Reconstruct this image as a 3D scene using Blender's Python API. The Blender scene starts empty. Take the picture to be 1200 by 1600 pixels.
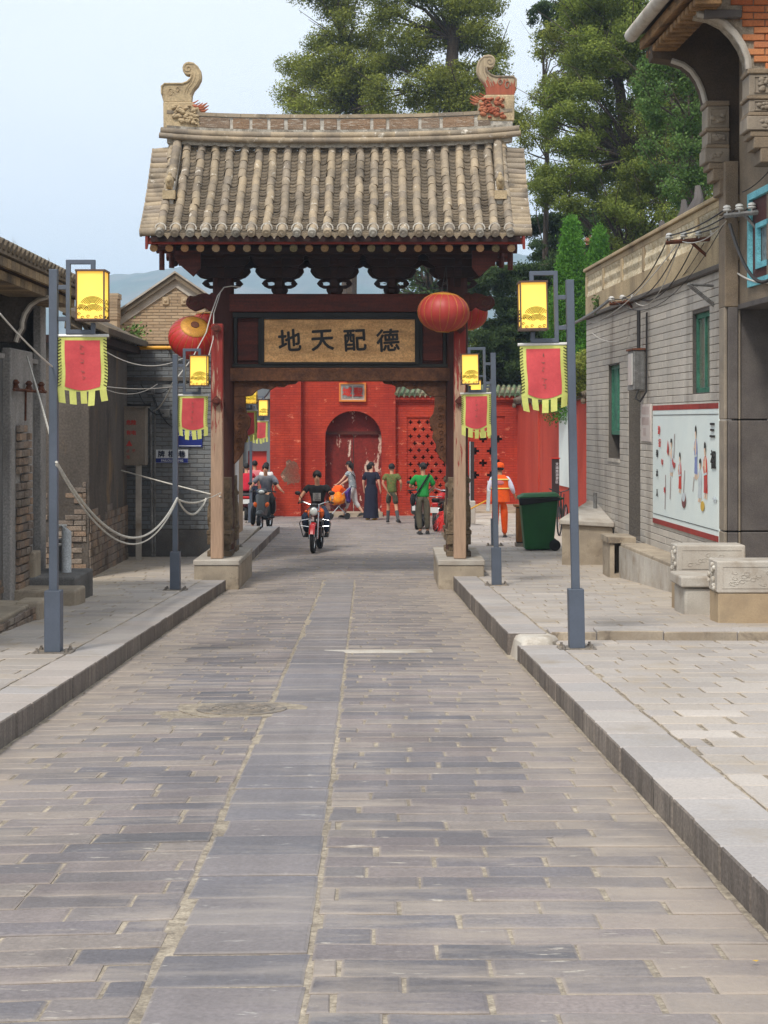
import bpy, math, random
import numpy as np
from mathutils import Vector, Matrix, Euler, noise
random.seed(7); rng = np.random.default_rng(7)
R = math.radians
scn = bpy.context.scene
C = scn.collection
# ------------------------------------------------------------ camera, sky, sun, exposure
F = 2500.0                      # focal length in photo pixels (photo is 1200 x 1600)
cd = bpy.data.cameras.new('camera'); cam = bpy.data.objects.new('camera', cd); C.objects.link(cam)
cam.location = (0, 0, 1.6); cam.rotation_euler = (R(90), 0, 0)
cd.sensor_fit = 'VERTICAL'; cd.sensor_height = 36; cd.sensor_width = 27
cd.lens = F/1600*36; cd.shift_y = -143/1600; cd.clip_end = 20000; cd.clip_start = .1
scn.camera = cam
W = bpy.data.worlds.new('World'); scn.world = W; W.use_nodes = True
SUN_EL, SUN_AZ = 52, 205        # azimuth clockwise from +Y (north): behind the camera, to the left
nt = W.node_tree; bg = nt.nodes['Background']
sky = nt.nodes.new('ShaderNodeTexSky'); sky.sky_type = 'NISHITA'; sky.sun_disc = False
sky.sun_elevation = R(SUN_EL); sky.sun_rotation = R(SUN_AZ)
sky.air_density = 1.0; sky.dust_density = 4.0; sky.ozone_density = 1.0; sky.altitude = 300
tc = nt.nodes.new('ShaderNodeTexCoord'); sep = nt.nodes.new('ShaderNodeSeparateXYZ')
nt.links.new(tc.outputs['Generated'], sep.inputs[0])
# thin high overcast: an even pale veil over the clear sky, slightly mottled
ve = nt.nodes.new('ShaderNodeTexNoise'); ve.inputs['Scale'].default_value = 2.2; ve.inputs['Detail'].default_value = 5
mp = nt.nodes.new('ShaderNodeMapping'); mp.inputs['Scale'].default_value = (1, 1, 3.2)
nt.links.new(tc.outputs['Generated'], mp.inputs[0]); nt.links.new(mp.outputs[0], ve.inputs[0])
mr = nt.nodes.new('ShaderNodeMapRange'); mr.inputs[1].default_value = .35; mr.inputs[2].default_value = .7
mr.inputs[3].default_value = .84; mr.inputs[4].default_value = .94
nt.links.new(ve.outputs[0], mr.inputs[0])
gr = nt.nodes.new('ShaderNodeValToRGB'); gr.color_ramp.elements[0].position = 0.0; gr.color_ramp.elements[1].position = .32
gr.color_ramp.elements[0].color = (7.5, 7.95, 8.6, 1); gr.color_ramp.elements[1].color = (9.0, 9.4, 9.75, 1)
nt.links.new(sep.outputs[2], gr.inputs[0])
mx = nt.nodes.new('ShaderNodeMix'); mx.data_type = 'RGBA'
nt.links.new(mr.outputs[0], mx.inputs[0]); nt.links.new(sky.outputs[0], mx.inputs[6]); nt.links.new(gr.outputs[0], mx.inputs[7])
nt.links.new(mx.outputs[2], bg.inputs[0]); bg.inputs[1].default_value = .086
sd = bpy.data.lights.new('sun', 'SUN'); sun = bpy.data.objects.new('sun', sd); C.objects.link(sun)
sd.energy = 2.2; sd.angle = R(11); sd.color = (1, .95, .87)
az = R(SUN_AZ); el = R(SUN_EL)
sdir = Vector((math.sin(az)*math.cos(el), math.cos(az)*math.cos(el), math.sin(el)))
sun.rotation_euler = sdir.to_track_quat('Z', 'Y').to_euler(); sun.location = (0, 0, 40)
scn.view_settings.view_transform = 'Standard'; scn.view_settings.look = 'None'
scn.view_settings.exposure = 0.6; scn.view_settings.gamma = 1; scn.view_settings.use_curve_mapping = False
try:
    scn.cycles.use_denoising = True; scn.cycles.max_bounces = 8; scn.cycles.volume_bounces = 4
    scn.cycles.volume_step_rate = 4
except Exception: pass

# ------------------------------------------------------------ helpers
def X(u, Y): return (u-600)*Y/F
def Z(v, Y): return 1.6-(v-657)*Y/F
def P(u, v, Y): return Vector((X(u, Y), Y, Z(v, Y)))
def S(r, g, b):
    f = lambda c: (c/255/12.92) if c/255 <= .04045 else ((c/255+.055)/1.055)**2.4
    return (f(r), f(g), f(b), 1)
GP = [(-400, 1.45), (-6, 1.45), (0, 1.6), (25.8, 2.725), (30, 2.765), (39, 2.765), (48, 2.97), (60, 3.02), (9000, 3.3)]
def G(y):                       # height of the road surface
    for (a, da), (b, db) in zip(GP, GP[1:]):
        if y <= b: return 1.6-(da+(db-da)*(y-a)/(b-a))
    return -1.7
def tagp(o, label=None, cat=None, group=None, kind=None):
    if label: o['label'] = label
    if cat: o['category'] = cat
    if group: o['group'] = group
    if kind: o['kind'] = kind
    return o
def thing(name, label, cat, loc=(0, 0, 0), group=None, kind=None):
    o = bpy.data.objects.new(name, None); C.objects.link(o); o.location = loc
    o.empty_display_size = .1
    return tagp(o, label, cat, group, kind)
def adopt(o, parent):
    if parent is not None:
        o.parent = parent
        p = parent; off = Vector((0, 0, 0))
        # every parent has only a location; keep world placement
        o.matrix_parent_inverse = Matrix.Translation(-wloc(parent))
    return o
def wloc(o):
    v = Vector(o.location)
    return v if o.parent is None else v   # children are built at world origin offset
def dup(root, loc, label=None, group=None, rz=None):
    r = root.copy(); C.objects.link(r); r.location = loc
    if rz is not None: r.rotation_euler = (0, 0, rz)
    if label: r['label'] = label
    if group: r['group'] = group
    for ch in list(root.children):
        c = ch.copy(); C.objects.link(c); c.parent = r; c.matrix_parent_inverse = ch.matrix_parent_inverse
        for g in list(ch.children):
            d = g.copy(); C.objects.link(d); d.parent = c; d.matrix_parent_inverse = g.matrix_parent_inverse
    return r
class MB:
    def __init__(s): s.v = []; s.f = []; s.m = []; s.t = []; s.d = []; s.tint = 0; s.mi = 0; s.dust = 0; s.M = None
    def add(s, vs, fs, mi=None):
        b = len(s.v)
        if s.M is not None: vs = [s.M @ Vector(p) for p in vs]
        s.v += [tuple(p) for p in vs]; s.t += [s.tint]*len(vs); s.d += [s.dust]*len(vs)
        s.f += [tuple(b+i for i in f) for f in fs]; s.m += [s.mi if mi is None else mi]*len(fs)
        return s
    def hexa(s, p, mi=None):    # p: 4 bottom (ccw seen from above) + 4 top
        return s.add(p, [(3, 2, 1, 0), (4, 5, 6, 7), (0, 1, 5, 4), (1, 2, 6, 5), (2, 3, 7, 6), (3, 0, 4, 7)], mi)
    def box(s, c, d, rz=0, mi=None, M=None, taper=1):
        x, y, z = d[0]/2, d[1]/2, d[2]/2; t = taper
        p = [(-x, -y, -z), (x, -y, -z), (x, y, -z), (-x, y, -z), (-x*t, -y*t, z), (x*t, -y*t, z), (x*t, y*t, z), (-x*t, y*t, z)]
        m = Matrix.Translation(c) @ (M if M is not None else Matrix.Rotation(rz, 4, 'Z'))
        return s.hexa([m @ Vector(q) for q in p], mi)
    def bb(s, x0, x1, y0, y1, z0, z1, mi=None):
        return s.box(((x0+x1)/2, (y0+y1)/2, (z0+z1)/2), (abs(x1-x0), abs(y1-y0), abs(z1-z0)), mi=mi)
    def prism(s, poly, o, a, b, n, depth, mi=None):   # poly in (a,b) axes from o, extruded depth along n
        o, a, b, n = Vector(o), Vector(a), Vector(b), Vector(n)
        if a.cross(b).dot(n) < 0: poly = poly[::-1]
        k = len(poly)
        lo = [o+a*p[0]+b*p[1] for p in poly]; hi = [q+n*depth for q in lo]
        return s.add(lo+hi, [tuple(range(k))[::-1], tuple(range(k, 2*k))]+[(i, (i+1) % k, k+(i+1) % k, k+i) for i in range(k)], mi)
    def cyl(s, p0, p1, r0, r1=None, n=10, cap=True, mi=None, sx=1, half=False):
        p0, p1 = Vector(p0), Vector(p1); r1 = r0 if r1 is None else r1
        ax = (p1-p0).normalized(); t = Vector((0, 0, 1)) if abs(ax.z) < .9 else Vector((0, 1, 0))
        u = ax.cross(t).normalized(); w = ax.cross(u).normalized()
        vs = []
        for p, r in ((p0, r0), (p1, r1)):
            for i in range(n):
                a = 2*math.pi*i/n; vs.append(p+u*(math.cos(a)*r*sx)+w*(math.sin(a)*r))
        fs = [(i, n+i, n+(i+1) % n, (i+1) % n) for i in range(n)]
        if cap: fs += [tuple(range(n)), tuple(range(n, 2*n))[::-1]]
        return s.add(vs, fs, mi)
    def tube(s, pts, r, n=6, mi=None, closed=False):
        pts = [Vector(p) for p in pts]; k = len(pts); vs = []; pu = None
        for i, p in enumerate(pts):
            d = (pts[min(i+1, k-1)]-pts[max(i-1, 0)])
            if closed: d = pts[(i+1) % k]-pts[i-1]
            d = d.normalized() if d.length > 1e-9 else Vector((0, 0, 1))
            if pu is None:
                t = Vector((0, 0, 1)) if abs(d.z) < .9 else Vector((1, 0, 0)); pu = d.cross(t).normalized()
            pu = (pu-d*pu.dot(d)); pu = pu.normalized() if pu.length > 1e-6 else d.orthogonal().normalized()
            w = d.cross(pu); rr = r[i] if isinstance(r, (list, tuple)) else r
            for j in range(n):
                a = 2*math.pi*j/n; vs.append(p+pu*(math.cos(a)*rr)+w*(math.sin(a)*rr))
        fs = [(i*n+j, i*n+(j+1) % n, (i+1)*n+(j+1) % n, (i+1)*n+j) for i in range(k-1) for j in range(n)]
        if closed: fs += [((k-1)*n+j, (k-1)*n+(j+1) % n, (j+1) % n, j) for j in range(n)]
        else: fs += [tuple(range(n))[::-1], tuple(range((k-1)*n, k*n))]
        return s.add(vs, fs, mi)
    def lathe(s, prof, n=16, o=(0, 0, 0), M=None, mi=None, sx=1, sy=1):
        m = Matrix.Translation(o) @ (M if M is not None else Matrix.Identity(4)); vs = []; k = len(prof)
        for r, z in prof:
            for j in range(n):
                a = 2*math.pi*j/n; vs.append(m @ Vector((math.cos(a)*r*sx, math.sin(a)*r*sy, z)))
        fs = [(i*n+j, i*n+(j+1) % n, (i+1)*n+(j+1) % n, (i+1)*n+j) for i in range(k-1) for j in range(n)]
        fs += [tuple(range(n))[::-1], tuple(range((k-1)*n, k*n))]
        return s.add(vs, fs, mi)
    def ball(s, c, r, n=10, k=7, mi=None, M=None):
        r = r if isinstance(r, (tuple, list)) else (r, r, r)
        m = Matrix.Translation(c) @ (M if M is not None else Matrix.Identity(4)) @ Matrix.Diagonal((r[0], r[1], r[2], 1))
        prof = [(max(math.sin(math.pi*i/k), .02), -math.cos(math.pi*i/k)) for i in range(k+1)]
        return s.lathe(prof, n, (0, 0, 0), m, mi)
    def obj(s, name, mats, parent=None, label=None, cat=None, group=None, kind=None, smooth=False, bev=0, loc=None, ang=40):
        me = bpy.data.meshes.new(name); vv = s.v
        me.from_pydata(vv, [], s.f)
        for m in (mats if isinstance(mats, (list, tuple)) else [mats]): me.materials.append(m)
        if any(s.m): me.polygons.foreach_set('material_index', s.m)
        if any(s.t): me.attributes.new('tint', 'FLOAT', 'POINT').data.foreach_set('value', s.t)
        if any(s.d): me.attributes.new('dust', 'FLOAT', 'POINT').data.foreach_set('value', s.d)
        if smooth:
            me.polygons.foreach_set('use_smooth', [True]*len(s.f)); me.set_sharp_from_angle(angle=R(ang))
        me.validate(); me.update()
        return link(me, name, parent, label, cat, group, kind, bev, loc)
def link(me, name, parent=None, label=None, cat=None, group=None, kind=None, bev=0, loc=None, rot=None):
    o = bpy.data.objects.new(name, me); C.objects.link(o)
    if loc is not None: o.location = loc
    if rot is not None: o.rotation_euler = rot
    if bev:
        b = o.modifiers.new('bevel', 'BEVEL'); b.width = bev; b.segments = 1 if bev < .02 else 2; b.limit_method = 'ANGLE'
    if parent is not None:
        o.parent = parent
        if parent.parent is None: o.matrix_parent_inverse = Matrix.Translation(-Vector(parent.location))
    return tagp(o, label, cat, group, kind)

# ------------------------------------------------------------ materials
class N:
    def __init__(s, name):
        s.m = bpy.data.materials.new(name); s.m.use_nodes = True; s.t = s.m.node_tree
        s.b = s.t.nodes['Principled BSDF']
    def n(s, ty, **k):
        o = s.t.nodes.new(ty)
        for a, v in k.items():
            if a.startswith('i'):
                o.inputs[int(a[1:])].default_value = v
            else: setattr(o, a, v)
        return o
    def l(s, a, b): s.t.links.new(a, b)
    def coord(s, kind='pos', sc=(1, 1, 1)):
        o = s.n('ShaderNodeNewGeometry').outputs[0] if kind == 'pos' else s.n('ShaderNodeTexCoord').outputs['Object']
        if sc == (1, 1, 1): return o
        m = s.n('ShaderNodeMapping'); m.inputs['Scale'].default_value = sc; s.l(o, m.inputs[0]); return m.outputs[0]
    def noise(s, co, sc, det=4, rough=.55, dist=0):
        o = s.n('ShaderNodeTexNoise'); o.inputs['Scale'].default_value = sc; o.inputs['Detail'].default_value = det
        o.inputs['Roughness'].default_value = rough; o.inputs['Distortion'].default_value = dist; s.l(co, o.inputs[0]); return o.outputs[0]
    def rng(s, v, a, b, c=0, d=1):
        o = s.n('ShaderNodeMapRange'); o.inputs[1].default_value = a; o.inputs[2].default_value = b
        o.inputs[3].default_value = c; o.inputs[4].default_value = d; s.l(v, o.inputs[0]); return o.outputs[0]
    def mix(s, f, a, b, mode='MIX'):
        o = s.n('ShaderNodeMix', data_type='RGBA', blend_type=mode)
        for i, v in ((0, f), (6, a), (7, b)):
            if isinstance(v, (int, float)): o.inputs[i].default_value = v
            elif isinstance(v, tuple): o.inputs[i].default_value = v
            else: s.l(v, o.inputs[i])
        return o.outputs[2]
    def math(s, op, a, b=0):
        o = s.n('ShaderNodeMath', operation=op)
        for i, v in ((0, a), (1, b)):
            if isinstance(v, (int, float)): o.inputs[i].default_value = v
            else: s.l(v, o.inputs[i])
        return o.outputs[0]
def mat(name, c, c2=None, ns=6, rough=.85, bump=.3, bs=60, dirt=None, ds=1.5, dt=(.5, .65), dirt2=None, d2s=4, d2t=(.58, .66),
        ramp=None, var=.25, metal=0, co='pos', st=(1, 1, 1), tracks=0, spec=.35, dust=None, emit=0, coat=0, fine=.3, trans=0):
    a = N(name); k = a.coord(co); ks = a.coord(co, st)
    base = a.mix(a.rng(a.noise(ks, ns, 6), .35, .65), c, c2 or c)
    if ramp:
        at = a.n('ShaderNodeAttribute', attribute_name='tint'); oi = a.n('ShaderNodeObjectInfo')
        t = a.math('FRACT', a.math('ADD', at.outputs['Fac'], oi.outputs['Random']))
        cr = a.n('ShaderNodeValToRGB'); cr.color_ramp.interpolation = 'LINEAR'
        e = cr.color_ramp.elements
        while len(e) < len(ramp): e.new(.5)
        for i, q in enumerate(ramp): e[i].position = i/(len(ramp)-1); e[i].color = q
        a.l(t, cr.inputs[0])
        base = a.mix(a.rng(a.noise(ks, ns, 6), .3, .75, 0, .45), cr.outputs[0], c)
    g = a.rng(a.noise(k, bs, 3, .6), .3, .7, 1-fine, 1+fine)
    cc = a.n('ShaderNodeCombineXYZ'); [a.l(g, cc.inputs[i]) for i in range(3)]
    base = a.mix(1.0, base, cc.outputs[0], 'MULTIPLY')
    lg = a.rng(a.noise(ks, ds*.45, 4), .3, .7, 1-var, 1+var*.6)
    cc = a.n('ShaderNodeCombineXYZ'); [a.l(lg, cc.inputs[i]) for i in range(3)]
    base = a.mix(1.0, base, cc.outputs[0], 'MULTIPLY')
    if dirt: base = a.mix(a.rng(a.noise(ks, ds, 7, .65), dt[0], dt[1]), base, dirt)
    if dirt2: base = a.mix(a.rng(a.noise(ks, d2s, 8, .7, .4), d2t[0], d2t[1]), base, dirt2)
    if tracks:      # polished wheel lanes and scuffs running along the road
        tv = a.rng(a.noise(a.coord('pos', (2.2, .12, 1)), 1.6, 6, .6, .3), .35, .65, 1-tracks, 1+tracks); cc = a.n('ShaderNodeCombineXYZ'); [a.l(tv, cc.inputs[i]) for i in range(3)]
        base = a.mix(1.0, base, cc.outputs[0], 'MULTIPLY')
    if dust:
        at = a.n('ShaderNodeAttribute', attribute_name='dust')
        f = a.math('MULTIPLY', at.outputs['Fac'], a.rng(a.noise(k, 3, 6, .65), .25, .62, .25, 1))
        base = a.mix(f, base, dust)
    a.l(base, a.b.inputs['Base Color'])
    a.b.inputs['Roughness'].default_value = rough; a.b.inputs['Metallic'].default_value = metal
    a.b.inputs['Specular IOR Level'].default_value = spec
    if coat: a.b.inputs['Coat Weight'].default_value = coat
    if emit: a.l(base, a.b.inputs['Emission Color']); a.b.inputs['Emission Strength'].default_value = emit
    if bump:
        bn = a.n('ShaderNodeBump'); bn.inputs['Strength'].default_value = min(1, bump); bn.inputs['Distance'].default_value = .012 if bump < .6 else .025
        h = a.math('ADD', a.noise(k, bs, 5, .65), a.math('MULTIPLY', a.noise(k, bs*.2, 4), 1.5))
        a.l(h, bn.inputs['Height']); a.l(bn.outputs[0], a.b.inputs['Normal'])
    return a.m
def flat(name, c, rough=.6, metal=0, emit=0, spec=.4):
    return mat(name, c, rough=rough, metal=metal, bump=0, var=.08, fine=.05, emit=emit, co='obj', spec=spec)
K = {}
K['slab'] = mat('slab', S(112, 106, 106), tracks=.09, ns=5, rough=.68, bump=.3, bs=55, ds=1.6, var=.24, st=(.5, 2.2, 1), fine=.16,
    ramp=[S(98, 97, 103), S(112, 107, 109), S(128, 118, 117), S(104, 102, 107), S(138, 127, 123), S(116, 110, 110), S(108, 105, 109), S(146, 135, 127), S(92, 93, 99), S(130, 119, 116)],
    dirt=S(156, 145, 135), dt=(.5, .72), dirt2=S(190, 182, 168), d2s=11, d2t=(.62, .72), dust=S(158, 145, 132), spec=.4)
K['big_slab'] = mat('big_slab', S(118, 113, 114), tracks=.09, ns=4, rough=.66, bump=.25, bs=50, ds=1.6, var=.2, st=(.5, 2.2, 1), fine=.14,
    ramp=[S(104, 103, 108), S(120, 114, 116), S(132, 124, 122), S(110, 107, 111), S(116, 113, 117), S(126, 119, 118)], dirt=S(146, 138, 132), dt=(.52, .74), dirt2=S(188, 184, 176), d2s=9, d2t=(.62, .71), dust=S(152, 142, 132), spec=.4)
K['mortar'] = mat('mortar', S(170, 158, 140), S(130, 120, 107), ns=14, bump=.5, bs=70, rough=.95)
K['pave'] = mat('pave', S(168, 159, 152), ns=4, rough=.85, bump=.35, bs=60, ds=1.2, var=.14, fine=.12,
    ramp=[S(160, 153, 148), S(174, 166, 158), S(150, 143, 138), S(182, 173, 164), S(158, 151, 146), S(168, 158, 147)], dirt=S(160, 146, 128), dt=(.56, .75), dust=S(182, 166, 142))
K['kerb'] = mat('kerb', S(164, 157, 152), ns=3, rough=.8, bump=.3, bs=60, var=.14, fine=.12,
    ramp=[S(168, 162, 158), S(156, 151, 149), S(166, 156, 149), S(174, 167, 161)], dirt=S(150, 140, 128), dt=(.55, .75))
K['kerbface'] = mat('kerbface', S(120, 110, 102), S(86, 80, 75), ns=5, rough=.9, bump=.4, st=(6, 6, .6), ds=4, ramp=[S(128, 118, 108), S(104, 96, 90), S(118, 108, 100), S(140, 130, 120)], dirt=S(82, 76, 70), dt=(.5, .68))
K['ground'] = mat('ground', S(120, 112, 98), S(96, 98, 76), ns=.3, rough=.95, ds=.2)
K['hill'] = mat('hill', S(62, 84, 70), S(92, 94, 82), ns=.02, rough=1, bump=0, bs=.05, ds=.01, dirt=S(112, 108, 96), dt=(.52, .66))
K['concrete'] = mat('concrete', S(172, 158, 138), S(150, 138, 122), ns=3, rough=.9, bump=.25, fine=.12, bs=60, ds=1.3, dirt=S(132, 118, 100), dt=(.52, .72), dirt2=S(120, 108, 94), d2s=2.6)
K['conc_pale'] = mat('conc_pale', S(188, 182, 172), S(170, 160, 148), ns=3, rough=.9, bump=.2, fine=.1, bs=60, ds=1.5, dirt=S(146, 132, 114), dt=(.54, .72))
K['tan_stone'] = mat('tan_stone', S(176, 155, 126), S(160, 140, 114), ns=3, rough=.85, bump=.12, fine=.08, bs=50, ds=1.3, dirt=S(140, 124, 104), dt=(.56, .72))
K['granite'] = mat('granite', S(104, 98, 94), S(88, 82, 80), ns=3, rough=.75, bump=.3, bs=90, ds=1, fine=.22)
K['granite_pale'] = mat('granite_pale', S(150, 138, 122), S(128, 118, 106), ns=3, rough=.8, bump=.25, bs=90, ds=1, fine=.15)
K['sandstone'] = mat('sandstone', S(140, 124, 104), S(116, 103, 88), ns=2, rough=.85, bump=.3, bs=90, ds=1, fine=.3)
K['brown_wall'] = mat('brown_wall', S(92, 78, 64), S(76, 64, 54), ns=2, rough=.9, bump=.3, bs=90)
K['greybrick'] = mat('greybrick', S(182, 175, 165), ns=5, rough=.88, bump=.25, bs=70, ds=.7, var=.16, fine=.14, st=(2, 2, .35),
    ramp=[S(174, 168, 160), S(188, 181, 170), S(180, 173, 164), S(192, 184, 173), S(168, 163, 157)], dirt=S(124, 114, 104), dt=(.52, .8))
K['joint_dark'] = mat('joint_dark', S(96, 90, 84), bump=.2)
K['bluebrick'] = mat('bluebrick', S(124, 128, 130), ns=5, rough=.9, bump=.35, bs=70, ds=1.1, var=.2, fine=.15, st=(1.5, 1.5, .5),
    ramp=[S(122, 126, 130), S(136, 139, 140), S(112, 116, 121), S(142, 142, 140), S(118, 120, 122)], dirt=S(92, 86, 80), dt=(.56, .76))
K['tanbrick'] = mat('tanbrick', S(168, 144, 116), ns=5, rough=.9, bump=.35, bs=70, ds=1.1, var=.12, fine=.15,
    ramp=[S(166, 142, 114), S(180, 156, 128), S(150, 128, 104), S(184, 162, 134), S(158, 136, 110)])
K['redbrick'] = mat('redbrick', S(186, 112, 72), ns=5, rough=.9, bump=.4, bs=60, ds=1.1, var=.1, fine=.2,
    ramp=[S(190, 110, 68), S(204, 130, 84), S(176, 98, 62), S(206, 144, 98), S(182, 118, 84)])
K['roughbrick'] = mat('roughbrick', S(140, 122, 106), ns=5, rough=.95, bump=.6, bs=50, ds=2, ramp=[S(146, 134, 122), S(124, 114, 106), S(152, 126, 104), S(136, 128, 118)], dirt=S(92, 80, 70))
K['plaster_dark'] = mat('plaster_dark', S(104, 95, 87), S(84, 77, 71), ns=1.6, rough=.95, bump=.45, bs=30, ds=1.2, st=(1, 1, .45), dirt=S(128, 104, 76), dt=(.56, .68), dirt2=S(66, 60, 56), d2s=1.4, d2t=(.55, .68))
K['plaster_grey'] = mat('plaster_grey', S(152, 148, 144), S(130, 126, 122), ns=2.5, rough=.9, bump=.3, bs=40, ds=1.2, st=(1, 1, .4), dirt=S(104, 98, 92), dt=(.55, .72))
K['dado'] = mat('dado', S(112, 110, 108), S(94, 92, 90), ns=3, rough=.95, bump=.5, bs=60, ds=1.5, dirt=S(128, 116, 100), dt=(.56, .7))
# ------------------------------------------------------------ terrain, road, pavements
def ribbon(name, xl, xr, ys, dz, m, parent=None, kind='structure', **k):
    b = MB(); vs = []
    for y in ys: vs += [(xl(y), y, G(y)+dz), (xr(y), y, G(y)+dz)]
    b.add(vs, [(2*i, 2*i+1, 2*i+3, 2*i+2) for i in range(len(ys)-1)])
    return b.obj(name, m, parent, kind=kind, **k)
YS = [-120, -60, -6, 0, 6, 12, 18, 25.8, 30, 34, 39, 43, 48, 54, 60, 200, 1000, 2300]
ribbon('ground', lambda y: -2100, lambda y: 2100, YS, -.06, K['ground'])
KL = lambda y: -2.27-.0104*y            # kerb lines
KRN = lambda y: 1.468-.0137*y
KRF = lambda y: 1.33-.0081*y
JA = lambda y: -.18-.0115*y
JB = lambda y: -.70-.0125*y
road = ribbon('road', lambda y: KL(y)-.1, lambda y: 2.0 if y < 24 else 3.4, [-6, 0, 6, 12, 18, 25.8, 30, 34, 38], -.007, K['mortar'])
ribbon('road_far', lambda y: -16, lambda y: 6, [38, 39, 43, 48, 54, 60, 90], -.012, K['mortar'])
road_far = bpy.data.objects['road_far']
def slab(pts, zt, th=.02, jit=.004, tint=0, dust=0, b=None):
    """irregular stone slab: 4 corners (x,y) ccw, top height function"""
    own = b is None; b = b or MB(); b.tint = tint; b.dust = dust
    ring = []
    for i in range(4):
        p, q = pts[i], pts[(i+1) % 4]
        ring.append(p)
        L = math.hypot(q[0]-p[0], q[1]-p[1])
        if L > .25: 
            for t in ((.33, .66) if L > .4 else (.5,)): ring.append((p[0]+(q[0]-p[0])*t, p[1]+(q[1]-p[1])*t))
    cx = sum(p[0] for p in pts)/4; cy = sum(p[1] for p in pts)/4; k = len(ring)
    wob = [(p[0]+random.uniform(-jit, jit), p[1]+random.uniform(-jit, jit)) for p in ring]
    dz = random.uniform(-.003, .003); tx = random.uniform(-.006, .006); ty = random.uniform(-.006, .006)
    f = lambda x, y, o: (x, y, zt(y)+dz+tx*(x-cx)+ty*(y-cy)+o)
    ins = []
    for (x, y) in wob:
        d = math.hypot(x-cx, y-cy); s = 1-.014/d; ins.append((cx+(x-cx)*s, cy+(y-cy)*s))
    vs = [f(x, y, 0) for x, y in ins]+[f(x, y, -.005) for x, y in wob]+[f(x, y, -th) for x, y in wob]
    fs = [tuple(range(k))]+[(i+k*j, k*(j+1)+i, k*(j+1)+(i+1) % k, k*j+(i+1) % k) for j in (0, 1) for i in range(k)]
    b.add(vs, fs); n0 = len(b.d)-len(vs)
    for i in range(k, 3*k): b.d[n0+i] = min(1, dust+random.uniform(.15, .9))
    return b
def pave(parent, xl, xr, y0, y1, zt, rd, sl, m, name='slab', gap=.008, bgap=.016, skew=0, lim=300, dust=lambda x, y: 0, run=.5, keep=lambda x, y: True, jit=.004, lvar=.12, stuff='slab_field'):
    out = []; y = y0; row = 0
    while y < y1:
        d = rd*random.uniform(.92, 1.08)
        a, b_ = xl(y+d/2), xr(y+d/2); x = a - sl*((row*run) % 1)
        off = random.uniform(-.04, .04)
        while x < b_-.02:
            L = sl*random.uniform(1-lvar, 1+lvar); p, q = max(x+off, a), min(x+off+L, b_)
            if b_-q < sl*.18: q = b_
            if q-p > .05 and keep((p+q)/2, y+d/2):
                sk = lambda xx: (xx-b_)*skew
                g = gap*random.uniform(.5, 1.4); bgap_ = bgap*random.choice((.5, .7, 1, 1, 1.6, 2.6))
                out.append(([(p+bgap_/2, y+g/2+sk(p)), (q-bgap_/2, y+g/2+sk(q)), (q-bgap_/2, y+d-g/2+sk(q)), (p+bgap_/2, y+d-g/2+sk(p))], (p+q)/2, y+d/2, q-p, d))
            x += L
            if q >= b_: break
        y += d; row += 1
    def key(r):
        x, yy = r[1], r[2]; vis = yy > 4.3 and abs(x)/yy < .245
        return (0 if vis else 1, yy)
    out.sort(key=key)
    big = MB(); n = 0
    for r in out:
        du = dust(r[1], r[2]); t = random.random()
        vis = r[2] > 4.3 and abs(r[1])/r[2] < .26
        if n < lim and vis:
            slab(r[0], zt, jit=jit, tint=t, dust=du).obj(name, m, parent); n += 1
        else: slab(r[0], zt, jit=jit, tint=t, dust=du, b=big)
    if big.v: big.obj(stuff, m, parent, kind='stuff')
def rdust(x, y):
    l = min(abs(x-KL(y)), abs(x-(KRN(y) if y < 15 else KRF(y))))
    return max(0, min(1, 1.05-l/.75))*.95+max(0, min(.4, (y-14)/30))
# manhole and the strip patch keep the slabs away
MH = (-1.04, 11.7)
kp = lambda x, y: not (abs(x-MH[0]+.0) < .42 and abs(y-MH[1]) < .42) and not (y > 15.75 and y < 16.05 and -.62 < x < .5)
pave(road, lambda y: JA(y)-.004, lambda y: KRN(y)-.015 if y < 15.1 else KRF(y)-.015, 3.2, 27.5, G, .19, .51, K['slab'], lim=150, dust=rdust, run=.43, keep=kp, bgap=.014, lvar=.06, stuff='slab_field')
pave(road, lambda y: KL(y)+.02, lambda y: JB(y)-.008, 3.2, 27.5, G, .185, .47, K['slab'], lim=100, dust=rdust, skew=.1, run=.37, keep=kp, bgap=.012, lvar=.16, stuff='slab_field')
pave(road, lambda y: JB(y)+.008, lambda y: JA(y)-.016, 3.2, 27.5, G, .385, .9, K['big_slab'], name='centre_slab', lim=56, gap=.012, bgap=.004, dust=lambda x, y: max(0, min(.4, (y-14)/30)), skew=.03, run=0, lvar=0, keep=kp, stuff='slab_field')
pave(road, lambda y: KL(y)+.02, lambda y: 2.5, 27.5, 37.9, G, .24, .55, K['slab'], lim=0, gap=.02, bgap=.03, dust=lambda x, y: .35, run=.43, stuff='slab_field')
pave(road_far, lambda y: -12, lambda y: 4.6, 38, 50, G, .3, .7, K['slab'], lim=0, gap=.02, bgap=.03, dust=lambda x, y: .3, run=.43, stuff='slab_field')
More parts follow.
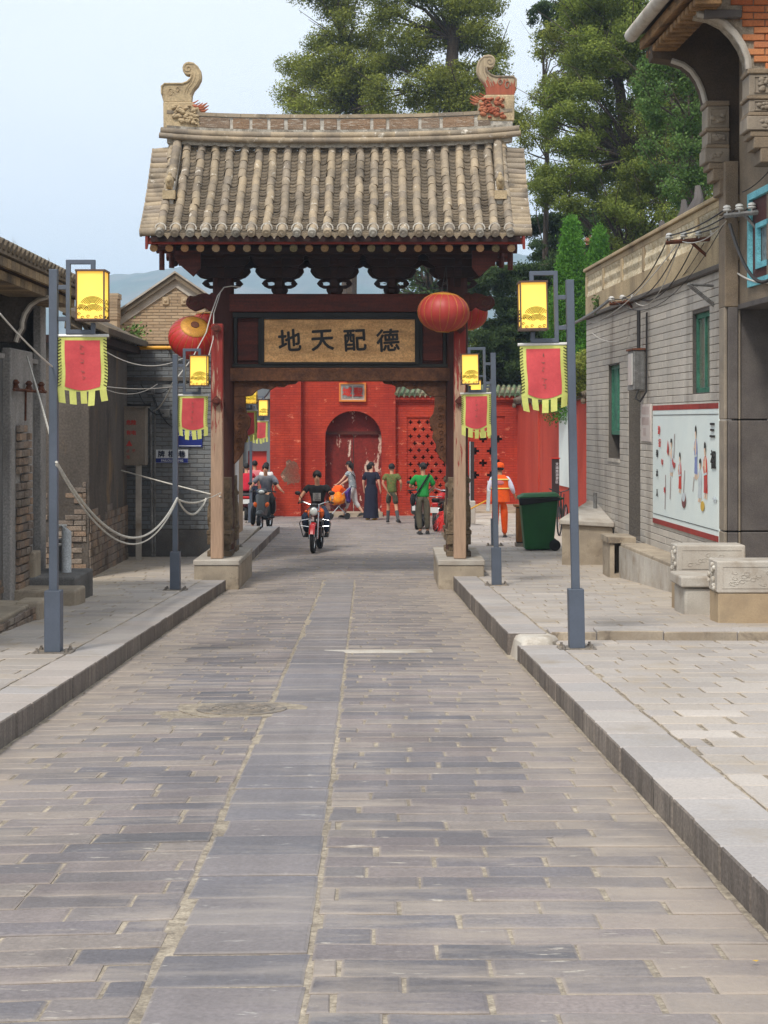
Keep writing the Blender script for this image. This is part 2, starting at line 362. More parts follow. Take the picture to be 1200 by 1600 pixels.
# manhole: ring of mortar, cast cover
mh = thing('manhole_cover', 'round cast manhole cover set in a pale mortar patch in the road', 'manhole cover', (MH[0], MH[1], G(MH[1])))
b = MB(); pts = [(MH[0]+math.cos(a)*(.47+.04*math.sin(3*a)), MH[1]+math.sin(a)*.44) for a in np.linspace(0, 2*math.pi, 22)[:-1]]
b.add([(x, y, G(y)-.001) for x, y in pts]+[(x, y, G(y)-.02) for x, y in pts], [tuple(range(21))]+[(i, 21+i, 21+(i+1) % 21, (i+1) % 21) for i in range(21)])
b.obj('mortar_patch', K['mortar'], mh)
b = MB(); sl = Matrix.Rotation(-.0436, 4, 'X')
b.lathe([(.33, -.01), (.33, .004), (.30, .006), (.29, .001), (.02, .001), (.02, .004), (.001, .004)], 36, (MH[0], MH[1], G(MH[1])+.002), sl)
for r_ in (.08, .13, .18, .23): b.lathe([(r_-.012, .0), (r_-.01, .006), (r_+.01, .006), (r_+.012, .0)], 36, (MH[0], MH[1], G(MH[1])+.002), sl)
K['iron'] = mat('iron', S(138, 129, 120), S(112, 106, 99), ns=20, rough=.7, metal=.3, bump=.4, bs=80, dirt=S(160, 146, 128), ds=6)
b.obj('cover', K['iron'], mh, smooth=True)
b = MB(); b.tint = 0; slab([(-.6, 15.78), (.48, 15.78), (.48, 16.02), (-.6, 16.02)], lambda y: G(y)+.004, b=b); b.obj('mortar_strip', K['conc_pale'], road)
# kerbs
def kerb(name, xf, y0, y1, dz, side, sl=.52, wd=.38, lim=300):
    k = thing(name, None, None, (xf(y0), y0, G(y0)), kind='structure')
    y = y0
    while y < y1:
        L = min(sl*random.uniform(.9, 1.1), y1-y+.001); g = .007
        b = MB(); b.tint = random.random(); j = random.uniform(-.005, .005); z0, z1 = G(y)+dz, G(y+L)+dz
        xa, xb = xf(y)+j, xf(y+L)+j; s = side
        q = [(xa, y+g), (xb, y+L-g), (xb+s*wd, y+L-g), (xa+s*wd, y+g)]
        if s > 0: q = q[::-1]; 
        zz = {y+g: z0, y+L-g: z1}
        bot = [(p[0], p[1], zz[p[1]]-.32) for p in q]; top = [(p[0], p[1], zz[p[1]]+random.uniform(-.002, .002)) for p in q]
        b.hexa(bot+top if Vector(q[1]).resized(2).cross(Vector(q[0])) is None else bot+top)
        # side face towards the road carries the darker, browner face material
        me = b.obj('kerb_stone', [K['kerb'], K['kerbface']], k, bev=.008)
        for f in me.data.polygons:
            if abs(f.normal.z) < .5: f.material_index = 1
        y += L
    return k
kerb('kerb_left', KL, 2.5, 25.7, .16, -1)
kerb('kerb_right', KRN, 2.5, 15.1, .14, 1)
kerb('kerb_right_far', KRF, 15.6, 25.9, .21, 1)
kerb('kerb_left_far', lambda y: -2.62+.003*(y-28), 28.3, 39.6, .16, -1)
def sheet(name, poly, dz, m, parent=None, kind='structure', th=.3):
    b = MB(); k = len(poly)
    b.add([(x, y, G(y)+dz) for x, y in poly]+[(x, y, G(y)+dz-th) for x, y in poly], [tuple(range(k))]+[(i, k+i, k+(i+1) % k, (i+1) % k) for i in range(k)])
    return b.obj(name, m, parent, kind=kind)
def bands(name, xl, xr, ys, dz, m):   # pavement bed following the slope
    b = MB()
    for a, c in zip(ys, ys[1:]):
        b.hexa([(xl(a), a, G(a)+dz-.3), (xr(a), a, G(a)+dz-.3), (xr(c), c, G(c)+dz-.3), (xl(c), c, G(c)+dz-.3),
                (xl(a), a, G(a)+dz), (xr(a), a, G(a)+dz), (xr(c), c, G(c)+dz), (xl(c), c, G(c)+dz)])
    return b.obj(name, m, kind='structure')
pl = bands('pavement_left', lambda y: -9, lambda y: KL(y)-.385, [2, 8, 14, 20, 25.8, 29, 34, 39.6], .148, K['mortar'])
pr = bands('pavement_right_near', lambda y: KRN(y)+.385, lambda y: 9, [2, 8, 15.55], .128, K['mortar'])
prf = bands('pavement_right', lambda y: KRF(y)+.385, lambda y: 8, [15.6, 20, 25.8, 29, 34, 39], .198, K['mortar'])
pdl = lambda x, y: max(0, min(.8, (-x-3.6)/1.5))
pave(pl, lambda y: -5.0, lambda y: KL(y)-.39, 3.5, 39.5, lambda y: G(y)+.16, .3, .52, K['pave'], name='paving_stone', lim=230, dust=pdl, run=.5, stuff='paving_field', gap=.009, bgap=.01, jit=.006)
pave(pr, lambda y: KRN(y)+.39, lambda y: 4.2, 3.5, 15.5, lambda y: G(y)+.14, .3, .45, K['pave'], name='paving_stone', lim=290, run=.5, stuff='paving_field', gap=.009, bgap=.012, jit=.006)
pave(prf, lambda y: KRF(y)+.39, lambda y: 5.5, 15.66, 38.9, lambda y: G(y)+.21, .36, .45, K['pave'], name='paving_stone', lim=290, run=.5, stuff='paving_field', gap=.009, bgap=.01, jit=.006, dust=lambda x, y: max(0, min(.5, (x-2.8)/2)))
# step kerb between near and far right pavement, running across
k = thing('kerb_step', None, None, (1.7, 15.6, G(15.6)), kind='structure')
x = 1.62
while x < 7:
    L = random.uniform(.45, .75); b = MB(); b.tint = random.random()
    b.bb(x, x+L-.006, 15.56, 15.9, G(15.6)-.1, G(15.6)+.222+.012*random.random())
    o = b.obj('kerb_stone', [K['kerb'], K['concrete']], k, bev=.01)
    for f in o.data.polygons:
        if f.normal.y < -.5: f.material_index = 1
    x += L
b = MB()   # rounded mortar ramp filling the kerb notch
pr_ = [(1.26, 14.9), (1.62, 15.05), (1.75, 15.5), (1.62, 16.1), (1.2, 16.5), (1.215, 15.7)]
b.add([(x, y, G(y)-.05) for x, y in pr_]+[(x+(1.45-x)*.25, y+(15.6-y)*.25, G(y)+.20) for x, y in pr_], [tuple(range(6, 12))]+[(i, (i+1) % 6, 6+(i+1) % 6, 6+i) for i in range(6)])
b.obj('mortar_ramp', K['conc_pale'], k, smooth=True, bev=.05)
# hills, far away
def hill(name, pts, Y, depth, seed, base=-4):
    b = MB(); n = 360; rows = 18; vs = []
    us = np.linspace(pts[0][0], pts[-1][0], n)
    for j in range(rows):
        t = j/(rows-1); yy = Y+depth*t
        for u in us:
            h = np.mean([np.interp(u+k, [p[0] for p in pts], [p[1] for p in pts]) for k in (-60, -30, 0, 30, 60)])
            top = Z(h, Y+depth*.6)-1.6; e = math.sin(min(1, t/.6)*math.pi/2) if t < .6 else 1-(t-.6)*.5
            nz = noise.fractal(Vector((u*.006, t*3, seed)), 1, 2, 6)
            vs.append((X(u, yy), yy, base+top*e*(1+.05*nz)+ (nz*top*.04)))
    b.add(vs, [(j*n+i, j*n+i+1, (j+1)*n+i+1, (j+1)*n+i) for j in range(rows-1) for i in range(n-1)])
    return b.obj(name, K['hill'], kind='structure', smooth=True)
hill('hills', [(-1500, 470), (-600, 470), (0, 452), (180, 442), (250, 425), (330, 430), (450, 412), (620, 398), (800, 400), (1000, 420), (1500, 430), (2600, 470)], 1300, 900, 1)
# ------------------------------------------------------------ materials for the gate
K['tile'] = mat('tile', S(158, 142, 120), ns=7, rough=.9, bump=.4, bs=60, ds=2.5, var=.18, fine=.18, co='pos',
    ramp=[S(166, 148, 122), S(144, 131, 115), S(176, 158, 132), S(124, 114, 104), S(168, 150, 124), S(150, 136, 116), S(136, 126, 114)], dirt=S(104, 95, 84), dt=(.48, .7), dirt2=S(212, 204, 190), d2s=6, d2t=(.61, .67))
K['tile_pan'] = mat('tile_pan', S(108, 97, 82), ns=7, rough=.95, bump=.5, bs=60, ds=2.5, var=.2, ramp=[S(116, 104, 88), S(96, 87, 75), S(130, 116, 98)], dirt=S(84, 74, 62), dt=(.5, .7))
K['tile_pale'] = mat('tile_pale', S(176, 170, 158), S(140, 132, 120), ns=7, rough=.9, bump=.4, bs=60, dirt=S(112, 104, 94), ds=4, dt=(.5, .62))
K['white_lime'] = mat('white_lime', S(205, 200, 190), S(170, 160, 146), ns=9, rough=.95, bump=.4, bs=60)
K['ridge_brick'] = mat('ridge_brick', S(130, 112, 94), S(108, 95, 82), ns=4, rough=.95, bump=.7, bs=50, st=(1, 1, 14), ds=3, ramp=[S(134, 114, 96), S(150, 120, 94), S(122, 110, 98)], dirt2=S(206, 200, 188), d2s=5, d2t=(.56, .63))
K['beige_clay'] = mat('beige_clay', S(186, 166, 132), S(168, 148, 118), ns=5, rough=.9, bump=.4, bs=40, ds=3, dirt=S(140, 124, 100), dt=(.54, .72))
K['red_clay'] = mat('red_clay', S(158, 84, 62), S(172, 110, 80), ns=6, rough=.85, bump=.4, bs=40, ds=4, dirt=S(176, 150, 124), dt=(.56, .66))
K['fascia'] = mat('fascia', S(140, 50, 38), S(118, 42, 34), ns=4, rough=.75, bump=.25, bs=50, st=(1, 1, 5), ds=3, dirt=S(96, 52, 42), dt=(.55, .7))
K['wood_red'] = mat('wood_red', S(92, 38, 25), S(70, 28, 19), ns=3, rough=.7, bump=.3, bs=40, st=(.6, 1, 6), ds=2, dirt=S(48, 28, 22), dt=(.54, .75))
K['wood_dark'] = mat('wood_dark', S(50, 26, 20), S(36, 20, 16), ns=4, rough=.8, bump=.3, bs=40, ds=2)
K['wood_carved'] = mat('wood_carved', S(98, 62, 38), S(70, 42, 28), ns=6, rough=.8, bump=.6, bs=26, ds=3)
K['wood_black'] = mat('wood_black', S(34, 32, 26), S(26, 24, 22), ns=4, rough=.6, bump=.2, bs=40)
K['rafter_end'] = mat('rafter_end', S(178, 142, 102), S(156, 112, 76), ns=30, rough=.9, bump=.3, bs=60, co='pos', ramp=[S(184, 150, 110), S(170, 120, 76), S(96, 100, 70), S(190, 164, 130), S(168, 128, 90)])
K['plaque'] = mat('plaque', S(208, 163, 112), S(184, 140, 92), ns=5, rough=.85, bump=.3, bs=40, st=(.5, 1, 2), ds=4, dirt=S(146, 112, 76), dt=(.56, .72))
K['ink'] = flat('ink', S(24, 20, 18), .6)
K['carved_stone'] = mat('carved_stone', S(128, 110, 88), S(104, 88, 70), ns=7, rough=.95, bump=.8, bs=24, ds=3, dirt=S(76, 66, 56), dt=(.52, .7))
K['chiwen_two'] = None
def wornwood(name, paint, wood, zc, zr):    # paint worn off below, bare grain showing
    a = N(name); k = a.coord(); ks = a.coord('pos', (9, 9, .7))
    w = a.mix(a.rng(a.noise(ks, 5, 7), .3, .7), wood, tuple(c*.72 for c in wood[:3])+(1,))
    p = a.mix(a.rng(a.noise(ks, 3, 5), .3, .7), paint, tuple(c*.7 for c in paint[:3])+(1,))
    sp = a.n('ShaderNodeSeparateXYZ'); a.l(k, sp.inputs[0])
    h = a.rng(sp.outputs[2], zc-zr, zc+zr, -.22, .22)
    f = a.rng(a.math('ADD', a.noise(ks, 2.2, 8, .7), h), .49, .53)
    a.l(a.mix(f, w, p), a.b.inputs['Base Color']); a.b.inputs['Roughness'].default_value = .85
    bn = a.n('ShaderNodeBump'); bn.inputs['Strength'].default_value = .4; bn.inputs['Distance'].default_value = .01
    a.l(a.noise(ks, 8, 6), bn.inputs['Height']); a.l(bn.outputs[0], a.b.inputs['Normal'])
    return a.m
K['post_worn'] = wornwood('post_worn', S(142, 46, 38), S(176, 146, 122), 1.7, 1.9)
K['chiwen_two'] = wornwood('chiwen_two', S(178, 160, 132), S(164, 88, 64), Z(141, 27.1)+.12, .12)
K['column'] = wornwood('column', S(66, 29, 20), S(78, 48, 34), .2, 1.2)
# ------------------------------------------------------------ text helper (built-in font)
def text(s, size, o, ax, az_, mname, parent, name='character', ext=.004, off=0, label=None, w=None, bold=0):
    cu = bpy.data.curves.new('t', 'FONT'); cu.body = s; cu.size = size; cu.extrude = ext; cu.offset = off
    cu.align_x = 'CENTER'; cu.align_y = 'CENTER'; cu.resolution_u = 3
    t = bpy.data.objects.new('t', cu); C.objects.link(t); dg = bpy.context.evaluated_depsgraph_get()
    me = bpy.data.meshes.new_from_object(t.evaluated_get(dg)); bpy.data.objects.remove(t)
    ax, az_ = Vector(ax).normalized(), Vector(az_).normalized(); n = ax.cross(az_)
    m = Matrix((ax, az_, n)).transposed().to_4x4(); m.translation = Vector(o)
    if len(me.vertices):
        xs = [v.co.x for v in me.vertices]; ys = [v.co.y for v in me.vertices]
        cx, cy = (min(xs)+max(xs))/2, (min(ys)+max(ys))/2
        sx = (w/(max(xs)-min(xs))) if w else 1
        me.transform(m @ Matrix.Diagonal((sx, 1, 1, 1)) @ Matrix.Translation((-cx, -cy, 0)))
    if bold:
        base = MB(); n_ = ax.cross(az_)
        for dx, dy in ((-1, 0), (1, 0), (0, 1), (0, -1), (.7, .7), (-.7, -.7)):
            d = ax*dx*bold+az_*dy*bold+n_*random.uniform(0, .001)
            base.add([v.co+d for v in me.vertices], [tuple(p.vertices) for p in me.polygons])
        return base.obj(name, mname, parent, label)
    me.materials.clear(); me.materials.append(mname)
    return link(me, name, parent, label)
# ------------------------------------------------------------ the gate
YG = 27.1; s0 = F/YG
gate = thing('memorial_gate', 'red timber memorial gate spanning the lane, with grey tiled roof and calligraphy board', 'gate', (-.743, YG, G(YG)))
XL_, XR_ = -2.72, 1.236
zp = Z(875, 25.8)
for sx, xc in ((0, -2.73), (1, 1.24)):
    b = MB(); x0, x1 = (X(303, 25.8), X(373, 25.8)) if sx == 0 else (X(685, 25.9), X(756, 25.9))
    if sx: x1 = X(756, 25.9)
    b.hexa([(x0, 25.8, G(25.8)-.3), (x1, 25.8, G(25.8)-.3), (x1-.0, 28.4, G(28.4)-.3), (x0, 28.4, G(28.4)-.3),
            (x0, 25.8, zp-.09), (x1, 25.8, zp-.09), (x1, 28.4, zp-.09), (x0, 28.4, zp-.09)])
    pl_ = b.obj('stone_base', K['concrete'], gate, bev=.015)
    b = MB(); b.bb(x0-.012, x1+.012, 25.785, 28.41, zp-.09, zp); b.obj('cap_stone', K['conc_pale'], pl_, bev=.012)
ztop = Z(396, YG)
for xc in (XL_, XR_):
    b = MB(); b.cyl((xc, YG, zp), (xc, YG, ztop), .19, .18, 20); b.obj('column', K['column'], gate, smooth=True)
    for yy, lo in ((26.1, .012), (28.12, 0)):
        b = MB(); b.hexa([(xc-.1, yy-.09, zp), (xc+.1, yy-.09, zp), (xc+.1, yy+.09, zp), (xc-.1, yy+.09, zp),
                (xc-.095, yy-.05, Z(506, 26.1)), (xc+.095, yy-.05, Z(506, 26.1)), (xc+.095, yy+.12, Z(506, 26.1)), (xc-.095, yy+.12, Z(506, 26.1))])
        br = b.obj('brace_post', K['post_worn'], gate, bev=.012)
        for v in (514, 627):
            z = Z(v, 26.1); b = MB(); d = -1 if yy < YG else 1
            b.cyl((xc, yy+d*.16, z), (xc, YG, z), .04, n=8); b.ball((xc, yy+d*.13, z), (.062, .03, .062), 8, 5)
            b.box((xc, yy+d*.12, z), (.13, .04, .13), M=Matrix.Rotation(.78, 4, 'Y')); b.obj('tie_bolt', K['wood_red'], br)
    # carved drum stone beside the column (front and rear)
    for yy in (26.62, 27.62):
        b = MB(); zt = Z(743, 26.7)
        b.bb(xc-.2, xc+.2, yy-.2, yy+.22, zp, zp+.09); b.bb(xc-.16, xc+.16, yy-.16, yy+.18, zp+.09, zp+.2)
        b.bb(xc-.2, xc+.2, yy-.2, yy+.22, zp+.2, zp+.36); b.box((xc, yy+.01, zp+.40), (.42, .44, .07))
        b.bb(xc-.18, xc+.18, yy-.17, yy+.2, zp+.43, zp+.95)
        b.cyl((xc-.2, yy, zp+.66), (xc+.2, yy, zp+.66), .19, n=18)
        for q in range(26):
            rr = random.uniform(.05, .09)
            b.ball((xc+random.uniform(-.15, .15), yy+random.uniform(-.15, .15), zt-.34+random.uniform(0, .3)), (rr, rr, rr*.8), 7, 5)
        b.bb(xc-.17, xc+.17, yy-.14, yy+.19, zp+.9, zt-.03)
        for z in (.16, .28): b.bb(xc-.1, xc+.1, yy-.215, yy-.2, zp+z-.02, zp+z+.05)
        b.obj('carved_drum_stone', K['carved_stone'], gate, bev=.012)
# ---- beams and the framed board
def beam(name, u0, u1, v0, v1, y0, y1, m, par=gate, bev=.012):
    b = MB(); b.bb(X(u0, YG), X(u1, YG), y0, y1, Z(v1, YG), Z(v0, YG)); return b.obj(name, m, par, bev=bev)
beam('top_beam', 333, 733, 460, 488, YG-.14, YG+.14, K['wood_red'])
def scroll_end(sg, uc):   # cloud-carved beam end
    pts = [(0, 0), (10, -1), (16, -4), (20, 0), (26, -3), (38, -1), (46, 3), (54, 1), (60, 8), (61, 16), (56, 22), (46, 27), (36, 24), (28, 20), (22, 26), (12, 28), (0, 28)]
    b = MB(); b.prism([(sg*p[0]*.9/s0, -p[1]*.95/s0) for p in pts], (X(uc, YG), YG-.09, Z(461, YG)), (1, 0, 0), (0, 0, 1), (0, 1, 0), .18)
    o = b.obj('beam_scroll', K['wood_red'], gate, bev=.012)
    b = MB(); c = Vector((X(uc, YG)+sg*.9*45/s0, YG-.098, Z(473, YG)))
    b.tube([c+Vector((math.cos(a)*(.015+.014*a)*sg, 0, math.sin(a)*(.015+.014*a)*.8)) for a in np.linspace(0, 9.5, 30)], .009, 5)
    b.obj('carved_spiral', K['wood_carved'], o)
scroll_end(-1, 346); scroll_end(1, 718)
beam('lower_beam', 345, 716, 575, 596, YG-.13, YG+.13, K['wood_carved'])
beam('lower_rail', 345, 716, 569, 575, YG-.09, YG+.09, K['wood_black'])
beam('upper_rail', 345, 716, 488, 497, YG-.08, YG+.08, K['wood_black'])
beam('back_board', 360, 704, 497, 569, YG+.02, YG+.05, K['wood_red'], bev=0)
for (a, c) in ((366, 409), (655, 697)):   # the two small red panels in black frames
    f = beam('side_panel', a+5, c-5, 502, 564, YG-.03, YG+.0, K['fascia'] if 0 else K['wood_red'])
    for q in ((a, a+5, 497, 569), (c-5, c, 497, 569)): beam('frame_strip', *q, YG-.07, YG+.02, K['wood_black'], f, .006)
bd = thing('x', None, None)
bpy.data.objects.remove(bd)
fr = MB()
for q in ((408, 413.5, 496, 570), (648, 655, 496, 570), (413.5, 648, 496, 499.5), (413.5, 648, 566, 570)):
    fr.bb(X(q[0], YG), X(q[1], YG), YG-.12, YG-.02, Z(q[3], YG), Z(q[2], YG))
bf = fr.obj('board_frame', K['wood_black'], gate, bev=.008)
b = MB(); b.bb(X(413.5, YG), X(648, YG), YG-.09, YG-.03, Z(566, YG), Z(499.5, YG)); pb = b.obj('inscribed_board', K['plaque'], gate)
for ch, u in (('地', 453), ('天', 504), ('配', 555), ('德', 606)):
    t_ = text(ch, .40, P(u, 532, YG)+Vector((0, -.094-YG+YG, 0)), (1, 0, .06), (-.06, 0, 1), K['ink'], pb, ext=.004, bold=.009)
# carved corner brackets under the lower beam
def quet(sg, uc):
    P2 = lambda pts: [(sg*(p[0])/s0, -p[1]/s0) for p in pts]
    b = MB(); b.prism(P2([(0, 0), (100, 0), (96, 4), (84, 5), (78, 9), (66, 8), (58, 13), (44, 11), (36, 14), (28, 22), (18, 24), (0, 24)]), (X(uc, YG), YG-.05, Z(596, YG)), (1, 0, 0), (0, 0, 1), (0, 1, 0), .1)
    o = b.obj('carved_spandrel', K['wood_carved'], gate, bev=.008)
    c = MB()
    for i in range(7):
        cx = 16+i*11; a0 = Vector((X(uc, YG)+sg*cx/s0, YG-.058, Z(596+4+(i % 2)*3, YG)))
        c.tube([a0+Vector((math.cos(a)*.045*(1-a/9), 0, math.sin(a)*.035*(1-a/9))) for a in np.linspace(0, 6.5, 12)], .008, 5)
    c.obj('carved_tendril', K['wood_carved'], o)
    b = MB(); b.prism(P2([(0, 24), (18, 24), (18, 38), (20, 50), (26, 58), (25, 70), (20, 78), (22, 88), (16, 98), (15, 110), (9, 120), (0, 130)]), (X(uc, YG), YG-.05, Z(596, YG)), (1, 0, 0), (0, 0, 1), (0, 1, 0), .1)
    o = b.obj('carved_spandrel', K['wood_carved'], gate, bev=.008)
    c = MB()
    for i in range(6):
        cy = 44+i*12; a0 = Vector((X(uc, YG)+sg*(10-i*.6)/s0, YG-.058, Z(596+cy, YG)))
        c.tube([a0+Vector((math.cos(a)*.05*(1-a/9), 0, math.sin(a)*.05*(1-a/9))) for a in np.linspace(0, 6.5, 12)], .009, 5)
    c.obj('carved_tendril', K['wood_carved'], o)
quet(1, 366); quet(-1, 697)
# ---- bracket sets between beam and eave
def dougong(uc, big=False, sgn=0):
    zb = Z(460, YG); k = 1/s0
    lay = [(13, 460, 451, .13), (28, 451, 436, .26), (38, 436, 420, .38), (50, 420, 408, .52), (58, 408, 397, .62)]
    o = None
    for i, (hw, va, vb, dp) in enumerate(lay):
        if big: hw *= 1.15
        x = X(uc, YG); b = MB(); h = (va-vb)*k; w = hw*k
        def arm(hw_, cut):
            L = hw_
            return [(-L*.62, 0), (-L*.8, h*.12), (-L*.92, h*.4), (-L, h*.7), (-L*.97, h), (L*.97, h), (L, h*.7), (L*.92, h*.4), (L*.8, h*.12), (L*.62, 0)]
        pol = arm(w, 0)
        if i == 1:      # pierced cloud arms: the opening is left between two lobes
            for g in (-1, 1):
                ring = [(g*.42*w, h*.5)]
                outer = [(g*w*.10, 0), (g*w*.62, 0), (g*w*.85, h*.2), (g*w, h*.5), (g*w*.85, h*.85), (g*w*.62, h), (g*w*.10, h)]
                inner = [(g*w*.28, h*.35), (g*w*.45, h*.28), (g*w*.68, h*.35), (g*w*.62, h*.5), (g*w*.7, h*.64), (g*w*.45, h*.72), (g*w*.28, h*.62)]
                for y in (YG-.06,):
                    vs = []; n7 = 7
                    for yy in (y, y+.12):
                        vs += [(x+p[0], yy, Z(va, YG)+p[1]) for p in outer]+[(x+p[0], yy, Z(va, YG)+p[1]) for p in inner]
                    fs = []
                    for q in range(n7):
                        r = (q+1) % n7
                        fs += [(q, r, 7+r, 7+q), (14+q, 21+q, 21+r, 14+r), (q, 14+q, 14+r, r), (7+q, 7+r, 21+r, 21+q)]
                    b.add(vs, fs)
            b.bb(x-w*.12, x+w*.12, YG-.1, YG+.1, Z(va, YG), Z(vb, YG))
        else:
            b.prism(pol, (x, YG-.07, Z(va, YG)), (1, 0, 0), (0, 0, 1), (0, 1, 0), .14)
        # arms reaching forward and back
        b.prism([(-dp, h), (-dp, h*.6), (-dp*.8, h*.1), (-dp*.5, 0), (dp*.5, 0), (dp*.8, h*.1), (dp, h*.6), (dp, h)], (x-.06, YG, Z(va, YG)), (0, 1, 0), (0, 0, 1), (1, 0, 0), .12)
        if i >= 2:
            for g in (-1, 1):
                b.prism([(p[0]*(.8), p[1]) for p in pol], (x, YG+g*(dp-.12)-.05, Z(va, YG)), (1, 0, 0), (0, 0, 1), (0, 1, 0), .1)
                b.box((x, YG+g*(dp-.07), Z(vb, YG)+.02), (.15, .15, .06), taper=1.25)
                for e in (-.85, .85): b.box((x+e*w*.8, YG+g*(dp-.07), Z(vb, YG)+.015), (.12, .12, .05), taper=1.2)
        if o is None: o = b.obj('bracket_set', K['wood_dark'], gate, bev=.006)
        else: b.obj('bracket_arm', K['wood_dark'], o, bev=.006)
for u in (437, 523, 612): dougong(u)
for u in (348, 714): dougong(u, True)
# purlins, ceiling boards
xa, xb = X(240, 25.8)-.02, X(812, 25.8)
zpur = Z(392, YG)
for yy, dz, r in ((YG, .12, .13), (YG-.62, -.02, .10), (YG+.62, -.02, .10), (YG-.33, .08, .05), (YG+.33, .08, .05)):
    b = MB(); b.cyl((xa+.3, yy, zpur+dz), (xb-.3, yy, zpur+dz), r, n=12); b.obj('purlin', K['wood_dark'], gate, smooth=True)
# roof profile: ridge (y=27.1) down to the eave
ZE, ZR, RUN = 4.60, 6.22, 1.5
def prof(t): return YG-RUN*t, ZR-(ZR-ZE)*(t+.07*math.sin(math.pi*t))
def ridge_lift(x):
    t = (x+.78)/2.95; return .05*t*t*t*t + .045*t*t + .012*t
b = MB()
for sg in (1, -1):
    n = 8
    for i in range(n):
        (ya, za), (yb, zb_) = prof(i/n), prof((i+1)/n)
        ya, yb = (ya, yb) if sg == 1 else (2*YG-ya, 2*YG-yb)
        q = [(xa, yb, zb_-.14), (xb, yb, zb_-.14), (xb, ya, za-.14), (xa, ya, za-.14)]
        b.hexa(q+[(p[0], p[1], p[2]+.08) for p in q])
b.obj('roof_boards', K['wood_dark'], gate)
# rafters with round ends; every visible end its own piece
for i in range(24):
    u = 240+24.3*i; yy = 25.78; x = X(u, yy)
    if u > 815: break
    b = MB(); zc = Z(388, yy); b.tint = random.random()
    b.cyl((x, yy, zc), (x, YG-.1, zc+.98), .062, n=10); 
    r_ = b.obj('rafter', K['wood_dark'], gate, smooth=True)
    b = MB(); b.tint = random.random(); b.cyl((x, yy-.006, zc-.004), (x, yy+.03, zc+.02), .064, n=10); b.obj('rafter_end', K['rafter_end'], r_)
    b = MB(); b.cyl((x, 2*YG-yy, zc), (x, YG+.1, zc+.98), .062, n=8); b.obj('rafter', K['wood_dark'], gate, smooth=True)
for yy, sg in ((25.64, 1), (2*YG-25.64, -1)):
    b = MB(); b.bb(X(229, 25.7), X(820, 25.7), yy, yy+.05*sg, Z(382, 25.7), Z(371.5, 25.7)); b.obj('eave_board', K['fascia'], gate, bev=.006)
# hanging gable ends: purlin tips and bargeboard
for sg, xg in ((-1, X(232, 25.7)), (1, X(816, 25.7))):
    for d in (1, -1):
        pol = []; n = 8
        for i in range(n+1):
            y, z = prof(i/n); pol.append((y if d == 1 else 2*YG-y, z-.06))
        lo = [(p[0], p[1]-.2) for p in pol][::-1]
        b = MB(); b.prism(pol+lo, (xg, 0, 0), (0, 1, 0), (0, 0, 1), (1, 0, 0), .04*sg); b.obj('barge_board', K['fascia'], gate)
    for yy, zz in ((YG-.62, zpur-.02), (YG+.62, zpur-.02), (YG, zpur+.12)):
        b = MB(); b.cyl((xg-sg*.75, yy, zz), (xg-sg*.02, yy, zz), .09, n=12); b.obj('purlin_tip', K['wood_red'], gate, smooth=True)
    xk = xg-sg*.36     # beam nose and pendants under the end
    b = MB()
    b.prism([(0, 0), (.42, 0), (.42, -.28), (.3, -.42), (.16, -.3), (.05, -.2), (0, -.1)], (xk-(0 if sg > 0 else .0), YG-.95, Z(390, 26)), (sg*-1, 0, 0), (0, 0, 1), (0, 1, 0), .1)
    b.obj('corner_nose', K['wood_red'], gate)
    for q, yy in ((0, 26.1), (.14, 26.35), (.28, 26.6)):
        b = MB(); b.cyl((xg-sg*(.16+q*.9), yy, Z(392, 26)), (xg-sg*(.16+q*.9), yy, Z(421-q*40, 26)), .045, n=8)
        b.obj('corner_pendant', K['wood_red'], gate, smooth=True)
# ---- tube tiles: 24 rows, 12 in a row, each a piece (shared mesh)
def tilemesh(L, r, name, mat_, ring=False):
    b = MB(); n = 7; vs = []
    for y, rr in ((0, r*1.0), (L*.9, r*.985), (L*.9, r*.93), (L*1.06, r*.92)):
        for i in range(n): a = math.pi*i/(n-1); vs.append((math.cos(a)*rr, y, math.sin(a)*rr*1.1))
    b.add(vs, [(j*n+i, j*n+i+1, (j+1)*n+i+1, (j+1)*n+i) for j in range(3) for i in range(n-1)]+[tuple(range(n))[::-1]])
    me = bpy.data.meshes.new(name); me.from_pydata(b.v, [], b.f); me.materials.append(mat_)
    me.polygons.foreach_set('use_smooth', [True]*len(b.f)); me.set_sharp_from_angle(angle=R(50)); return me
NT = 12; TL = 2.34/NT
tmesh = tilemesh(TL*1.02, .069, 'tile', K['tile'])
rows = [X(250, 25.6)+i*.2435 for i in range(24)]
def place_tile(me, x, t0, dzz=0, name='tile', par=gate):
    y0, z0 = prof(t0); y1, z1 = prof(t0-1/NT)
    sl = math.atan2(z1-z0, y1-y0)
    return link(me, name, par, loc=(x, y0, z0+dzz), rot=(sl+random.uniform(-.035, .035), 0, random.uniform(-.07, .07)))
for i, x in enumerate(rows):
    xx = x
    for j in range(1, NT+1):
        place_tile(tmesh, xx+random.uniform(-.011, .011)+ (1-j/NT)*.02*(1 if x < 0 else -1), j/NT, .02+ridge_lift(x)*(1-j/NT))
b = MB()        # round end tiles and their lime collars
def endcap(x, sg=1):
    b = MB(); y, z = prof(1.0); d = Vector((0, -1, -.55)).normalized()
    p = Vector((x, y-.0, z+.03)); b.cyl(p-d*.06, p+d*.09, .066, .068, 12)
    b.cyl(p+d*.09, p+d*.10, .07, .062, 12); b.cyl(p+d*.094, p+d*.108, .036, .02, 10)
    return b
b = endcap(0); cap_me = None
caps = []
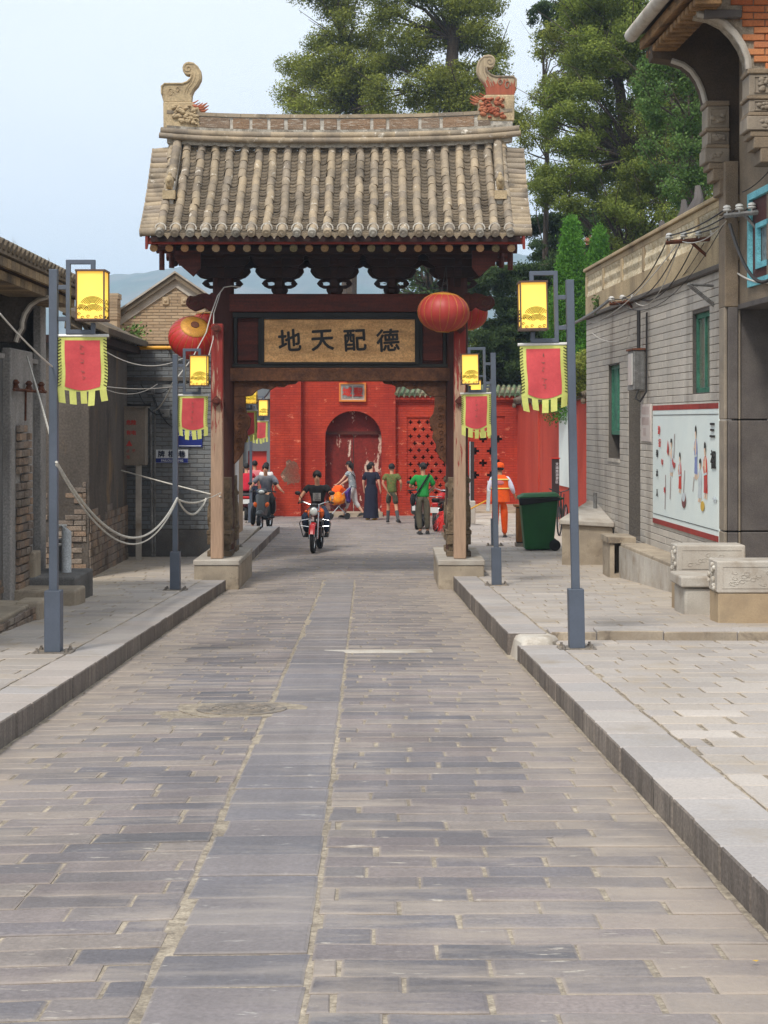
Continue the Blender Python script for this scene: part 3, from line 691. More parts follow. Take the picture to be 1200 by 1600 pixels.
for i, x in enumerate(rows):
    o = endcap(0); c_ = o.obj('end_tile', K['tile'] if i % 3 else K['tile_pale'], gate, smooth=True, loc=(x, 0, 0)) if i < 2 else None
    if c_ is None:
        src = caps[random.randrange(2)]; c_ = link(src.data, 'end_tile', gate, loc=(x, 0, 0))
    caps.append(c_)
    k_ = MB(); y, z = prof(.985)
    k_.tube([(x+math.cos(a)*.088, y+.0, z+.02+math.sin(a)*.085) for a in np.linspace(-.2, math.pi+.2, 9)], .017, 5)
    k_.obj('lime_collar', K['white_lime'], c_) if False else None
k_ = MB()
for x in rows:
    y, z = prof(.96); k_.tube([(x+math.cos(a)*.086, y-.01, z+.03+math.sin(a)*.082) for a in np.linspace(-.25, math.pi+.25, 9)], .013, 5)
k_.obj('lime_collars', K['white_lime'], gate, kind='stuff')
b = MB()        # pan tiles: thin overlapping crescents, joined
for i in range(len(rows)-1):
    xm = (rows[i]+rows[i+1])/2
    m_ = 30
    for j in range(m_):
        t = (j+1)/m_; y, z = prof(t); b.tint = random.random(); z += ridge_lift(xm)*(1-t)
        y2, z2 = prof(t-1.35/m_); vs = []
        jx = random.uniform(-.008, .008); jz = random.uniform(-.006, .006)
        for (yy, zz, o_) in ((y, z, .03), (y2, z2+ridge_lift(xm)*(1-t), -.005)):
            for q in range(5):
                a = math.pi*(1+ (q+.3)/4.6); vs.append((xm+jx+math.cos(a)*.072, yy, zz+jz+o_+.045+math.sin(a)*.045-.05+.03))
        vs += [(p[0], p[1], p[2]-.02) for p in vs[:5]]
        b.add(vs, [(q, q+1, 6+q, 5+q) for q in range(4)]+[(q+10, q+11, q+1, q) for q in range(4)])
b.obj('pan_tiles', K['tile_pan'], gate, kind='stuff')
for i in range(len(rows)-1):        # pointed drip tiles at the eave
    xm = (rows[i]+rows[i+1])/2; y, z = prof(1.0); b = MB(); b.tint = random.random()
    b.prism([(-.1, .05), (-.085, -.01), (-.03, -.04), (0, -.085), (.03, -.04), (.085, -.01), (.1, .05), (.05, .012), (0, 0), (-.05, .012)], (xm, y-.02, z-.015), (1, 0, 0), (0, -.25, 1), (0, 1, .3), .02)
    b.obj('drip_tile', K['tile'], gate)
b = MB()        # rear slope: same covering, seen by nobody in front, joined
for x in rows:
    for j in range(1, NT+1):
        y0, z0 = prof(j/NT); y1, z1 = prof((j-1)/NT); b.tint = random.random()
        b.cyl((x, 2*YG-y0, z0+.03), (x, 2*YG-y1, z1+.03), .078, .07, 8)
b.obj('rear_tiles', K['tile'], gate, kind='stuff')
# side rows: short tubes lying outward, stacked down both verges
vb = MB(); vb.cyl((0, 0, 0), (.30, 0, 0), .07, .066, 10); vb.cyl((.30, 0, 0), (.33, 0, 0), .074, .07, 10)
vme = None
for sg in (-1, 1):
    xe = (rows[0]+.0) if sg < 0 else (rows[-1]+.02)
    for j in range(19):
        t = (j+.6)/19; y, z = prof(t)
        if vme is None:
            o = vb.obj('verge_tile', K['tile'], gate, smooth=True); vme = o.data
        else: o = link(vme, 'verge_tile', gate)
        o.location = (xe, y, z+.0); o.rotation_euler = (0, random.uniform(.0, .1), (math.pi if sg < 0 else 0)+random.uniform(-.06, .06))
# ---- ridge
b = MB(); xr0, xr1 = X(262, YG), X(800, YG)
def zr(v, x): return Z(v, YG)+ridge_lift(x)
n = 20
def ridge_course(v0, v1, th, m, name, cnt=1, gap=.0, gaps=None, tube=False, ov=0, over=0):
    xs = np.linspace(xr0-over, xr1+over, cnt+1) if gaps is None else gaps
    for a, c in zip(xs, xs[1:]):
        b = MB(); b.tint = random.random()
        if tube:
            za, zc = zr((v0+v1)/2, a), zr((v0+v1)/2, c); r = (v1-v0)/2/s0
            b.cyl((a+.004, YG-th, za), (c+.01, YG-th, zc), r*random.uniform(.95, 1.05), r, 10)
        else:
            g = gap/2
            b.hexa([(a+g, YG-th, zr(v1, a)), (c-g, YG-th, zr(v1, c)), (c-g, YG+th, zr(v1, c)), (a+g, YG+th, zr(v1, a)),
                    (a+g, YG-th, zr(v0, a)), (c-g, YG-th, zr(v0, c)), (c-g, YG+th, zr(v0, c)), (a+g, YG+th, zr(v0, a))])
        b.obj(name, m, gate, smooth=tube)
# mortar core behind everything
xs = np.linspace(xr0, xr1, 13)
for a, c in zip(xs, xs[1:]):
    pass
b = MB()
for a, c in zip(xs, xs[1:]):
    b.hexa([(a, YG-.1, zr(232, a)), (c, YG-.1, zr(232, c)), (c, YG+.1, zr(232, c)), (a, YG+.1, zr(232, a)), (a, YG-.1, zr(184, a)), (c, YG-.1, zr(184, c)), (c, YG+.1, zr(184, c)), (a, YG+.1, zr(184, a))])
b.obj('ridge_core', K['white_lime'], gate)
gx = [X(u, YG) for u in (308, 362, 392, 420, 446, 476, 502, 529, 580, 605, 655, 688, 742, 768)]
for a, c in zip(gx, gx[1:]):
    b = MB(); b.tint = random.random(); g = random.uniform(.03, .05)
    b.hexa([(a+g, YG-.118, zr(204.5, a)), (c-g*.5, YG-.118, zr(204.5, c)), (c-g*.5, YG+.118, zr(204.5, c)), (a+g, YG+.118, zr(204.5, a)),
            (a+g, YG-.118, zr(188, a)), (c-g*.5, YG-.118, zr(188, c)), (c-g*.5, YG+.118, zr(188, c)), (a+g, YG+.118, zr(188, a))])
    b.obj('ridge_block', K['ridge_brick'], gate, bev=.006)
ridge_course(181, 186.5, .13, K['tile'], 'ridge_cap', 14, .006)
ridge_course(205, 210, .14, K['tile_pale'], 'ridge_slab', 12, .005)
ridge_course(209, 219, .15, K['tile'], 'ridge_tube', 26, tube=True, over=.1)
ridge_course(218, 227, .19, K['tile'], 'ridge_tube', 26, tube=True, over=.12)
# ---- descending ridges with a beast at the foot
for sg, xt, xb_ in ((-1, X(279, YG), X(266, 26.3)), (1, X(777, YG), X(781, 26.3))):
    b = MB(); n = 8; up = .2
    for i in range(n):
        t0, t1 = i/n*.62, (i+1)/n*.62
        (ya, za), (yb, zb_) = prof(t0), prof(t1); x0 = xt+(xb_-xt)*t0/.52; x1 = xt+(xb_-xt)*t1/.52; w = .07
        b.hexa([(x1-w, yb, zb_-.03), (x1+w, yb, zb_-.03), (x0+w, ya, za-.03), (x0-w, ya, za-.03), (x1-w, yb, zb_+up), (x1+w, yb, zb_+up), (x0+w, ya, za+up), (x0-w, ya, za+up)])
    dr = b.obj('hip_ridge', K['white_lime'], gate)
    for i in range(8):
        t0 = (i+1)/8*.53-.06; y, z = prof(t0); x0 = xt+(xb_-xt)*(t0)/.52
        y1, z1 = prof(t0-.07)
        b = MB(); b.tint = random.random(); b.cyl((x0, y, z+up+.02+.08*(t0 < .02)), (x0+(xt-xb_)*.07/.52, y1, z1+up+.035), .078, .07, 10)
        b.obj('ridge_tube', K['tile'], dr, smooth=True)
    y, z = prof(.57); x0 = xb_; b = MB()
    b.box((x0, y-.06, z+.1), (.2, .18, .14)); b.ball((x0, y-.02, z+up+.12), (.075, .12, .12), 9, 6); b.ball((x0, y-.11, z+up+.14), (.045, .07, .05), 8, 5)
    b.ball((x0, y+.0, z+up+.24), (.035, .05, .05), 8, 5); b.cyl((x0, y+.05, z+up+.1), (x0, y+.1, z+up+.26), .035, .01, 6)
    for e in (-.04, .04): b.cyl((x0+e, y-.05, z+up), (x0+e, y-.09, z+up+.1), .02, .02, 6)
    b.obj('ridge_beast', K['beige_clay'], dr, smooth=True)
# ---- ridge-end ornaments: thick scroll tails over a dragon head
def chiwen(sg, top_m, mid_m, jaw_m, dz):
    px = lambda x, y: (240+x/7.27, 80+y/7.27)
    def W2(pts):
        out = []
        for x, y in pts:
            u, v = px(x, y); u = u if sg < 0 else 1059.5-u; out.append((X(u, YG), Z(v, YG)+dz))
        return out
    tail = [(120, 590), (95, 500), (95, 410), (130, 375), (330, 375), (385, 355), (420, 320), (435, 285), (425, 275), (395, 285), (362, 272), (340, 240), (333, 200), (345, 160), (375, 138), (410, 130), (460, 140), (510, 180), (538, 225), (548, 285), (545, 330), (510, 400), (465, 450), (442, 500), (435, 590)]
    b = MB(); b.prism(W2(tail), (0, YG-.09, 0), (1, 0, 0), (0, 0, 1), (0, 1, 0), .18); o = b.obj('ridge_ornament', mid_m, gate, bev=.012)
    b = MB(); rim = W2([(102, 500), (100, 412), (132, 382), (335, 382), (390, 360), (428, 325), (440, 280)]); 
    b.tube([(p[0], YG-.095, p[1]) for p in rim], .018, 6)
    c = W2([(398, 205)])[0]; sp = [(c[0]+math.cos(a)*(.012+.0085*a)*sg, YG-.095, c[1]+math.sin(a)*(.012+.0085*a)) for a in np.linspace(0, 8.6, 26)]
    b.tube(sp, .008, 5)
    edge = W2([(420, 150), (470, 160), (510, 205), (530, 280), (525, 330), (490, 395), (450, 440), (425, 500)])
    b.tube([(p[0], YG-.093, p[1]) for p in edge], .008, 5)
    for off in (26, 52):
        e2 = W2([(x-off, y-off*.2) for x, y in [(505, 270), (500, 330), (470, 390), (430, 440), (410, 500)]]); b.tube([(p[0], YG-.093, p[1]) for p in e2], .007, 5)
    for cx, cy, r in ((200, 480, 34), (280, 450, 24)):
        q = W2([(cx, cy)])[0]; b.tube([(q[0]+math.cos(a)*(r/7.27/s0)*(1-a/11), YG-.094, q[1]+math.sin(a)*(r/7.27/s0)*1.5*(1-a/11)) for a in np.linspace(0, 7, 16)], .01, 5)
    b.obj('carved_relief', top_m, o, smooth=True)
    b = MB(); b.prism(W2([(118, 590), (122, 885), (540, 885), (525, 650), (440, 590)]), (0, YG-.12, 0), (1, 0, 0), (0, 0, 1), (0, 1, 0), .24); h = b.obj('dragon_block', K['beige_clay'], gate, bev=.015)
    b = MB()
    pts = [(random.uniform(240, 500), random.uniform(625, 850), random.uniform(14, 34)) for _ in range(44)]
    for x, y, r in pts:
        q = W2([(x, y)])[0]; rr = r/7.27/s0; b.ball((q[0], YG-.13, q[1]), (rr*1.25, .05, rr*.8), 9, 6, M=Matrix.Rotation(random.uniform(-.8, .8), 4, 'Y'))
    for i in range(7):
        q = W2([(470+random.uniform(-60, 30), 720+random.uniform(-50, 110))])[0]
        b.tube([(q[0]+sg*-.0+math.cos(a)*.05, YG-.15, q[1]+math.sin(a)*.04) for a in np.linspace(random.random()*3, 4.5, 8)], [.016]*7+[.005], 5)
    b.obj('dragon_face', top_m if sg < 0 else K['red_clay'], h, smooth=True)
    b = MB()
    for (x0, y0, x1, y1, w) in ((420, 600, 520, 570, 10), (440, 620, 530, 640, 26), (500, 655, 620, 600, 20), (520, 670, 615, 640, 18), (470, 650, 570, 600, 16)):
        a_, c_ = W2([(x0, y0), (x1, y1)]); mid = ((a_[0]+c_[0])/2, YG-.1, (a_[1]+c_[1])/2-.02)
        b.tube([(a_[0], YG-.08, a_[1]), mid, (c_[0], YG-.11, c_[1])], [w/7.27/s0, w/7.27/s0*.9, .006], 6)
        b.tube([(a_[0], YG+.08, a_[1]), (mid[0], YG+.1, mid[2]), (c_[0], YG+.11, c_[1])], [w/7.27/s0, w/7.27/s0*.9, .006], 6)
    b.obj('dragon_whisker', jaw_m, h, smooth=True)
chiwen(-1, K['beige_clay'], K['beige_clay'], K['red_clay'], 0)
chiwen(1, K['tile'], K['chiwen_two'], K['red_clay'], .12)
# ------------------------------------------------------------ haze
def build_haze():
    b = MB(); b.bb(-2150, 2150, -160, 2400, -5.5, 225)
    a = bpy.data.materials.new('haze'); a.use_nodes = True; t = a.node_tree; t.nodes.clear()
    o = t.nodes.new('ShaderNodeOutputMaterial'); v = t.nodes.new('ShaderNodeVolumePrincipled')
    v.inputs['Color'].default_value = (.60, .78, 1.0, 1); v.inputs['Density'].default_value = .00048; v.inputs['Anisotropy'].default_value = .2
    t.links.new(v.outputs[0], o.inputs['Volume']); b.obj('haze', a, kind='stuff')
build_haze()
# ------------------------------------------------------------ brick walls
def unit_brick(L, h, th, m):
    b = MB(); x, y, z = L/2, th, h/2; e = min(.006, h*.1)
    b.add([(-x, 0, -z), (x, 0, -z), (x, 0, z), (-x, 0, z), (-x, y-e, -z), (x, y-e, -z), (x, y-e, z), (-x, y-e, z), (-x+e, y, -z+e), (x-e, y, -z+e), (x-e, y, z-e), (-x+e, y, z-e)],
          [(0, 4, 5, 1), (1, 5, 6, 2), (2, 6, 7, 3), (3, 7, 4, 0), (4, 8, 9, 5), (5, 9, 10, 6), (6, 10, 11, 7), (7, 11, 8, 4), (8, 11, 10, 9)])
    return b
def brickwall(parent, o, du, W, z0, z1, L, h, m, gap=.008, th=.02, holes=(), lim=300, name='brick', rough=.002, stuff='brickwork', inside=None, shear=None):
    """bricks on the face through o, along du (unit, xy), outward normal to the right of du"""
    o = Vector(o); du = Vector(du).normalized(); n = Vector((du.y, -du.x, 0)); lst = []
    rows_ = int(round((z1-z0)/h)); hh = (z1-z0)/rows_
    for r in range(rows_):
        z = z0+hh*(r+.5); u = -L*.5*(r % 2)
        while u < W:
            segs = [(max(u, 0), min(u+L, W))]
            for (a, za, b_, zb) in holes:
                if za < z < zb:
                    ns_ = []
                    for p, q in segs:
                        if q <= a or p >= b_: ns_.append((p, q))
                        else:
                            if p < a: ns_.append((p, a))
                            if q > b_: ns_.append((b_, q))
                    segs = ns_
            for p, q in segs:
                if q-p > .03 and (inside is None or inside((p+q)/2, z)): lst.append(((p+q)/2, z, q-p))
            u += L
    def key(t):
        w = o+du*t[0]; yy = w.y; vis = yy > 2 and abs(w.x)/yy < .243 and abs(t[1]-1.6)/yy < .4
        return (0 if vis else 1, yy)
    lst.sort(key=key)
    full = unit_brick(L-gap, hh-gap, th, m); me = bpy.data.meshes.new(name); me.from_pydata(full.v, [], full.f); me.materials.append(m); me.update()
    ang = math.atan2(du.y, du.x); rest = MB(); cnt = 0; cut = {}
    # local mesh: x along du, y outward -> outward is right of du, so mirror y
    for v in me.vertices: v.co.y = -v.co.y
    me.flip_normals()
    for uc, z, w in lst:
        p = o+du*uc; j = random.uniform(-rough, rough); p = Vector((p.x, p.y, z))+n*j
        if cnt < lim and key((uc, z, w))[0] == 0:
            if abs(w-L) < .01: mm = me
            else:
                kk = round(w, 2)
                if kk not in cut:
                    bb_ = unit_brick(max(.02, w-gap), hh-gap, th, m); m2 = bpy.data.meshes.new(name); m2.from_pydata(bb_.v, [], bb_.f); m2.materials.append(m)
                    for v in m2.vertices: v.co.y = -v.co.y
                    m2.flip_normals(); cut[kk] = m2
                mm = cut[kk]
            link(mm, name, parent, loc=p, rot=(0, 0, ang)); cnt += 1
        else:
            bb_ = unit_brick(max(.02, w-gap), hh-gap, th, m); rest.tint = random.random()
            rest.M = Matrix.Translation(p) @ Matrix.Rotation(ang, 4, 'Z') @ Matrix.Diagonal((1, -1, 1, 1))
            rest.add(bb_.v, [f[::-1] for f in bb_.f]); rest.M = None
    if rest.v: rest.obj(stuff, m, parent, kind='stuff')
def wallslab(b, o, du, W, z0, z1, th, holes=()):
    """solid wall with rectangular openings: face through o, thickness th inward"""
    o = Vector(o); du = Vector(du).normalized(); n = Vector((du.y, -du.x, 0))
    us = sorted({0, W, *[h[0] for h in holes], *[h[2] for h in holes]}); zs = sorted({z0, z1, *[h[1] for h in holes], *[h[3] for h in holes]})
    for a, c in zip(us, us[1:]):
        for e, f in zip(zs, zs[1:]):
            if any(h[0] <= (a+c)/2 <= h[2] and h[1] <= (e+f)/2 <= h[3] for h in holes): continue
            p, q = o+du*a, o+du*c; pi, qi = p-n*th, q-n*th
            b.hexa([(p.x, p.y, e), (q.x, q.y, e), (qi.x, qi.y, e), (pi.x, pi.y, e), (p.x, p.y, f), (q.x, q.y, f), (qi.x, qi.y, f), (pi.x, pi.y, f)])
    return b
K['green_paint'] = mat('green_paint', S(70, 128, 104), S(56, 108, 90), ns=6, rough=.6, bump=.15, bs=40, co='pos')
K['glass'] = mat('glass', S(96, 108, 100), S(120, 116, 98), ns=1.5, rough=.12, bump=0, spec=.7, fine=.05, dirt=S(130, 120, 96), ds=1.2)
K['dark'] = flat('dark', S(26, 24, 22), .9)
K['parapet'] = mat('parapet', S(186, 166, 132), S(166, 146, 116), ns=2, rough=.9, bump=.25, bs=60, st=(1, 1, .3), ds=1, dirt=S(120, 106, 86), dt=(.55, .75))
K['lattice_pale'] = mat('lattice_pale', S(206, 196, 172), S(176, 160, 132), ns=9, rough=.9, bump=.3)
K['blue_trim'] = mat('blue_trim', S(120, 190, 200), S(100, 172, 186), ns=5, rough=.6, bump=.1)
K['maroon'] = mat('maroon', S(86, 44, 40), S(70, 36, 34), ns=5, rough=.6, bump=.1)
K['rust'] = mat('rust', S(112, 66, 44), S(80, 50, 38), ns=8, rough=.9, bump=.4, bs=60)
K['porcelain'] = flat('porcelain', S(206, 204, 198), .25, spec=.6)
K['cable'] = flat('cable', S(44, 42, 42), .6)
K['cable_pale'] = flat('cable_pale', S(190, 186, 178), .6)
K['metal_grey'] = mat('metal_grey', S(140, 140, 138), S(112, 110, 108), ns=8, rough=.6, metal=.2, bump=.1)
# ------------------------------------------------------------ right: single-storey painted brick house
DR = Vector((-.0428, 1, 0)).normalized(); NR = Vector((DR.y, -DR.x, 0))   # along the wall, and away from the street
def RW(a, y): return Vector((a-.0428*y, y, 0))
def YR(u, a=5.26): return a/((u-600)/F+.0428)
house = thing('brick_shop_house', 'single-storey grey painted brick house with openwork parapet and a mural panel on its street wall', 'house', tuple(RW(5.26, 25)[:2])+(G(25)+.2,))
# the face looks to -x: run the direction backwards so that the outward normal points to the street
oW = RW(5.26, 31.0); dW = -DR; Wd = (31.0-20.1)
def uw(y): return 31.0-y
zl = 3.55; zb0 = -.345
wins = [(uw(22.3), 1.98, uw(21.3), 3.08, 'green'), (uw(28.7), .93, uw(27.6), 2.58, 'narrow'), (uw(26.85), -.345, uw(25.85), 2.55, 'door')]
holes = [w[:4] for w in wins]
b = MB(); wallslab(b, oW+Vector((0, 0, 0)), dW, Wd, -1.3, zl, .35, holes); wl = b.obj('wall', K['joint_dark'], house)
b = MB(); b.bb(3.98, 9, 30.65, 31.0, -1.3, zl); b.bb(3.6+.95, 9, 20.6, 20.9, -1.3, zl); b.bb(5.2, 9, 20.9, 30.6, 3.3, 3.5); b.obj('rear_wall', K['greybrick'], house)
brickwall(wl, oW+NR*0, dW, Wd, -1.1, zl, .39, .106, K['greybrick'], gap=.007, th=.014, holes=holes, lim=300, name='brick', rough=.0015)
brickwall(wl, (3.94, 31.0, 0), (1, 0, 0), .1, -1.1, zl, .3, .106, K['greybrick'], lim=0)
for (a, z0, c, z1, kd) in wins:
    yy0, yy1 = 31-c, 31-a; p = lambda y, d: RW(5.26+d, y)
    if kd == 'door':
        d = thing('x', None, None); bpy.data.objects.remove(d)
        b = MB(); wallslab(b, oW+NR*.22+dW*a, dW, c-a, z0, 1.85, .05); dd = b.obj('door', K['wood_black'], house)
        b = MB(); wallslab(b, oW+NR*.20+dW*a, dW, c-a, 1.85, z1, .05); b.obj('door_panel', K['green_paint'], dd)
        b = MB(); wallslab(b, oW+NR*.215+dW*(a+.3), dW, .03, z0, 1.85, .02); wallslab(b, oW+NR*.215+dW*(a+.62), dW, .03, z0, 1.85, .02); b.obj('door_batten', K['wood_dark'], dd, kind='stuff')
    else:
        w0 = z0 if kd == 'green' else z0+.42
        b = MB(); fr_ = .07
        for q in ((a, w0, a+fr_, z1), (c-fr_, w0, c, z1), (a, w0, c, w0+fr_), (a, z1-fr_, c, z1), ((a+c)/2-.02, w0, (a+c)/2+.02, z1)):
            wallslab(b, oW+NR*.05+dW*q[0], dW, q[2]-q[0], q[1], q[3], .06)
        f = b.obj('window', K['green_paint'], house)
        b = MB(); wallslab(b, oW+NR*.08+dW*a, dW, c-a, w0, z1, .012); b.obj('pane', K['glass'] if kd == 'green' else K['green_paint'], f)
        if kd == 'narrow':
            b = MB(); wallslab(b, oW+NR*.2+dW*a, dW, c-a, z0, w0, .05); b.obj('vent_opening', K['dark'], f)
            b = MB(); wallslab(b, oW-NR*.03+dW*a, dW, c-a, z0-.06, z0-.002, .3); b.obj('sill', K['conc_pale'], f)
b = MB(); wallslab(b, oW+NR*.4, dW, Wd, -1.2, zl, .02); b.obj('inner_wall', K['dark'], house)
# ledge and parapet with openwork blocks
b = MB(); wallslab(b, oW-NR*.08-dW*.06, dW, Wd+.02, zl, zl+.07, .5); b.obj('ledge', K['joint_dark'], house, bev=.01)
zp0, zp1 = zl+.07, 4.47
b = MB(); wallslab(b, oW-NR*.03, dW, Wd, zp0, zp0+.36, .25); wallslab(b, oW-NR*.03, dW, Wd, zp1-.1, zp1, .25); par_ = b.obj('parapet', K['parapet'], house, bev=.01)
b = MB(); wallslab(b, oW-NR*.07-dW*.04, dW, Wd+.04, zp1, zp1+.06, .33); b.obj('coping', K['parapet'], par_, bev=.01)
nb = 6
for i in range(nb+1):
    a = (Wd-.16)*i/nb; b = MB(); wallslab(b, oW-NR*.035+dW*a, dW, .16, zp0+.36, zp1-.1, .25); b.obj('parapet_post', K['parapet'], par_, bev=.008)
    if i < nb:
        s_, e_ = a+.16, (Wd-.16)*(i+1)/nb; g = 13
        b = MB(); k = (e_-s_)/g; zz0, zz1 = zp0+.36, zp1-.1; hz = (zz1-zz0)/2; g = 17; k = (e_-s_)/g
        for r in range(2):
            for c in range(g):      # turned hour-glass blocks
                cx = s_+k*(c+.5*(r % 2)+.25); p0 = oW-NR*.0+dW*cx
                b.cyl((p0.x, p0.y, zz0+hz*r), (p0.x, p0.y, zz0+hz*(r+.5)), k*.34, k*.10, 6, cap=True); b.cyl((p0.x, p0.y, zz0+hz*(r+.5)), (p0.x, p0.y, zz0+hz*(r+1)), k*.10, k*.34, 6)
        b.obj('openwork_panel', K['lattice_pale'], par_, kind='stuff')
b = MB(); wallslab(b, oW+NR*.18, dW, Wd, zp0+.3, zp1-.05, .03); b.obj('openwork_backing', K['brown_wall'], par_)
# mural: painted panel
K['mural'] = mat('mural', S(226, 236, 232), S(218, 230, 228), ns=2, rough=.5, bump=.05, fine=.03, var=.04)
K['mural_red'] = mat('mural_red', S(160, 60, 52), S(140, 52, 46), ns=5, rough=.7, bump=.1, fine=.1)
mu = thing('mural_panel', 'white painted panel of robed figures and brush writing on the grey brick wall', 'mural', tuple(RW(5.26, 22.8)[:2])+(0.9,))
m0, m1 = uw(24.8), uw(20.75); mz0, mz1 = .02, 1.83
def mur(a, z0, c, z1, d, m, name, par=mu, th=.006):
    b = MB(); wallslab(b, oW-NR*(.03+d)+dW*a, dW, c-a, z0, z1, th); return b.obj(name, m, par)
mur(m0, mz0, m1, mz1, 0, K['mural'], 'white_board', th=.02)
mur(m0, mz1-.075, m1, mz1, .004, K['mural_red'], 'red_band'); mur(m0, mz0, m1, mz0+.075, .004, K['mural_red'], 'red_band')
pk = {n: flat('print_'+n, c, .6) for n, c in dict(skin=S(226, 196, 170), red=S(204, 66, 54), black=S(40, 38, 38), blue=S(130, 142, 190), grey=S(196, 204, 208), brown=S(122, 76, 74), yellow=S(206, 170, 70), pink=S(186, 74, 70)).items()}
def mpt(u, v):     # pixel of the photo -> point on the panel plane
    y = YR(u); return (31-y, Z(v, y))
def mpoly(pts, m, name, d=.006):
    q = [mpt(*p) for p in pts]; b = MB()
    b.prism([(p[0], p[1]) for p in q], oW-NR*(.03+d)*1.0, dW, (0, 0, 1), -NR, .002); return b.obj(name, pk[m], mu)
def ell(u, v, a, c, m, name='painted_figure', d=.006, rot=0):
    return mpoly([(u+a*math.cos(t)*math.cos(rot)-c*math.sin(t)*math.sin(rot), v+a*math.cos(t)*math.sin(rot)+c*math.sin(t)*math.cos(rot)) for t in np.linspace(0, 2*math.pi, 15)[:-1]], m, name, d)
# robed figures: each is head, hair, robe, sash and arm strokes in photo columns
def fig(u, v, k, robe, robe2, lean=0, w=1.0):
    L = lambda a, b_: (u+(a*w+lean*b_/40), v+b_*k)
    mpoly([L(-.9, 0), L(-1.2, 4), L(-.4, 8.5), L(.7, 8), L(1.2, 4), L(.8, 0)], 'skin', 'painted_face', .0085)
    mpoly([L(-1.1, 1.5), L(-1.0, -2.5), L(0, -4.5), L(1.1, -3), L(1.5, 2.5), L(1.2, 5), L(.6, 1)], 'black', 'painted_hair', .0095)
    mpoly([L(-.6, 8.5), L(-2.2, 12), L(-2.4, 22), L(-1.9, 30), L(-2.6, 41), L(2.5, 42), L(2.2, 30), L(2.6, 21), L(2.0, 12), L(.8, 8.5)], robe, 'painted_robe', .006)
    mpoly([L(-.4, 9), L(-1.4, 16), L(-.3, 26), L(1.0, 20), L(.9, 9)], robe2, 'painted_robe', .0075)
    mpoly([L(-2.2, 12), L(-3.4, 18), L(-3.2, 20), L(-1.8, 17)], 'skin', 'painted_arm', .008)
    mpoly([L(-2.0, 24), L(2.1, 23), L(2.1, 25), L(-2.0, 26)], 'grey', 'painted_sash', .009)
    mpoly([L(-1.6, 42), L(-2.2, 46), L(-.4, 46), L(-.2, 42)], 'skin', 'painted_foot', .007); mpoly([L(.6, 42), L(.4, 47), L(1.9, 47), L(1.8, 42)], 'skin', 'painted_foot', .007)
fig(1053, 690, 1.15, 'grey', 'skin'); fig(1066.5, 712, 1.25, 'red', 'grey', 0, .85); fig(1091.5, 672, 1.65, 'blue', 'skin', 0, .9); fig(1098.5, 722, 1.35, 'grey', 'grey', -1, 1.1); fig(1106, 698, 1.75, 'red', 'skin', 1, 1.15)
ell(1102.5, 791, 3, 8, 'yellow', 'painted_pot', .011); ell(1073, 782, 3.3, 12, 'brown', 'painted_drum', .011); ell(1073, 777, 2.5, 7, 'grey', 'painted_drum', .013)
for pl_m, pts in (('pink', [(1055, 716), (1057, 722), (1060, 724), (1058, 733), (1055, 725)]), ('pink', [(1048, 688), (1049.5, 700), (1048.5, 712), (1046.5, 706)]), ('pink', [(1105, 745), (1109, 748), (1110, 760), (1107, 772), (1105, 758)])): mpoly(pts, pl_m, 'painted_ribbon', .012)
for (u0, v0, u1, v1) in ((1058, 678, 1057, 716), (1052, 745, 1051, 780), (1044, 742, 1043, 796), (1074, 735, 1072, 775), (1089, 745, 1087, 768)): mpoly([(u0, v0), (u0+.5, v0), (u1+.5, v1), (u1, v1)], 'brown', 'painted_line', .010)
mur(m0+.05, mz1-.15, m1, mz1-.143, .006, pk['black'], 'rule_line'); mur(m0+.05, mz0+.143, m1, mz0+.15, .006, pk['black'], 'rule_line')
def mtext(ch, u, v, size, m, bold=.004):
    a, z = mpt(u, v); p = oW-NR*.042+dW*a; text(ch, size, (p.x, p.y, z), dW, (0, 0, 1), pk[m], mu, name='brush_character', bold=bold, w=size*1.0)
mtext('三', 1118, 672, .24, 'black', .005); mtext('祖', 1119.5, 718, .26, 'black', .005)
for i, ch in enumerate('游行'): mtext(ch, 1034+i*1.0, 672+i*20, .13, 'pink', .002)
for i, ch in enumerate('春水人'): mtext(ch, 1031, 708+i*31, .12, 'black', .002)
for i, ch in enumerate('年年'): mtext(ch, 1039+i*4, 722+i*44, .1, 'pink', .002)
mtext('艹', 1122, 780, .2, 'grey', .004)
# small notice and fuse box
K['notice'] = mat('notice', S(206, 196, 190), S(196, 186, 180), ns=3, rough=.5, bump=0, fine=.05)
nb_ = thing('notice_board', 'small pale notice board fixed beside the doorway, left of the mural', 'notice', tuple(RW(5.2, 25.3)[:2])+(1.5,))
a, c = uw(25.72), uw(24.98); b = MB(); wallslab(b, oW-NR*.03+dW*a, dW, c-a, 1.27, 1.86, .02); b.obj('board', K['notice'], nb_)
for r in range(3):
    b = MB()
    for q in range(6 if r else 2):
        wallslab(b, oW-NR*.033+dW*(a+.12+q*.09+(0 if r else .12)), dW, .015, 1.36+r*.17, 1.48+r*.17, .002)
    b.obj('text_column', pk['brown'], nb_, kind='stuff')
fb = thing('meter_box', 'grey corrugated electric box with a white label, high on the brick wall', 'electric box', tuple(RW(5.1, 25.7)[:2])+(2.4,))
b = MB(); a = uw(25.95); wallslab(b, oW-NR*.2+dW*a, dW, .5, 2.08, 2.72, .18); box_ = b.obj('case', K['metal_grey'], fb, bev=.01)
for i in range(8):
    b = MB(); p = oW-NR*(.185-i*.021)+dW*(a+.5); b.box((p.x, p.y-.012, 2.4), (.012, .02, .6)); b.obj('rib', K['metal_grey'], box_)
b = MB(); p = oW-NR*.205+dW*(a+.25); b.box((p.x, p.y, 2.42), (.012, .4, .5)); b.obj('label_plate', K['porcelain'], box_)
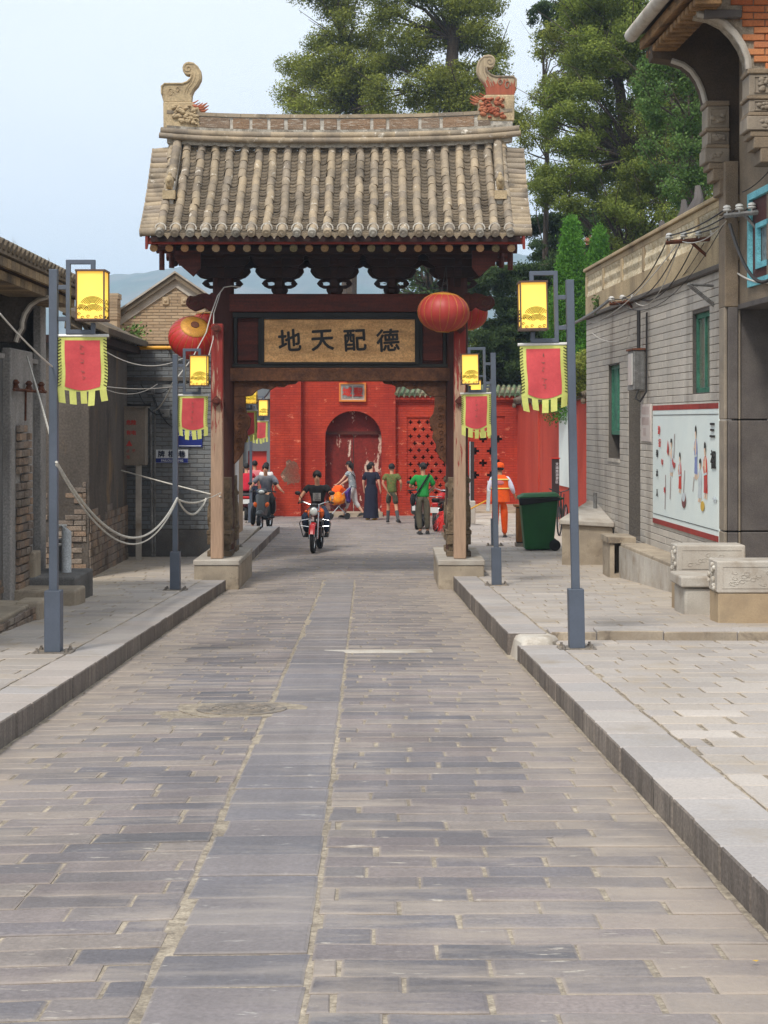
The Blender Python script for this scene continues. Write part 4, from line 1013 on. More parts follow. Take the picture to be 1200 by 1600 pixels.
b = MB(); wallslab(b, oW-NR*.22+dW*(a-.02), dW, .56, 2.72, 2.75, .22); b.obj('lid', K['rust'], box_)
b = MB(); p = oW-NR*.12+dW*(a+.5)
b.cyl((p.x, p.y, 2.75), (p.x, p.y, 3.35), .03, n=8); b.tube([(p.x, p.y, 2.1), (p.x-.05, p.y, 1.95), (p.x, p.y-.15, 1.9), (p.x+.08, p.y-.25, 2.05), (p.x+.08, p.y-.3, 3.3)], .016, 6); b.obj('conduit', K['cable'], fb, kind='stuff')
# plinth at the wall foot, niche block and the sloping bulkhead
b = MB(); q0, q1 = RW(4.84, 20.6), RW(4.84, 25.4); r0, r1 = RW(5.25, 20.6), RW(5.25, 25.4)
b.hexa([(*q0[:2], -1.1), (*r0[:2], -1.1), (*r1[:2], -1.1), (*q1[:2], -1.1), (*q0[:2], -.345), (*r0[:2], -.345), (*r1[:2], -.345), (*q1[:2], -.345)])
b.obj('plinth', K['concrete'], house, bev=.02)
b = MB()
for i in range(9):
    y = 21+i*.5; a_, c_ = RW(4.833, y), RW(4.833, y+.485)
    b.hexa([(*a_[:2], -1.1), (a_.x+.03, a_.y, -1.1), (c_.x+.03, c_.y, -1.1), (*c_[:2], -1.1), (*a_[:2], -.40), (a_.x+.03, a_.y, -.40), (c_.x+.03, c_.y, -.40), (*c_[:2], -.40)])
b.obj('plinth_facing', K['conc_pale'], house, kind='stuff')
xa = X(943, 26.2); b = MB(); zt = Z(843, 26.2)
b.bb(xa, xa+.38, 25.45, 26.3, -1.1, -.84); b.bb(xa, xa+.07, 25.45, 26.3, -.84, zt); b.bb(xa+.26, xa+.38, 25.45, 26.3, -.84, zt); b.bb(xa-.03, xa+.41, 25.42, 26.33, zt, zt+.09); b.bb(xa+.07, xa+.26, 26.0, 26.3, -.84, zt)
b.obj('niche_block', K['concrete'], house)
bk = thing('stair_bulkhead', 'concrete stair bulkhead with sloping slab top against the end of the grey house', 'bulkhead', (3.4, 28.6, G(28.6)+.2))
b = MB(); f0 = [(3.12, 28.1), (4.02, 28.1), (3.97, 29.9), (3.88, 29.9)]
zt = [Z(819, 28.1), Z(824, 28.1), Z(792, 29.9), Z(789, 29.9)]
b.hexa([(x, y, -1.2) for x, y in f0]+[(f0[i][0], f0[i][1], zt[i]) for i in range(4)]); b.obj('bulkhead_wall', K['dado'] if 0 else K['concrete'], bk, bev=.015)
g0 = [(3.06, 28.03), (4.04, 28.03), (3.98, 29.98), (3.83, 29.98)]
b = MB(); b.hexa([(g0[i][0], g0[i][1], zt[i]) for i in range(4)]+[(g0[i][0], g0[i][1], zt[i]+.09) for i in range(4)]); b.obj('sloping_slab', K['conc_pale'], bk, bev=.015)
b = MB(); b.cyl((X(930, 29.3), 29.3, -.3), (X(930, 29.3), 29.3, Z(770, 29.3)), .035, n=12); b.obj('vent_pipe', K['metal_grey'], bk, smooth=True)
# ------------------------------------------------------------ right: taller stone-fronted house
tall = thing('stone_fronted_house', 'two-storey brown stone house with pilaster, carved eave brackets, brick gable and blue-trimmed upper window', 'house', (4.9, 18.5, G(18.5)+.2))
aF = 5.23
oF = RW(aF, 19.75); 
b = MB(); wallslab(b, oF, dW, 5, 3.01, 9, .35, [(19.75-19.25, 3.26, 19.75-18.55, 4.28)])
wallslab(b, oF+NR*.5, dW, 5, -1.2, 3.01, .3); b.obj('facade', K['sandstone'], tall)
# recess jamb of granite, seen end-on, in stacked blocks
for z0, z1 in ((-1.2, .22), (.235, 1.60), (1.615, 3.0)):
    b = MB(); xj = X(1153, 19.9); b.bb(xj, xj+.40, 19.78, 20.15, z0, z1); b.obj('granite_block', K['granite'], tall, bev=.01)
    b = MB(); xj = X(1133, 19.9); b.bb(xj, xj+.125, 19.72, 20.2, z0, z1); b.obj('granite_block', K['granite'], tall, bev=.012)
    b = MB(); b.bb(xj-.045, xj-.003, 19.75, 20.05, z0, z1); b.obj('granite_trim', K['granite_pale'], tall, bev=.01)
    b = MB(); b.bb(xj+.13, xj+.158, 19.74, 20.1, z0, z1); b.obj('granite_trim', K['granite_pale'], tall, bev=.006)
xj = X(1128, 19.9)
for z0, z1 in ((3.0, 4.15), (4.165, 4.8)):
    b = MB(); b.bb(xj, xj+.17, 19.72, 20.1, z0, z1); b.obj('pilaster', K['sandstone'], tall, bev=.01)
b = MB(); wallslab(b, oF-NR*.02+dW*0, dW, 5, 2.97, 3.03, .5); b.obj('lintel_edge', K['granite'], tall)
# upper window
def wq(a, z0, c, z1, d, m, name, par, th=.05): 
    b = MB(); wallslab(b, oF-NR*d+dW*a, dW, c-a, z0, z1, th); return b.obj(name, m, par)
wa, wc = .5, 1.7; w0, w1 = 3.22, 4.30
win = wq(wa-.03, w0-.02, wc, w0+.06, .03, K['blue_trim'], 'window', tall)
wq(wa-.03, w1-.06, wc, w1+.02, .03, K['blue_trim'], 'frame', win); wq(wa-.03, w0+.06, wa+.04, w1-.06, .03, K['blue_trim'], 'frame', win)
wq(wa+.04, w0+.06, wa+.22, w1-.06, -.02, K['maroon'], 'window_board', win); wq(wa+.22, w1-.36, wc, w1-.06, -.02, K['maroon'], 'window_board', win); wq(wa+.22, w0+.06, wc, w0+.18, -.02, K['maroon'], 'window_board', win)
wq(wa+.22, w0+.18, wa+.29, w1-.36, .0, K['blue_trim'], 'frame', win); wq(wa+.29, w0+.18, wc, w0+.25, .0, K['blue_trim'], 'frame', win); wq(wa+.29, w1-.42, wc, w1-.36, .0, K['blue_trim'], 'frame', win)
K['lace'] = mat('lace', S(150, 152, 154), S(80, 82, 88), ns=30, rough=.3, bump=0, fine=.2, st=(1, 1, .5))
wq(wa+.29, w0+.25, wc, w1-.42, -.06, K['lace'], 'pane', win, .01)
# gable walls end-on with the swept eave bracket
def gablew(Y, pts, m, name, th, par=tall):
    b = MB(); b.prism([(X(u, Y), Z(v, Y)) for u, v in pts], (0, Y, 0), (1, 0, 0), (0, 0, 1), (0, 1, 0), th); return b.obj(name, m, par)
sweep = [(1103, 160), (1098, 140), (1091, 124), (1081, 110), (1068, 100), (1050, 94), (1020, 90)]
gablew(19.95, [(1260, 300), (1140, 300), (1140, 160)]+sweep+[(1018, 70), (1060, 20), (1120, -60), (1260, -200)], K['brown_wall'], 'gable_wall', .3)
b = MB(); b.tube([(X(u, 19.9), 19.93, Z(v, 19.9)) for u, v in sweep[:-1]], .035, 6); b.obj('arch_edge', K['conc_pale'], tall, smooth=True)
def chitou(Y, u0, u1, v0, name='eave_bracket'):
    o = None; s_ = F/Y; x1 = X(u1, Y)
    for i, (va, vb, ins, m) in enumerate(((0, 8, -3, 'sandstone'), (8, 42, 0, 'granite_pale'), (42, 48, -4, 'sandstone'), (48, 68, 0, 'granite_pale'), (68, 74, -2, 'sandstone'), (74, 96, -4, 'granite_pale'), (96, 106, 2, 'sandstone'), (106, 124, 8, 'sandstone'), (124, 146, 18, 'sandstone'))):
        b = MB(); x0 = X(u0+ins, Y); b.bb(x0, x1, Y-.02-(.02 if ins < 0 else 0), Y+.34, Z(v0+vb, Y), Z(v0+va, Y))
        oo = b.obj(name if o is None else 'moulding', K[m], tall if o is None else o, bev=.01)
        if o is None: o = oo
        if i in (1, 3, 5):
            c = MB(); h = (vb-va)/s_; w = (u1-u0-ins)/s_; cx = (x0+x1)/2; cz = Z(v0+(va+vb)/2, Y)
            for _ in range(9): rr = random.uniform(.02, .035); c.ball((cx+random.uniform(-.3, .3)*w*.8, Y-.03, cz+random.uniform(-.3, .3)*h*.8), (rr*1.3, .025, rr), 7, 5)
            c.tube([(cx-w*.36, Y-.025, cz-h*.36), (cx+w*.36, Y-.025, cz-h*.36), (cx+w*.36, Y-.025, cz+h*.36), (cx-w*.36, Y-.025, cz+h*.36), (cx-w*.36, Y-.025, cz-h*.36)], .009, 4)
            c.obj('carving', K['granite_pale'], o, smooth=True)
chitou(19.85, 1105, 1139, 158); chitou(18.0, 1170, 1230, 108)
sw2 = [(1170, 108), (1168, 90), (1160, 70), (1148, 52), (1132, 36), (1112, 26), (1090, 22)]
gbk = gablew(18.05, [(1300, 108)]+sw2+[(1088, 14), (1150, -60), (1300, -260)], K['mortar'], 'brick_gable', .3)
b = MB(); b.tube([(X(u, 18), 18.0, Z(v, 18)) for u, v in sw2], .04, 6); b.obj('arch_edge', K['conc_pale'], gbk, smooth=True)
def ing(p, z):
    Y = 18.0; x = X(1088, Y)+p; u = 600+x*F/Y; v = 657-(z-1.6)*F/Y
    lim = np.interp(v, [20, 26, 36, 52, 70, 90, 108], [1140, 1140, 1150, 1160, 1166, 1172, 1174]); return v < 108 and u > lim+8
brickwall(gbk, (X(1088, 18), 18.05, 0), (1, 0, 0), 1.7, Z(108, 18), Z(-60, 18), .26, .083, K['redbrick'], gap=.012, th=.03, lim=120, inside=ing, rough=.006)
b = MB(); b.box((X(1128, 18), 17.96, Z(24, 18)), (.42, .1, .09)); b.obj('cornice_slab', K['granite'], tall, bev=.01)
# eave running along the street front
y0, y1 = 17.6, 20.35
def eavebox(a0, a1, z0, z1, m, name, y0=y0, y1=y1, par=tall, z0b=None):
    b = MB(); p, q, r, s_ = RW(a0, y0), RW(a1, y0), RW(a1, y1), RW(a0, y1); z0b = z0 if z0b is None else z0b
    zz = z1+(z0b-z0)
    b.hexa([(*p[:2], z0), (*q[:2], z0b), (*r[:2], z0b), (*s_[:2], z0), (*p[:2], z1), (*q[:2], zz), (*r[:2], zz), (*s_[:2], z1)]); return b.obj(name, m, par, bev=.012)
ze = Z(75, 20.2)
K['eave_board'] = mat('eave_board', S(150, 116, 78), S(120, 92, 62), ns=5, rough=.9, bump=.5, st=(1, 1, 3), ds=3, dirt=S(86, 68, 50))
er = eavebox(4.12, 6.5, ze, ze+.14, K['eave_board'], 'eave', z0b=ze+.9)
for i in range(14):
    y = y0+.1+i*.195; eavebox(4.2, 4.5, ze-.10, ze-.01, K['eave_board'], 'dentil_brick', y, y+.12, er)
b = MB(); p, q = RW(4.02, y0), RW(4.02, y1+.05); b.tube([(p.x, p.y, ze+.2), (q.x, q.y, ze+.2)], .085, 10); b.obj('eave_tile_roll', K['conc_pale'], er, smooth=True)
eavebox(4.0, 6.5, ze+.15, ze+.24, K['tile_pan'], 'roof_tiles', z0b=ze+1.05)
# roof beasts standing on the roof behind the parapet
for u, v0, v1, Y in ((1068, 348, 312, 33), (1090, 332, 290, 31), (1034, 360, 345, 34)):
    bt = thing('roof_ornament', {1068: 'small curved grey roof ornament rising behind the parapet, middle of three', 1090: 'tallest grey roof ornament standing behind the parapet near the stone house', 1034: 'lowest grey roof ornament behind the parapet, farthest from the stone house'}[u], 'roof ornament', tuple(P(u, v0+40, Y)))
    b = MB(); z0, z1 = Z(v0+60, Y), Z(v1, Y); x = X(u, Y); b.tube([(x-.12, Y, z0), (x-.1, Y, z0+(z1-z0)*.6), (x+.02, Y, z0+(z1-z0)*.8), (x+.0, Y, z1)], [.16, .13, .1, .05], 7)
    b.obj('ornament_body', K['granite'], bt, smooth=True)
    b = MB(); b.bb(x-.5, x+.5, Y-.15, Y+.15, z0-.3, z0+.25); b.obj('ridge_stub', K['tile_pan'], bt)
# carved cheek blocks and step in front
def cheek(Y, u0, u1, v0, v1, v2, th, lab):
    t = thing('carved_cheek_block', lab, 'stone block', (X(u0, Y), Y, Z(v2, Y)))
    x0, x1 = X(u0, Y), X(u1, Y); z0, z1, z2 = Z(v0, Y), Z(v1, Y), Z(v2, Y)
    b = MB(); b.bb(x0+.01, x1, Y+.01, Y+th, z2-.06, z1); b.obj('base_block', K['tan_stone'], t, bev=.012)
    b = MB(); b.bb(x0, x1, Y, Y+th+.01, z1, z0); s_ = b.obj('carved_slab', K['conc_pale'], t, bev=.012)
    b = MB(); w = .02; e = Y-.006
    for q in ((x0+.05, x1-.05, z0-.06, z0-.05), (x0+.05, x1-.05, z1+.05, z1+.06), (x0+.05, x0+.06, z1+.06, z0-.06)): b.bb(q[0], q[1], e, Y+.002, q[2], q[3])
    for i in range(16):
        cx = x0+.15+random.random()*(min(x1-x0, .7)-.25); cz = z1+.09+random.random()*(z0-z1-.2)
        b.tube([(cx+math.cos(a)*.05*(1-a/10), Y-.001, cz+math.sin(a)*.03*(1-a/10)) for a in np.linspace(random.random()*3, 7, 9)], .005, 4)
    b.obj('relief', K['conc_pale'], s_, kind='stuff')
    b = MB()
    for i in range(9): rr = random.uniform(.02, .04); b.ball((x0-.01, Y+.06+random.random()*(th-.1), z1+.04+i*(z0-z1-.06)/9), (.022, rr, rr), 7, 5)
    b.obj('carved_edge', K['white_lime'], s_, smooth=True, kind='stuff')
cheek(18.6, 1058, 1165, 852, 896, 955, .42, 'carved stone cheek block of the steps, the farther one below the mural end')
cheek(16.75, 1121, 1300, 877, 927, 976, .45, 'nearer carved stone cheek block of the steps, at the kerb step')
st = thing('stone_step', 'chipped pale stone step wedged between the two carved cheek blocks', 'step', (3.6, 18.1, G(18.1)+.2))
b = MB(); b.bb(X(1067, 18.0), 5.2, 17.9, 18.55, Z(956, 18.0)-.08, Z(918, 18.0)); s1 = b.obj('riser', K['conc_pale'], st, bev=.03)
b = MB(); b.bb(X(1062, 17.95), 5.2, 17.86, 18.57, Z(916, 18.0), Z(899, 18.0)); b.obj('tread', K['conc_pale'], st, bev=.02)
# iron cross-arms with insulators
def crossarm(u0, u1, v, Y0, Y1, lab, n=4, arm=K['rust']):
    t = thing('insulator_bracket', lab, 'insulator bracket', tuple(P((u0+u1)/2, v, (Y0+Y1)/2)))
    p, q = P(u0, v+3, Y0), P(u1, v-4, Y1); b = MB(); b.tube([p, q], .03, 4); b.obj('arm', arm, t)
    b = MB(); m_ = p.lerp(q, .45); w = q+Vector((.12, .25, -.4)); b.tube([m_, w], .022, 4); b.tube([q, q+Vector((.25, .2, 0))], .025, 4); b.obj('strut', arm, t, kind='stuff')
    tops = []
    for i in range(n):
        c = p.lerp(q, .06+i*.86/(n-1)); b = MB()
        b.lathe([(.012, 0), (.012, .05), (.045, .05), (.055, .065), (.04, .08), (.03, .085), (.05, .09), (.045, .11), (.02, .125)], 10, c)
        b.obj('insulator', K['porcelain'], t, smooth=True); tops.append(c+Vector((0, 0, .09)))
    return tops
T3 = crossarm(952, 1012, 472, 26.5, 26.4, 'rusty insulator bracket farthest along the brick wall, above the electric box')
T2 = crossarm(1041, 1122, 376, 21.6, 21.2, 'rusty insulator bracket with four insulators at mid height near the pilaster')
T1 = crossarm(1132, 1200, 334, 19.3, 18.9, 'insulator bracket in front of the blue-trimmed upper window', arm=K['metal_grey'])
sb = thing('steel_wall_bracket', 'bare steel triangular wall bracket between the brick courses', 'wall bracket', tuple(P(1110, 460, 21.0)))
b = MB(); p, q, r_ = P(1075, 444, 21.0), P(1120, 447, 21.1), P(1120, 480, 21.1); b.tube([p, q], .018, 4); b.tube([p, r_], .028, 4); b.tube([q+Vector((0, 0, .06)), r_-Vector((0, 0, .04))], .02, 4); b.obj('bracket', K['metal_grey'], sb)
def wire(pts, sag, r, m, label, name='cable', grp=None, n=14, cat='cable'):
    a, c = Vector(pts[0]), Vector(pts[1]); b = MB()
    b.tube([a.lerp(c, t)-Vector((0, 0, sag*4*t*(1-t)))+Vector((0, 0, 0)) for t in np.linspace(0, 1, n)], r, 5)
    return b.obj(name, m, None, label, cat, grp)
for q in [((925, 520, 29), (1010, 500, 25.5), .25, .007), ((1060, 384, 21.6), (990, 470, 26.3), .35, .007), ((1100, 380, 21.3), (1004, 474, 26.3), .2, .006), ((1135, 345, 19.4), (1062, 376, 21.6), .12, .007), ((1160, 300, 18.6), (1215, 250, 17.5), .05, .008), ((1130, 352, 19.4), (960, 470, 26.4), .5, .006)]:
    a_, c_ = P(*q[0]), P(*q[1]); b = MB(); b.tube([a_.lerp(c_, t)-Vector((0, 0, q[2]*4*t*(1-t))) for t in np.linspace(0, 1, 12)], q[3], 4)
    b.obj('slack_cable', K['cable_pale'] if q[3] == .007 else K['cable'], None, {0: '', .25: 'pale slack cable sagging at the far end of the brick parapet', .35: 'pale slack cable drooping deepest between the two rusty brackets', .2: 'thin dark cable drooping beside the pale ones between the rusty brackets', .12: 'short pale cable from the window bracket to the middle bracket', .05: 'dark cable rising across the top of the blue-trimmed window', .5: 'long dark cable hanging lowest along the brick house wall'}[q[2]], 'cable')
WL = ['farthest', 'second', 'third', 'nearest']
for i in range(4):
    wire((T3[i], T2[i]), .28+.05*i, .009, K['cable'], f'dark overhead cable between the far and middle insulator brackets, {WL[i]} of four', grp='cables along the brick house')
    wire((T2[i], T1[i]), .05, .010, K['cable'], f'dark overhead cable between the middle bracket and the upper window bracket, {WL[i]} of four', grp='cables along the brick house')
wire((T2[1], P(925, 505, 29)), .2, .008, K['cable_pale'], 'pale thin cable slung loosely across the parapet of the brick house')
wire((P(1125, 402, 20.6), P(1215, 440, 18)), .12, .012, K['cable_pale'], 'pale cable crossing below the upper window bracket')
wire((P(1140, 350, 19.2), P(1215, 424, 18)), .35, .022, K['cable'], 'thick black cable bundle looping under the blue-trimmed window')
wire((T3[0], P(868, 512, 34)), .1, .03, K['metal_grey'], 'grey cable bundle leaving the brick house corner towards the conifers')
# ------------------------------------------------------------ left: near grey house
def LW(a, y): return Vector((a-.0104*y, y, 0))
def hexw(b, x0, x1, y0, y1, z0, z1, sl=-.0104):
    p = [(x0+sl*y0, y0), (x1+sl*y0, y0), (x1+sl*y1, y1), (x0+sl*y1, y1)]
    return b.hexa([(*q, z0) for q in p]+[(*q, z1) for q in p])
K['eave_brick'] = mat('eave_brick', S(150, 128, 98), S(120, 100, 76), ns=5, rough=.95, bump=.5, bs=40, ramp=[S(156, 134, 102), S(132, 112, 86), S(112, 98, 80)], dirt=S(78, 68, 56), dt=(.5, .7))
h1 = thing('grey_plaster_house', 'near grey plastered house with pilasters and a tiled eave at the left edge', 'house', (-4.8, 18, G(18)+.16))
b = MB(); hexw(b, -7.5, -4.5, 12, 22, -1.2, 2.42); hexw(b, -7.5, -5.7, 12, 22, 2.42, 3.2); hexw(b, -5.7, -4.5, 21.97, 22, 2.42, 3.2); b.obj('wall', K['dado'], h1)
b = MB(); hexw(b, -4.52, -4.40, 19.75, 21.05, -.9, 2.5); p1 = b.obj('pilaster', K['plaster_grey'], h1, bev=.015)
b = MB(); hexw(b, -4.52, -4.41, 21.62, 21.96, -.9, 3.15); b.obj('pilaster', K['plaster_grey'], h1, bev=.01)
brickwall(p1, LW(-4.395, 20.0), (-.0104, 1, 0), .78, -.85, 1.55, .26, .105, K['roughbrick'], gap=.02, th=.05, lim=80, rough=.012,
          inside=lambda u, z: noise.noise(Vector((u*3, z*2.2, 4))) > -.25-(.6 if z < .6 else 0) and z < 1.5)
brickwall(h1, LW(-4.5, 12), (-.0104, 1, 0), 9.9, -.9, -.35, .3, .09, K['roughbrick'], gap=.012, th=.01, lim=60, inside=lambda u, z: u < 7.7 or u > 9.1)
for y0_, y1_ in ((14, 19.6), (21.1, 21.58)):
    b = MB(); hexw(b, -4.5, -4.44, y0_, y1_, 2.36, 2.42); b.obj('string_course', K['plaster_grey'], h1)
# eave
ev = MB(); hexw(ev, -7.5, -3.98, 12, 22.05, 3.26, 3.40); eo = ev.obj('eave', K['wood_dark'], h1)
for i in range(46):
    y = 12.1+i*.215
    b = MB(); b.tint = random.random(); hexw(b, -4.5, -4.02, y, y+.2, 3.15, 3.25); b.obj('eave_brick', K['eave_brick'], eo)
    b = MB(); b.tint = random.random(); hexw(b, -4.3, -3.93, y, y+.2, 3.27, 3.37); b.obj('eave_brick', K['eave_brick'], eo)
    b = MB(); b.tint = random.random(); p = LW(-3.86, y+.1); b.cyl((p.x, p.y, 3.47), (p.x-.6, p.y, 3.72), .06, .055, 8); b.obj('end_tile', K['tile_pan'], eo, smooth=True)
b = MB(); hexw(b, -4.4, -3.9, 12, 22.05, 3.39, 3.45); b.hexa([(-6.5, 12, 4.4), (-4.05, 12, 3.42), (-4.15, 22.05, 3.42), (-6.6, 22.05, 4.4), (-6.5, 12, 4.5), (-4.05, 12, 3.5), (-4.15, 22.05, 3.5), (-6.6, 22.05, 4.5)])
b.obj('roof', K['tile_pan'], h1)
arc = [(76, 464), (60, 468), (47, 477), (38, 490), (34, 503), (34, 512), (28, 522), (24, 534)]
b = MB(); b.prism([(X(u, 20.1), Z(v, 20.1)) for u, v in [(-60, 440), (84, 452)]+arc+[(-60, 534)]], (0, 20.1, 0), (1, 0, 0), (0, 0, 1), (0, 1, 0), .25); gw = b.obj('swept_bracket', K['plaster_dark'], h1)
b = MB(); b.tube([(X(u, 20.05), 20.06, Z(v, 20.05)) for u, v in arc], .03, 6); b.obj('lit_edge', K['conc_pale'], gw, smooth=True)  # pale rim: light catching the bracket edge, put into its colour
b = MB(); b.tube([(-4.56, 19.7, 1.98), (-4.5, 21.3, 1.98)], .02, 4); b.tube([(-4.5, 20.1, 1.98), (-4.55, 20.3, 1.6)], .014, 4)
for i in range(3): b.lathe([(.02, 0), (.05, .03), (.03, .08), (.05, .1), (.02, .14)], 8, (-4.58+i*.03, 19.9+i*.6, 1.97))
b.obj('iron_bracket', K['rust'], h1)
# grass tufts on the eave
b = MB()
for i in range(60):
    y = random.uniform(17, 21.9); p = LW(-3.95-random.random()*.3, y); z = 3.5; hh = random.uniform(.05, .22); d = random.uniform(-.06, .06)
    b.add([(p.x, y, z), (p.x+.006, y+.008, z), (p.x+d, y+d, z+hh)], [(0, 1, 2)])
K['drygrass'] = flat('drygrass', S(132, 122, 80), .9)
b.obj('eave_grass', K['drygrass'], h1, kind='stuff')
# brick platform and steps at its foot
pf = thing('brick_platform', 'low crumbling brick platform with sandy top at the left edge', 'platform', (-4.3, 17, G(17)+.16))
b = MB(); 
def pw(y): return G(y)+.16
b.hexa([(-4.75, 13, -1.4), (-3.86, 13, -1.4), (-3.90, 18.15, -1.2), (-4.75, 18.15, -1.2), (-4.75, 13, -.40), (-3.9, 13, -.40), (-3.94, 18.1, -.44), (-4.75, 18.1, -.42)])
b.obj('core', K['concrete'], pf, bev=.02)
brickwall(pf, (-3.87, 13, 0), (-.006, 1, 0), 4.9, -.98, -.46, .25, .075, K['roughbrick'] if 0 else K['roughbrick'], gap=.012, th=.03, lim=120, rough=.012, inside=lambda u, z: z > G(13+u)+.12)
b = MB(); b.bb(-4.1, -3.82, 17.75, 18.2, -1, -.41); b.obj('corner_block', K['concrete'], pf, bev=.03)
stp = thing('broken_stone_step', 'two broken stone step slabs beside the grey pilastered house', 'step', (-4.2, 20.5, pw(20.5)))
b = MB(); b.bb(-4.68, -3.84, 19.95, 20.6, -.95, -.52); b.obj('lower_slab', K['concrete'], stp, bev=.03)
b = MB(); b.bb(-4.68, -3.98, 20.6, 21.9, -.95, -.42); b.obj('upper_slab', K['dado'], stp, bev=.03)
b = MB(); b.bb(-4.68, -4.5, 20.62, 21.0, -.45, -.1); b.obj('side_block', K['concrete'], stp, bev=.02)
b = MB(); b.bb(-4.42, -4.30, 21.5, 21.9, -.45, .0); b.obj('side_block', K['dado'], stp, bev=.02)
K['alu'] = mat('alu', S(214, 218, 220), S(192, 197, 200), ns=3, rough=.4, metal=.05, bump=.05)
mp_ = thing('metal_pipe', 'shiny upright metal pipe with slanted top standing by the broken step', 'pipe', (X(104, 21.3), 21.3, -.42))
b = MB(); n = 16; x0 = X(104, 21.3); vs = []
for k, z in ((0, -.42), (1, 0)):
    for i in range(n):
        a = 2*math.pi*i/n; zz = z if k == 0 else Z(826, 21.3)-math.cos(a)*.10*.5
        vs.append((x0+math.cos(a)*.065, 21.3+math.sin(a)*.065, zz))
b.add(vs, [(i, (i+1) % n, n+(i+1) % n, n+i) for i in range(n)]+[tuple(range(n, 2*n))]); b.obj('tube', K['alu'], mp_, smooth=True)
b = MB(); [b.cyl((x0-.12, 21.32, z), (x0, 21.32, z), .02, n=6) for z in (.2, -.05)]; b.obj('wall_clamp', K['porcelain'], mp_, kind='stuff')
# ------------------------------------------------------------ left: dark plaster house
h2 = thing('dark_plaster_house', 'windowless dark brown plastered house with stained crumbling foot, behind the near left lamp', 'house', (-5.5, 28, pw(28)))
b = MB(); hexw(b, -9.5, -4.53, 26.1, 30.2, -1.3, 3.0); wl2 = b.obj('wall', K['plaster_dark'], h2, bev=.03)
brickwall(wl2, LW(-4.53, 26.1), (-.0104, 1, 0), 4.1, -1.15, .4, .3, .125, K['roughbrick'], gap=.012, th=.018, lim=90, rough=.01, inside=lambda u, z: z < .0+.3*noise.noise(Vector((u*1.3, 1, 0))))
brickwall(wl2, (-6.6, 26.1, 0), (1, 0, 0), 1.75, -1.1, .6, .28, .09, K['roughbrick'], gap=.012, th=.02, lim=60, rough=.012, inside=lambda u, z: noise.noise(Vector((u*2, z*2, 9))) > -.05+z*.3)
b = MB(); hexw(b, -9.5, -4.32, 25.9, 30.5, 2.86, 2.99); e2 = b.obj('eave', K['wood_dark'], h2)
for i in range(22):
    y = 25.95+i*.21; b = MB(); b.tint = random.random(); p = LW(-4.24, y+.1); b.cyl((p.x, p.y, 3.06), (p.x-.7, p.y, 3.38), .07, .06, 8); b.obj('end_tile', K['tile_pan'], e2, smooth=True)
b = MB(); b.hexa([(-7, 25.85, 4.2), (-4.45, 25.85, 3.0), (-4.5, 30.5, 3.0), (-7, 30.5, 4.2), (-7, 25.85, 4.32), (-4.45, 25.85, 3.1), (-4.5, 30.5, 3.1), (-7, 30.5, 4.32)]); b.obj('roof', K['tile_pan'], h2)
b = MB()
for i in range(26): p = LW(-4.35-random.random()*.5, random.uniform(25.9, 30.3)); r = random.uniform(.05, .12); b.box((p.x, p.y, 3.02+random.random()*.16), (r*2.2, r*2, r), M=Euler((random.random(), random.random(), random.random())).to_matrix().to_4x4())
b.obj('broken_tiles', K['tile_pan'], e2, kind='stuff')
# ------------------------------------------------------------ left: grey brick outbuilding and gabled house
h3 = thing('grey_brick_outbuilding', 'low grey brick wall building with cement dado carrying the street name sign', 'outbuilding', (-4, 30.6, pw(30.6)))
xr = -2.98
b = MB(); b.bb(-6.2, xr, 30.62, 32.3, -1.3, 3.05); w3 = b.obj('wall', K['joint_dark'], h3)
brickwall(w3, (-5.6, 30.62, 0), (1, 0, 0), xr+5.6, -.48, 3.05, .27, .085, K['bluebrick'], gap=.009, th=.015, lim=300, rough=.003)
b = MB(); b.bb(-5.6, xr+.01, 30.585, 30.62, -1.3, -.49); b.obj('dado', K['dado'], h3)
b = MB(); b.bb(-5.6, xr, 30.56, 30.62, Z(595, 30.6)-.0, Z(591, 30.6)+.02); b.obj('string_course', K['joint_dark'], h3)
b = MB(); b.bb(-5.6, xr+.03, 30.50, 32.3, 3.05, 3.12); b.obj('wall_cap', K['tanbrick'], h3, bev=.01)
K['white_plaster'] = mat('white_plaster', S(206, 206, 204), S(190, 188, 184), ns=2, rough=.9, bump=.2, dirt=S(150, 146, 140), dt=(.58, .75))
b = MB(); b.bb(xr, xr+.05, 30.64, 32.3, -.3, 3.0); b.obj('side_plaster', K['white_plaster'], h3)
b = MB(); b.bb(xr, xr+.055, 30.64, 32.3, -1.2, -.3); b.obj('side_dado', K['dado'], h3)
h4 = thing('gabled_brick_house', 'tan brick house with plain pointed gable and pale verge above the grey brick wall', 'house', (-4, 33, pw(33)))
YH = 32.5
gp = [(172, 502), (275, 432), (375, 501)]
b = MB(); b.prism([(X(u, YH), Z(v, YH)) for u, v in gp+[(375, 700), (172, 700)]], (0, YH, 0), (1, 0, 0), (0, 0, 1), (0, 1, 0), .1); g4 = b.obj('gable_wall', K['mortar'], h4)
def ing2(p, z):
    u = 600+(X(172, YH)+p)*F/YH; v = 657-(z-1.6)*F/YH
    return v > np.interp(u, [172, 275, 462], [518, 447, 577]) and u > 178
brickwall(g4, (X(172, YH), YH, 0), (1, 0, 0), 2.6, Z(566, YH), Z(440, YH), .25, .062, K['tanbrick'], gap=.009, th=.014, lim=300, inside=ing2)
